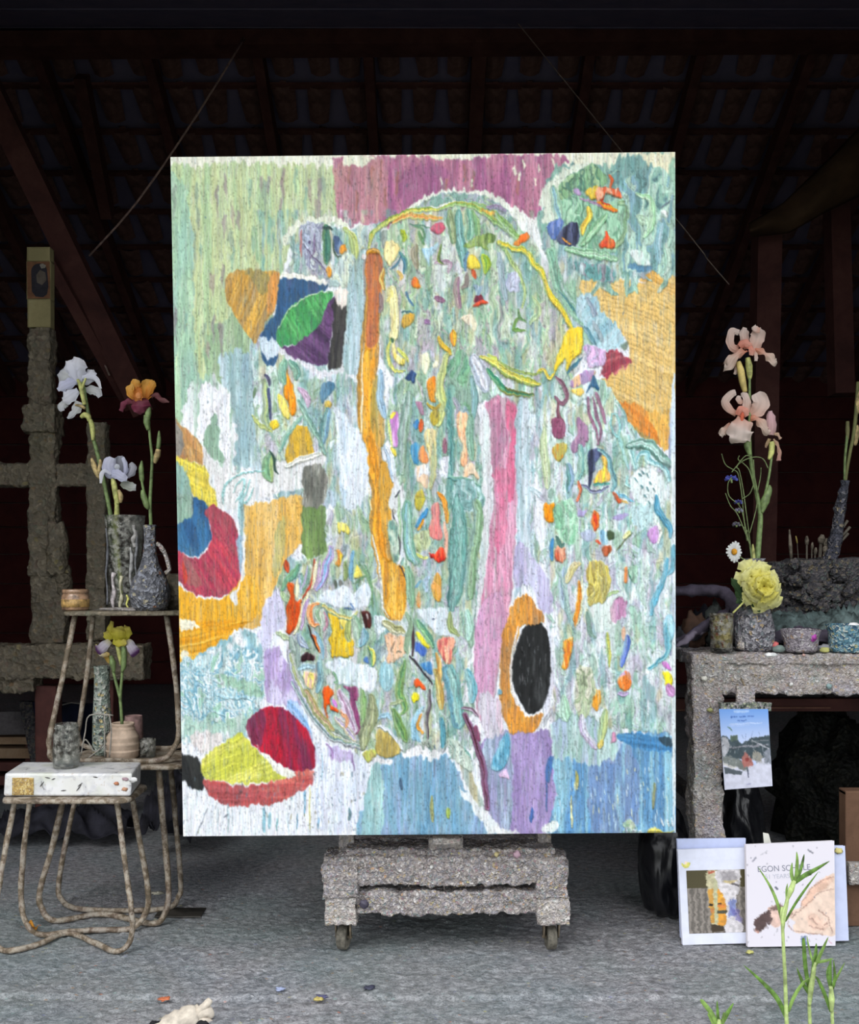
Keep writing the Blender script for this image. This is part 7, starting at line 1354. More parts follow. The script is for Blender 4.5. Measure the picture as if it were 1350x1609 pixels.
for n_i, (x, r, c, lab) in enumerate(((1224, .016, (110, 124, 120), 'grey-green pebble of paint between the vase and the pink-grey cup'), (1296, .018, (160, 160, 166), 'grey paint pebble between the two crusted cups'), (1300, .011, (200, 130, 100), 'small orange-brown paint crumb behind the grey pebble between the cups'), (1296, .012, (180, 180, 110), 'flat yellow-green paint crumb in front of the grey pebble between the cups'))):
    yy_ = (2.98, 3.0, 3.03, 2.966)[n_i]
    tag(MB().blob((X(x, yy_), yy_, zc + r * .5), (r * 1.2, r * .6, r * .72), 14, 10, .25, 2, n_i).build('paint_pebble', simple('pebble', c, .6)), lab, 'paint')
for x, y in ((1208, 1030), (1215, 1026)):
    MB().blob((X(x, 2.955), 2.953, zt2 - .002), (.012, .008, .006), 12, 8, .5, 2, x, flat=False).build('white_dab', simple('white_dab', (226, 230, 232), .5), tb_)
for x, y, r, c in ((1105, 1066, .009, (228, 226, 216)), (1242, 1075, .006, (226, 226, 224)), (1115, 1115, .008, (190, 190, 130)), (1262, 1029, .005, (216, 176, 166)), (1302, 1078, .009, (140, 164, 166))):
    MB().blob((X(x, Yt2), Yt2 - .006, Z(y, Yt2)), (r, .006, r * .8), 10, 8, .6, 2.4, x, flat=False).build('paint_dab', simple('dab', c, .5), tb_)
# brushes in a jar behind the heap
bj = thing('brush_jar', 'jar bristling with old paint brushes behind the dark slabs', 'jar', (X(1270, 3.62), 3.58, zt2)); Yb_ = 3.58
MB().lathe([(.055, 0), (.06, .02), (.06, .17), (.054, .17), (.052, .02), (0, .015)], (X(1272, Yb_), Yb_, zt2), 24, .003).build('jar_body', M_dark, bj)
M_hand = simple('brush_handle', (104, 98, 88), .6); M_bris = simple('bristles', (120, 112, 100), .9, .1, .3, 60)
BL_ = {1244: 'thick grey tapered brush handle at the left end of the jar', 1253: 'thin yellow-tipped brush next to the thick tapered handle', 1268: 'slim upright brush right of the yellow-tipped one', 1276: 'short slim brush just left of the broad-headed brushes in the jar',
    1290: 'tallest broad grey-headed brush in the jar behind the dark heap', 1297: 'broad-headed brush touching the leaning tube vase, upper one', 1281: 'shortest small brush low in the middle of the jar', 1296: 'lower broad-headed brush beside the leaning tube vase'}
for x0, x1, yt_, w_, l in ((1258, 1244, 832, 6, 52), (1262, 1253, 842, 3, 12), (1268, 1268, 842, 7, 14), (1272, 1276, 852, 5, 12), (1280, 1290, 840, 12, 14), (1284, 1297, 846, 10, 12), (1276, 1281, 860, 6, 12), (1288, 1296, 856, 9, 12)):
    br = thing('paint_brush', BL_[x1], 'brush', (X(x0, Yb_), Yb_, zt2 + .02))
    a = Vector((X(x0, Yb_), Yb_, zt2 + .02)); b = W(x1, yt_ + l, Yb_); tp = W(x1 + (x1 - x0) * .25, yt_, Yb_)
    MB().tube([a, b], w_ * .22 * Yb_ / F if l < 40 else w_ * .4 * Yb_ / F, 8).build('handle', M_hand, br); MB().tube([b, b.lerp(tp, .5), tp], [w_ * .35 * Yb_ / F, w_ * .5 * Yb_ / F, w_ * .2 * Yb_ / F], 10).build('brush_head', M_bris if x1 != 1253 else simple('yellow_tip', (190, 170, 96), .7), br)
# slender tall vase leaning right, with faded iris stalks
tv = thing('tube_vase', 'tall slender grey vase leaning right above the dark heap, holding bare iris stalks', 'vase', (X(1305, 3.48), 3.48, .95)); Yv = 3.42
MB().tube([W(1304, 900, Yv), W(1305, 884, Yv), W(1313, 850, Yv), (W(1321, 800, Yv)), W(1327, 765, Yv), W(1328, 755, Yv)], [12 * Yv / F, 10.5 * Yv / F, 9.5 * Yv / F, 8 * Yv / F, 6.5 * Yv / F, 7 * Yv / F], 18, True, .25, 6).build('tube', crust_mat('blue_black_crust', [(0, (74, 76, 88)), (.3, (96, 96, 106)), (.55, (60, 62, 70)), (.8, (120, 118, 124)), (.94, (150, 140, 120))], 60), tv)
ist = thing('iris', 'bare green-brown iris stalks rising from the slender leaning vase', 'flower', (X(1328, Yv), Yv, Z(770, Yv)))
stem(ist, [(1327, 775, 0), (1331, 740, 0), (1337, 705, 0), (1342, 680, 0), (1346, 640, 0), (1348, 600, 0)], [2.2, 2.4, 2.6, 3, 3, 2.4], Yv, simple('olive_stalk', (110, 112, 72), .7)); stem(ist, [(1327, 755, 0), (1328, 720, 0), (1331, 690, 0), (1333, 662, 0)], [1.6, 2, 2.4, 1.8], Yv, M_stem, 'branch')
swell(ist, [(1344, 700), (1346, 685), (1347, 668)], [4, 8, 4], Yv, M_dry, 'sheath'); swell(ist, [(1332, 690), (1332, 676), (1332, 662)], [4, 7, 5], Yv, simple('olive_sheath', (120, 118, 80), .7), 'sheath'); swell(ist, [(1347, 650), (1348, 632), (1349, 615)], [5, 9, 5], Yv, M_dry, 'sheath')
for x0, y0, x1, y1 in ((1314, 845, 1332, 818), (1316, 850, 1336, 828), (1316, 858, 1333, 838)): MB().tube([W(x0, y0, Yv + .03), W(x1, y1, Yv + .03)], [.003, .005], 8).build('dry_stick', M_hand, tv)
# bulldog clip with a brochure, hanging on the apron
cl = thing('bulldog_clip', 'large bulldog clip caked in paint, hanging on the table apron over the leg', 'clip', (X(1172, 2.91), 2.91, Z(1100, 2.91))); Yc_ = 2.915
MB().crust((X(1158, Yc_), Yc_, Z(1108, Yc_)), (X(1186, Yc_), Yc_ + .014, Z(1078, Yc_)), .004, .0035, 60).build('thumb_plate', M_crustt, cl)
MB().crust((X(1131, Yc_), Yc_ - .006, Z(1118, Yc_)), (X(1212, Yc_), Yc_ + .016, Z(1104, Yc_)), .004, .0045, 60, sag=.003).build('jaw', crust_mat('green_grey_crust', [(0, (130, 140, 128)), (.3, (160, 158, 156)), (.5, (100, 110, 100)), (.65, (176, 170, 176)), (.8, (70, 74, 72)), (.92, (196, 200, 170))], 85), cl)
MB().tube([(X(1172, Yc_), Yc_ + .004, Z(1080, Yc_)), (X(1172, Yc_), Yc_ + .030, Z(1072, Yc_)), (X(1172, Yc_), Yc_ + .045, Z(1068, Yc_))], .003, 8).build('nail', M_fork, cl)
# ---- small prints, painted point by point on their own sheets
def sheet_print(parent, name, corners, ops, base, nu=150, nv=190, off=.0006, m=None, ground=None):
    """corners: TL TR BR BL in the world; ops: (polygon in 0..1, colour, wobble, alpha)"""
    TL, TR, BR, BL = [np.array(p) for p in corners]; u_ = np.linspace(0, 1, nu)[None, :, None]; v_ = np.linspace(0, 1, nv)[:, None, None]
    P = (TL * (1 - u_) + TR * u_) * (1 - v_) + (BL * (1 - u_) + BR * u_) * v_; nn = np.cross(BL - TL, TR - TL); nn = nn / np.linalg.norm(nn); nn = nn if nn[1] < 0 else -nn; P = P + nn * off
    wob_ = .35; r_ = np.random.RandomState(len(ops) * 7 + 1); g = r_.rand(nv + 2, nu + 2); n1_ = (g[:-2, :-2] + g[1:-1, 1:-1] + g[2:, 2:] + g[:-2, 2:]) / 4 * .45 - .225; big = lat(7, 7, len(ops) + 900, nv, nu) - .5
    col0 = np.zeros((nv, nu, 3)); col0[:] = np.array(base) / 255.; X_, Y_ = np.meshgrid(np.linspace(0, 1, nu), np.linspace(0, 1, nv))
    if ground is not None: col0 = ground(X_, Y_, col0, n1_, big)
    for poly, cc, wob, al in ops:
        q = np.array(poly, float).reshape(-1, 2)
        if len(q) > 4: q = smooth(q, True, 4)
        mk = soft(inside(q, X_ + wob * .02 * n1_ * 2 + wob * .012 * big, Y_ + wob * .02 * n1_[::-1] * 2 + wob * .012 * big[:, ::-1])) * al
        c_ = np.array(cc) / 255. * (1 + .22 * n1_[..., None] * min(wob, 2) + .10 * big[..., None] * min(wob, 2)); col0 = col0 * (1 - mk[..., None]) + c_ * mk[..., None]
    col0 = np.clip(col0, 0, 1); lc = np.where(col0 <= .04045, col0 / 12.92, ((col0 + .055) / 1.055) ** 2.4)
    mb = MB(); mb.v = [tuple(p) for p in P.reshape(-1, 3)]; mb.f = [(j * nu + i, (j + 1) * nu + i, (j + 1) * nu + i + 1, j * nu + i + 1) for j in range(nv - 1) for i in range(nu - 1)]; mb.c = np.concatenate([lc, np.ones((nv, nu, 1))], -1).reshape(-1, 4)
    return mb.build(name, m or M_print, parent)
def ln(x0, y0, x1, y1, w_): d = np.array([y0 - y1, x1 - x0], float); d = d / (np.linalg.norm(d) + 1e-9) * w_ / 2; return [x0 + d[0], y0 + d[1], x1 + d[0], y1 + d[1], x1 - d[0], y1 - d[1], x0 - d[0], y0 - d[1]]
Yq = 2.905
bro = thing('brochure', 'small blue brochure with a photo of a timber yard, hanging from the clip', 'brochure', (X(1172, Yq), Yq, Z(1180, Yq)))
cor = [W(1130, 1114, Yq), W(1207, 1114, Yq), W(1214, 1235, Yq), W(1139, 1241, Yq)]
MB().hexa(cor + [p + Vector((0, .003, 0)) for p in cor]).build('page_block', simple('paper_edge', (190, 196, 214), .7, .2, .03), bro, False)
def sky_g(X_, Y_, c, n1_, big):
    k_ = np.clip(Y_ / .38, 0, 1)[..., None]; return np.array((112, 158, 228)) / 255. * (1 - k_) + np.array((190, 206, 242)) / 255. * k_
ops = [([0, .36, .1, .34, .2, .38, .3, .36, .42, .43, .6, .38, .8, .36, 1, .36, 1, .62, 0, .6], (62, 76, 84), 2, 1), ([0, .38, .12, .36, .16, .46, .08, .58, 0, .6], (170, 172, 180), 2, 1), ([.2, .34, .34, .33, .34, .40, .2, .40], (84, 100, 90), 2, 1),
       ([0, .62, .3, .64, .5, .72, .7, .70, 1, .60, 1, 1, 0, 1], (206, 208, 226), 1, 1), ([0, .60, .2, .60, .5, .70, .5, .78, .3, .74, 0, .66], (120, 126, 124), 3, 1), ([.02, .72, .4, .79, .36, .83, .02, .80], (70, 80, 88), 1, .9), ([0, .66, .3, .74, .2, .75, .0, .69], (196, 194, 190), 2, 1),
       ([.40, .60, .48, .55, .58, .62, .62, .70, .50, .74, .40, .72], (170, 110, 104), 3, 1), ([.46, .62, .53, .60, .54, .66, .48, .67], (140, 60, 60), 2, 1), ([.62, .56, .78, .55, .82, .64, .76, .70, .66, .66], (150, 148, 140), 3, 1), ([.88, .54, 1, .50, 1, .72, .86, .70], (130, 136, 148), 3, 1),
       (ln(.12, .48, .98, .46, .02), (150, 150, 160), 2, .9), (ln(.62, .40, .98, .52, .012), (190, 192, 200), 1, .9), (ln(.60, .42, .98, .40, .010), (140, 144, 150), 1, .9), (ln(.84, .46, .86, .70, .012), (160, 164, 172), 1, .9), (ln(.50, .74, .51, .87, .020), (60, 66, 90), 1, .9),
       ([.14, .22, .20, .23, .25, .29, .18, .25], (90, 120, 110), 1, .9), (ln(.43, .32, .46, .38, .008), (90, 110, 160), 1, .8), (ln(.52, .31, .49, .38, .008), (90, 110, 160), 1, .8), (ln(.66, .28, .62, .36, .008), (110, 130, 180), 1, .7), (ln(.78, .29, .80, .34, .008), (100, 120, 170), 1, .7), ([.28, .02, .62, .01, .6, .045, .3, .05], (170, 200, 244), 1, .9)]
for a_, b_, y_ in ((.22, .27, .105), (.28, .36, .103), (.40, .46, .10), (.47, .54, .098), (.57, .63, .094), (.64, .70, .092), (.36, .41, .150), (.43, .54, .147)): ops.append((ln(a_, y_, b_, y_ - .003, .014), (64, 100, 176), 1, .85))
ops += [(ln(.18, .195, .86, .175, .012), (196, 214, 248), 1, .9), (ln(.2, .215, .6, .205, .006), (190, 206, 244), 1, .8), (ln(.45, .95, .55, .947, .010), (150, 150, 190), 1, .8)]
for i in range(40): x = random.random(); y = random.uniform(.42, .66); ops.append((ln(x, y, x + random.uniform(-.05, .05), y + random.uniform(.01, .06), .012), random.choice([(180, 184, 190), (50, 58, 66), (140, 146, 150), (90, 96, 104)]), 1, .8))
sheet_print(bro, 'cover_photo', cor, ops, (120, 160, 226), 110, 160, ground=sky_g)
# ---- books leaning against the table leg
M_white = simple('white_cover', (222, 226, 244), .5, .35, .02, 30, bump=.03)
def book(label, c4, th, m=M_white, group=None):
    b = thing('book', label, 'book', (c4[3] + c4[2]) / 2, group)
    TL, TR, BR, BL = c4; nrm_ = (BL - TL).cross(TR - TL).normalized(); nrm_ = nrm_ if nrm_.y > 0 else -nrm_
    def lay(t0, t1, ins): 
        cen = (TL + TR + BR + BL) / 4; return [p + (cen - p).normalized() * ins + nrm_ * t0 for p in c4] + [p + (cen - p).normalized() * ins + nrm_ * t1 for p in c4]
    MB().hexa(lay(0, .0025, 0)).build('front_cover', m, b, False); MB().hexa(lay(.0025, th - .0025, .004)).build('page_block', simple('pages', (206, 202, 190), .8, .1, .05, 90), b, False); MB().hexa(lay(th - .0025, th, 0)).build('back_cover', m, b, False)
    return b, nrm_
def bp(x, y, foot, lean=.16):
    """a point of a cover that stands at depth foot on the floor and leans back"""
    # z = (Y - foot) / lean ; solve along the sight line
    s = (y - CY) / F; Y = (foot + lean * EYE) / (1 + lean * s); return W(x, y, Y)
ft = foot_y(1484)
A4 = lambda a, f_, l=.16: [bp(x, y, f_, l) for x, y in a]
b0_, _ = book('tall pale-blue book standing behind the white picture book', A4([(1064, 1318), (1172, 1317), (1170, 1470), (1070, 1474)], ft + .030), .012, simple('pale_blue_cover', (196, 206, 240), .5, .3, .02, bump=.03))
c4 = A4([(1065, 1335), (1176, 1332), (1178, 1482), (1073, 1485)], ft); b1_, _ = book('white picture book with a photo of two painted posts, left of the pair', c4, .014)
def sub(c4, x0, y0, x1, y1): 
    TL, TR, BR, BL = c4; f = lambda u_, v_: (TL * (1 - u_) + TR * u_) * (1 - v_) + (BL * (1 - u_) + BR * u_) * v_; return [f(x0, y0), f(x1, y0), f(x1, y1), f(x0, y1)]
def wood_g(X_, Y_, c, n1_, big):
    c = c.copy(); c[:] = np.array((76, 70, 44)) / 255.; k_ = Y_ > .28; st_ = np.sin(X_ * 60 + big * 4) * .5 + n1_ * 2.2; c[k_] = (np.array((122, 116, 110)) / 255. * (1 + .35 * st_[..., None]))[k_]; return c
ops = [([.34, .02, .5, 0, .52, .3, .62, .6, .62, .88, .5, .9, .4, .88, .36, .6, .33, .3, .31, .12], (190, 184, 150), 3, 1), ([.5, 0, .86, 0, .86, .25, .80, .6, .92, .98, .62, .99, .62, .6, .5, .25], (206, 202, 206), 3, 1), ([.35, .02, .48, .01, .46, .05, .36, .06], (170, 90, 70), 2, 1),
       ([.5, .30, .62, .5, .62, .86, .48, .86, .46, .5], (214, 150, 60), 3, 1), ([.34, .32, .42, .3, .44, .84, .37, .82], (200, 150, 70), 3, 1), ([.44, .1, .5, .2, .5, .84, .43, .84], (186, 186, 150), 2, 1), ([.36, .53, .42, .54, .41, .575, .35, .57], (40, 34, 24), 1, 1), ([.5, .53, .56, .53, .56, .56, .5, .57], (60, 44, 30), 1, 1), ([.48, .65, .64, .63, .64, .69, .47, .70], (70, 72, 60), 2, 1),
       ([.38, .86, .6, .89, .58, .98, .38, .98], (64, 54, 40), 2, 1), ([.68, .48, .8, .46, .8, .72, .68, .76], (110, 124, 180), 4, .85), ([.70, .6, .84, .62, .9, .85, .8, .8], (90, 84, 150), 4, .6), ([.54, .04, .8, .04, .84, .18, .6, .22], (150, 146, 150), 4, .8), ([.74, .19, .86, .25, .84, .28, .72, .23], (80, 76, 80), 2, .9), ([.6, .18, .84, .16, .8, .2, .62, .22], (200, 180, 120), 3, .8), ([.52, .38, .60, .40, .58, .46, .5, .44], (236, 176, 60), 2, .9), ([.50, .56, .62, .54, .62, .6, .5, .6], (206, 120, 60), 2, .8), ([.36, .62, .42, .62, .42, .68, .36, .68], (206, 130, 80), 2, .8)]
sheet_print(b1_, 'cover_picture', sub(c4, .105, .225, .985, .885), ops, (90, 80, 60), 150, 180, ground=wood_g)
dab_c = sub(c4, .03, .13, .18, .22); sheet_print(b1_, 'yellow_smear', sub(c4, .04, .12, .17, .2), [([.05, .2, .3, .5, .6, .2, .95, .3, .8, .8, .4, .95, .1, .7], (226, 222, 120), 6, 1), ([.3, .1, .7, .1, .6, .5, .4, .5], (236, 210, 200), 4, .8)], (222, 226, 244), 30, 24, off=.001)
c4 = A4([(1172, 1327), (1311, 1321), (1313, 1486), (1175, 1488)], ft - .022); M_offw = simple('off_white_cover', (222, 218, 226), .5, .35, .02, bump=.03)
b2_, nb = book('off-white art book with grey title lettering and a skin-toned figure drawing', c4, .014, M_offw)
SK = (228, 204, 188)
# the drawing itself is a plain stand-in of soft skin-toned shapes in the same place
ops = [([1.02, .34, .88, .36, .76, .42, .68, .48, .62, .58, .60, .64, .50, .66, .46, .72, .54, .76, .52, .82, .56, .87, .70, .88, .84, .89, 1.02, .86], SK, 1, 1), ([.98, .34, .84, .38, .70, .48, .62, .60, .68, .62, .78, .52, .92, .42], (222, 178, 156), 4, .7), ([.72, .70, .86, .74, .92, .82, .8, .84, .70, .78], (222, 186, 168), 4, .7),
       ([.24, .64, .34, .60, .42, .62, .44, .72, .40, .80, .30, .82, .24, .76], (222, 190, 178), 2, 1), ([.08, .80, .12, .72, .18, .68, .26, .66, .28, .74, .22, .80, .16, .84, .10, .84], (84, 66, 66), 3, 1), ([.26, .64, .36, .59, .44, .62, .40, .64, .3, .66], (110, 90, 84), 3, .9), ([.10, .82, .13, .86, .11, .87, .09, .85], (190, 130, 110), 2, .8)]
for P in ((1.0, .34, .86, .38), (.86, .38, .74, .44), (.74, .44, .64, .56), (.64, .56, .60, .64), (.50, .72, .66, .62), (.66, .62, .82, .50), (.82, .50, 1.0, .46), (.46, .72, .52, .68), (.46, .72, .46, .80), (.52, .85, .70, .88), (.46, .80, .52, .85), (.70, .88, .86, .89), (.70, .72, .80, .80), (.80, .66, .92, .72), (.92, .72, .96, .88), (.70, .80, .84, .84), (.84, .84, .92, .78)): ops.append((ln(*P, .008), (150, 116, 106), 1.5, .8))
ops += [([.60, .91, .66, .90, .69, .99, .62, 1.0], (96, 116, 150), 2, .9), (ln(.90, .93, .96, .98, .01), (200, 150, 170), 1, .8)]
for i in range(36): x = random.random(); y = random.random() * .95; s = random.uniform(.008, .02); ops.append((ln(x, y, x + random.uniform(-1, 1) * s, y + s, random.uniform(.006, .012)), random.choice([(110, 112, 130), (150, 150, 160), (130, 124, 136)]), 1, .75))
ops += [(ln(.33, .42, .35, .46, .02), (80, 84, 100), 1, .9), (ln(.70, .08, .76, .11, .016), (110, 112, 124), 1, .8), (ln(.07, .17, .12, .13, .014), (120, 120, 136), 1, .8), (ln(.16, .11, .24, .07, .008), (180, 180, 190), 1, .8)]
sheet_print(b2_, 'cover_drawing', c4, ops, (222, 218, 228), 170, 200)
ftx = None
def lettering(parent, text, c4, u_, v_, size, colr, off=.0012, sx=1.0):
    cu = bpy.data.curves.new('title_lettering', 'FONT'); cu.body = text; cu.size = size; cu.extrude = .00012; cu.align_x = 'LEFT'; m_, _, _ = mat('ink', colr, .7); cu.materials.append(m_)
    o0 = bpy.data.objects.new('title_curve', cu); col_.objects.link(o0); bpy.context.view_layer.update(); me_ = bpy.data.meshes.new_from_object(o0.evaluated_get(bpy.context.evaluated_depsgraph_get())); bpy.data.objects.remove(o0)
    o = bpy.data.objects.new('title_lettering', me_); TL, TR, BR, BL = c4; ex_ = (TR - TL).normalized(); ey_ = (TL - BL).normalized(); ez_ = ex_.cross(ey_).normalized(); ey_ = ez_.cross(ex_)
    p = (TL * (1 - u_) + TR * u_) * (1 - v_) + (BL * (1 - u_) + BR * u_) * v_
    Mx = Matrix((ex_ * sx, ey_, ez_)).transposed().to_4x4(); Mx.translation = p + ez_ * off; col_.objects.link(o); o.parent = parent; o.matrix_local = parent.matrix_world.inverted() @ Mx; return o
lettering(b2_, 'EGON SCHIELE', c4, .125, .275, .0225, (134, 136, 152), sx=.98)
lettering(b2_, '51 YEARS', c4, .21, .345, .017, (186, 188, 202), sx=1.0)
c4b = A4([(1306, 1328), (1328, 1330), (1334, 1478), (1308, 1480)], ft + .012); b3_, _ = book('thin white book, only its right strip showing behind the art book', A4([(1212, 1330), (1328, 1329), (1334, 1478), (1216, 1482)], ft + .008), .016, simple('bluish_white_cover', (202, 210, 240), .5, .3, .02, bump=.03))
MB().blob(bp(1318, 1337, ft + .002), (.012, .003, .008), 12, 8, .5, 2, 3, flat=False).build('yellow_smear', simple('yellow_smear', (206, 196, 130), .6), b3_)
sc_ = MB().hexa([W(1199, 1308, 2.93), W(1208, 1310, 2.93), W(1214, 1332, 2.925), W(1201, 1332, 2.925)] + [W(1199, 1308, 2.935), W(1208, 1310, 2.935), W(1214, 1332, 2.93), W(1201, 1332, 2.93)]); 
sc_.build('page_marker', simple('paper_scrap', (226, 226, 216), .7, .2, .03), b2_, False)
# ---- rubbish bag under the table
def bag_mat():
    m, nt, b = mat('black_plastic', (17, 18, 23), .30, .6); n = noise_t(nt, coords(nt, (1, 1, .35), rot=(0, .6, 0)), 13, 3, .5, .8); bumpn(nt, b, n.outputs['Fac'], .6, .02); return m
M_bag = bag_mat()
tag(MB().blob((X(1046, 3.06), 3.08, .155), (.075, .10, .19), 60, 44, .16, 1.3, 2, ridge=True).build('rubbish_bag', M_bag), 'black plastic rubbish bag on the floor between the canvas and the books', 'bag')
tag(MB().blob((X(1160, 3.26), 3.30, .17), (.09, .10, .25), 50, 36, .22, 1.6, 5, ridge=True).build('rubbish_bag', M_bag), 'second black plastic bag slumped behind the table leg', 'bag')
# ---- wooden frame at the right edge
wf_ = thing('wooden_crate', 'brown wooden crate with a paint-crusted crossbar at the right edge', 'crate', (X(1370, 2.98), 3.0, 0)); Yw = 2.97; M_crate = wood_mat('brown_crate_wood', (84, 62, 48), (104, 78, 62), (120, 92, 74))
for x0, x1 in ((1329, 1352), (1440, 1462)):
    MB().box((X(x0, Yw), Yw, 0), (X(x1, Yw), Yw + .05, Z(1244, Yw))).build('upright', M_crate, wf_, False, bevel=.003)
MB().crust((X(1330, Yw), Yw - .022, Z(1387, Yw)), (X(1470, Yw), Yw, Z(1353, Yw)), .006, .004, 50).build('crossbar', M_crust2, wf_)
MB().box((X(1329, Yw), Yw + .001, Z(1250, Yw)), (X(1462, Yw), Yw + .05, Z(1243, Yw))).build('top_board', M_crate, wf_, False, bevel=.002); MB().box((X(1352, Yw), Yw + .01, Z(1350, Yw)), (X(1440, Yw), Yw + .02, Z(1252, Yw))).build('panel', M_rafter, wf_, False)
# ---- dim things under and behind
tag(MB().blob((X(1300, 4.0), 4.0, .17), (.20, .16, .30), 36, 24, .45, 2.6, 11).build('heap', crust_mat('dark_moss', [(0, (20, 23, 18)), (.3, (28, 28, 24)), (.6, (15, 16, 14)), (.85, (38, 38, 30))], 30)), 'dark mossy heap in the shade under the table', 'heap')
# ------------------------------------------------------------------ dim clutter behind the stools
def quad_panel(name, label, cat, P, Y0, Y1, m, th=.02, edge=None):
    TL, TR, BR, BL = P; c4 = [W(TL[0], TL[1], Y1), W(TR[0], TR[1], Y1), W(BR[0], BR[1], Y0), W(BL[0], BL[1], Y0)]
    t = thing(name, label, cat, (c4[2] + c4[3]) / 2); MB().hexa(c4 + [p + Vector((0, th, 0)) for p in c4]).build('panel', m, t, False, bevel=.002)
    if edge:
        e = [c4[0], c4[0].lerp(c4[1], .22), c4[3].lerp(c4[2], .2), c4[3]]; MB().hexa([p + Vector((0, -.006, 0)) for p in e] + e).build('painted_edge', edge, t, False)
    return t
M_navy = simple('navy_cloth', (22, 28, 48), .8, .2, .25, 12)
quad_panel('leaning_canvas', 'dark navy canvas with a paint-spattered edge leaning behind the stools', 'canvas', [(30, 1102), (124, 1106), (140, 1262), (62, 1262)], 4.5, 4.56, M_navy, .03, M_dark)
quad_panel('leaning_canvas', 'plain dark canvas leaning farther right behind the glass jar', 'canvas', [(96, 1106), (165, 1106), (165, 1262), (100, 1262)], 4.66, 4.74, M_navy, .02)
MB().tube([W(96, 1108, 4.55), W(112, 1104, 4.55), W(128, 1106, 4.55)], .003, 6).build('pale_rim', M_wire, bpy.data.objects['leaning_canvas.001'])
quad_panel('grey_panel', 'grey board lying against the planks at the far left', 'board', [(-50, 1118), (36, 1118), (42, 1154), (-50, 1156)], 4.60, 4.62, simple('grey_panel', (96, 92, 94), .8), .02)
pal = thing('wooden_pallet', 'low stack of brown planks behind the stools at the far left', 'pallet', (X(10, 4.65), 4.7, 0))
for i, (y0, y1) in enumerate(((1158, 1170), (1176, 1192), (1198, 1212), (1220, 1234))): MB().box((X(-120, 4.65), 4.65, Z(y1, 4.65)), (X(62, 4.65), 4.95, Z(y0, 4.65))).build('plank', M_rawwood if i < 2 else M_rafter, pal, False, bevel=.003)
for x in (-100, -30, 40): MB().box((X(x, 4.68), 4.68, 0), (X(x + 14, 4.68), 4.9, Z(1160, 4.68))).build('block', M_rafter, pal, False)
rag('dark_rag', 'dark crumpled cloth heap on the floor behind the lower stool', [(215, 1246), (232, 1218), (256, 1206), (280, 1212), (300, 1240)], 3.62, 0.0, M_rd, seed=2.2, amp=.05, dep=.35)
rag('dark_rag', 'low dark cloth lying on the floor under the near stool far behind', [(-20, 1272), (30, 1262), (90, 1258), (150, 1262), (190, 1276)], 3.78, 0.0, M_rd, seed=9.2, amp=.03, dep=.3)
tag(MB().box((X(250, 3.1), foot_y(1442), 0), (X(322, 3.1), foot_y(1428), .004)).build('wet_board', simple('wet_dark_board', (58, 56, 52), .5, .4, .4, 14), None, False, bevel=.001), 'thin dark wet board on the floor between the stools and the canvas', 'board')
# ropes and the hung cloth in the roof
tag(MB().tube([W(384, 60, 5.9), W(310, 180, 5.6), W(215, 318, 5.7), W(140, 402, 5.8)], .006, 6, sm=3).build('hanging_rope', simple('rope', (190, 160, 150), .8)), 'thin rope slanting down through the dark roof left of the canvas', 'rope')
tag(MB().tube([W(88, 425, 5.3), W(140, 520, 5.35), W(172, 590, 5.4)], .005, 6, sm=3).build('hanging_rope', simple('rope', (170, 150, 140), .8)), 'short rope hanging above the white iris', 'rope')
tag(MB().tube([W(760, -30, 5.9), W(1072, 355, 5.4), W(1110, 405, 5.4), W(1146, 447, 5.4)], .003, 6, sm=3).build('hanging_rope', simple('rope', (170, 150, 140), .8)), 'fine cord slanting beside the upper right edge of the canvas', 'rope')
M_tarp = simple('dusty_tarpaulin', (78, 60, 44), .85, .1, .15, 6)
def tarp(u_, v_):
    top = [(1176, 352), (1230, 320), (1290, 262), (1400, 150)]; bot = [(1180, 372), (1240, 366), (1296, 334), (1400, 285)]
    xt = np.interp(u_, (0, .33, .66, 1), [p[0] for p in top]); yt_ = np.interp(u_, (0, .33, .66, 1), [p[1] for p in top]); xb = np.interp(u_, (0, .33, .66, 1), [p[0] for p in bot]); yb_ = np.interp(u_, (0, .33, .66, 1), [p[1] for p in bot])
    f = .10 * math.sin(v_ * math.pi) + .03 * math.sin(u_ * 9 + v_ * 3); return tuple(W(xt * (1 - v_) + xb * v_, yt_ * (1 - v_) + yb_ * v_ + 6 * math.sin(v_ * math.pi) * u_, 5.3 - f))
tag(MB().sheet(40, 14, tarp).build('tarpaulin', M_tarp, None, thick=.004), 'brown dusty cloth slung from the timbers at the upper right', 'cloth')
# ------------------------------------------------------------------ on the floor in front
lf = MB()
def leaf_s(u_, v_): a = math.sin(u_ * math.pi) * 8; return tuple(W(44 + 16 * u_, 1458 - (2 * v_ - 1) * a * .6 - 3 * math.sin(u_ * 6), foot_y(1462) - .004 * v_) + Vector((0, 0, .006 + .006 * math.sin(u_ * 7))))
tag(lf.sheet(12, 6, leaf_s).build('fallen_leaf', simple('orange_leaf', (206, 136, 50), .6, .3, .3, 60), None, thick=.001), 'small orange dead leaf on the floor inside the near stool', 'leaf')
gl = thing('glove', 'crumpled off-white cloth glove on the floor at the bottom edge', 'glove', (X(300, 2.36), 2.36, 0)); Yg = 2.37; M_glv = simple('off_white_cloth', (206, 196, 182), .9, .1, .08, 60); M_cuff = simple('black_cuff', (30, 30, 34), .8)
MB().tube([W(240, 1628, Yg - .03), W(268, 1614, Yg - .02), W(292, 1600, Yg), W(312, 1592, Yg)], [.018, .026, .027, .020], 16, True, .18, 5).build('palm', M_glv, gl)
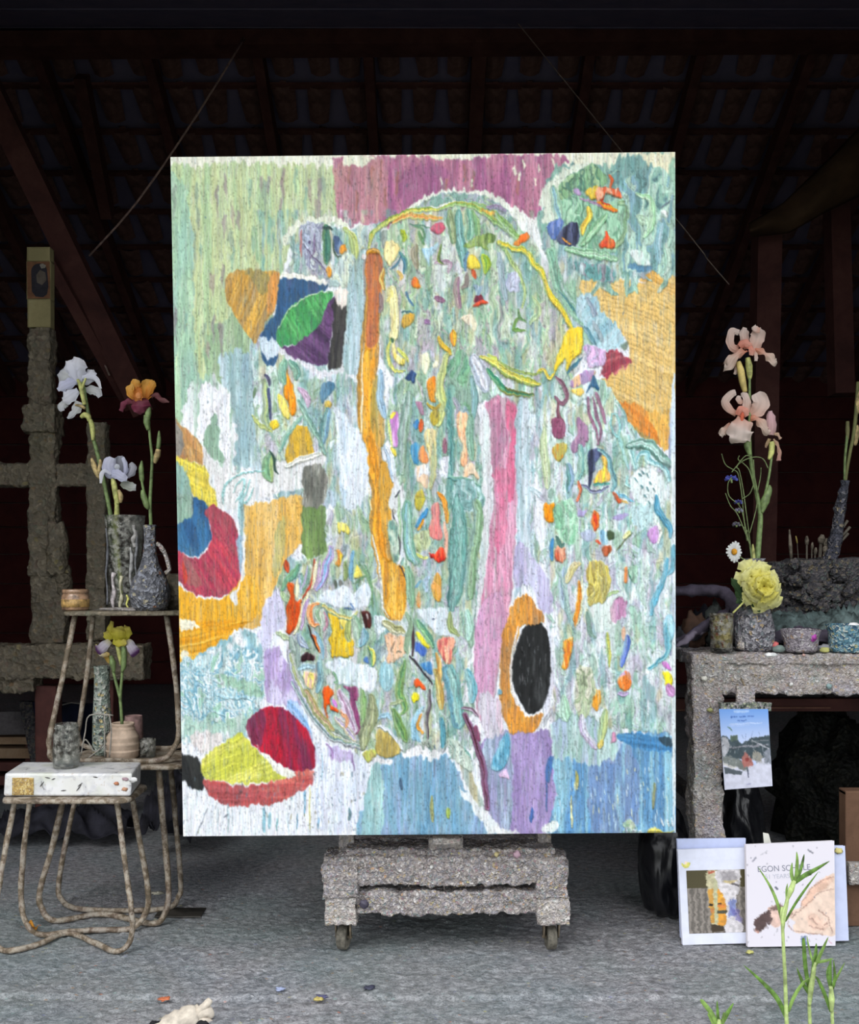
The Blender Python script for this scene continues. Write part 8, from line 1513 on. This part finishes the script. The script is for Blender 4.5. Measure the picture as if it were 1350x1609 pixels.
for P, r_ in (([(304, 1600), (316, 1586), (326, 1576), (331, 1570)], [.013, .010, .0085, .006]), ([(300, 1604), (316, 1592), (328, 1590), (331, 1597)], [.014, .013, .012, .009]), ([(292, 1600), (304, 1588), (312, 1580)], [.012, .009, .006]), ([(312, 1604), (326, 1606), (336, 1614)], [.013, .011, .009]), ([(286, 1596), (296, 1588), (302, 1584)], [.010, .008, .005])):
    MB().tube([W(x, y, Yg + .004 * i) for i, (x, y) in enumerate(P)], r_, 12, True, .15, 5).build('finger', M_glv, gl)
MB().blob(W(318, 1612, Yg - .012), (.016, .012, .012), 14, 10, .3, 2, 3, flat=False).build('cuff', M_cuff, gl); MB().blob(W(244, 1614, Yg - .01), (.02, .014, .014), 14, 10, .3, 2, 8, flat=False).build('cuff', M_cuff, gl)
for n_i, (x, y, r, c, lab) in enumerate(((258, 1571, .012, (206, 120, 84), 'orange-red dab of dried paint on the floor behind the glove'), (504, 1568, .012, (104, 104, 140), 'bluish paint chip on the floor below the canvas'), (500, 1571, .010, (196, 180, 110), 'yellow paint chip beside the bluish one on the floor'), (580, 1553, .012, (70, 72, 90), 'dark blue paint chip on the floor left of the wheel'), (248, 1404, .016, (190, 186, 170), 'pale flat paint skin on the floor beside the lower stool'), (1178, 1497, .009, (196, 194, 120), 'yellow-green paint dab on the floor below the art book'), (440, 1555, .01, (150, 160, 190), 'pale blue paint chip on the floor left of the canvas middle'))):
    Yf = foot_y(y); tag(MB().blob((X(x, Yf), Yf, .002), (r * 1.1, r * .8, .0035), 20, 8, .95, 3.4, n_i + 1).build('paint_chip', simple('chip', c, .6)), lab, 'paint')
# ------------------------------------------------------------------ weeds standing in front of the sill
M_w1 = simple('weed_green', (128, 160, 84), .5, .35, .22, 40); M_w2 = simple('weed_pale', (176, 196, 128), .5, .35, .15, 50); M_w3 = simple('weed_leaf', (96, 130, 60), .5, .35, .25, 60)
def weed(label, base, stems, leaves, sheaths, Y=2.16):
    w_ = thing('weed', label, 'plant', (X(base, Y), Y, -.10), None); k = Y / F
    for P, r in stems: MB().tube([W(x, y, Y + .004 * math.sin(i)) for i, (x, y) in enumerate(P)], [q * k * .82 for q in r], 9, sm=4).build('stem', M_w2, w_)
    for P, wd in leaves:
        n = len(P); m = MB(); Q = [Vector((x, y)) for x, y in P]; V = []; st = 6; S2 = []
        for i in range(n - 1):
            p0 = Q[max(i - 1, 0)]; p1 = Q[i]; p2 = Q[i + 1]; p3 = Q[min(i + 2, n - 1)]
            for j in range(st): t_ = j / st; S2.append(.5 * ((2 * p1) + (p2 - p0) * t_ + (2 * p0 - 5 * p1 + 4 * p2 - p3) * t_ * t_ + (3 * p1 - p0 - 3 * p2 + p3) * t_ ** 3))
        S2.append(Q[-1]); L_ = len(S2); ph = random.random() * 6
        for i, q in enumerate(S2):
            t_ = i / (L_ - 1); d = (S2[min(i + 1, L_ - 1)] - S2[max(i - 1, 0)]).normalized(); h = wd * .5 * (math.sin(math.pi * min(1, .22 + .78 * t_)) ** .8 * .82 if t_ < 1 else 0.02)
            for s in (-1, 0, 1): V.append(W(q.x - d.y * h * s, q.y + d.x * h * s, Y + .012 * t_ * math.sin(ph) + .004) + Vector((0, (.35 * h * k * (s == 0)), 0)))
        m.add(V, [(i * 3 + j, i * 3 + j + 1, i * 3 + j + 4, i * 3 + j + 3) for i in range(L_ - 1) for j in range(2)]); m.build('leaf', M_w3 if random.random() < .5 else M_w1, w_, thick=.0008)
    for P, wd in sheaths: MB().tube([W(x, y, Y) for x, y in P], [q * .40 * k for q in wd], 10, sm=4).build('sheath', M_w2, w_)
    return w_
weed('tallest grassy weed, standing in front of the art book', 1237, [([(1239, 1760), (1238, 1640), (1236, 1600), (1234, 1540), (1231, 1480), (1230, 1440), (1237, 1415), (1246, 1385)], [4.5, 4.2, 4, 3.6, 3.2, 3, 3, 3])],
     [([(1249, 1386), (1252, 1372), (1253, 1352), (1252, 1338)], 7), ([(1247, 1386), (1244, 1372), (1245, 1355)], 7), ([(1252, 1386), (1258, 1368), (1262, 1352), (1264, 1342)], 6), ([(1251, 1386), (1264, 1376), (1282, 1366), (1304, 1353)], 9), ([(1250, 1388), (1262, 1378), (1276, 1374)], 6),
      ([(1230, 1452), (1222, 1420), (1210, 1392), (1191, 1362)], 6), ([(1234, 1448), (1250, 1420), (1268, 1394), (1286, 1370)], 5), ([(1236, 1600), (1222, 1570), (1200, 1545), (1168, 1516)], 9), ([(1239, 1590), (1248, 1566), (1262, 1545), (1274, 1536)], 7), ([(1237, 1420), (1236, 1400), (1238, 1388)], 4)],
     [([(1231, 1460), (1232, 1440), (1236, 1420), (1238, 1408)], [4, 9, 8, 5]), ([(1238, 1412), (1243, 1398), (1249, 1384)], [6, 12, 6]), ([(1231, 1458), (1228, 1440), (1229, 1425)], [4, 7, 4])])
weed('middle grassy weed right of the tallest one, with a forked top', 1272, [([(1273, 1760), (1273, 1620), (1272, 1575), (1275, 1545), (1279, 1520)], [4, 3.6, 3.4, 3.2, 3])],
     [([(1279, 1518), (1282, 1498), (1283, 1482)], 7), ([(1281, 1518), (1290, 1498), (1302, 1472)], 7), ([(1283, 1512), (1296, 1510), (1310, 1506)], 6), ([(1272, 1556), (1266, 1520), (1263, 1480), (1262, 1474)], 8), ([(1272, 1562), (1262, 1545), (1252, 1520)], 7), ([(1274, 1554), (1276, 1534), (1279, 1500)], 6), ([(1278, 1514), (1272, 1492), (1268, 1470)], 4)],
     [([(1272, 1580), (1274, 1556), (1278, 1532), (1281, 1512)], [6, 11, 9, 5])], 2.20)
weed('right-hand grassy weed of the three before the art book', 1308, [([(1309, 1760), (1309, 1640), (1308, 1600), (1307, 1570), (1305, 1550)], [3.6, 3.4, 3.2, 3, 3])],
     [([(1305, 1552), (1304, 1530), (1306, 1505)], 8), ([(1307, 1552), (1316, 1534), (1328, 1512)], 5), ([(1306, 1590), (1296, 1562), (1286, 1540), (1281, 1534)], 7), ([(1308, 1556), (1312, 1536), (1310, 1508)], 6), ([(1304, 1552), (1300, 1530), (1303, 1515)], 4)],
     [([(1307, 1590), (1307, 1570), (1306, 1550)], [5, 12, 6])])
weed('small tufted weed low at the bottom edge, left of the tall weeds', 1130, [([(1130, 1760), (1130, 1640), (1130, 1605)], [3.4, 3.2, 3])],
     [([(1128, 1612), (1118, 1592), (1104, 1574), (1102, 1570)], 9), ([(1130, 1612), (1128, 1592), (1127, 1572)], 6), ([(1132, 1612), (1142, 1594), (1153, 1576)], 9), ([(1128, 1620), (1120, 1604), (1112, 1592)], 9), ([(1133, 1618), (1137, 1600), (1138, 1590)], 7)], [([(1130, 1625), (1130, 1610), (1130, 1602)], [6, 10, 6])])
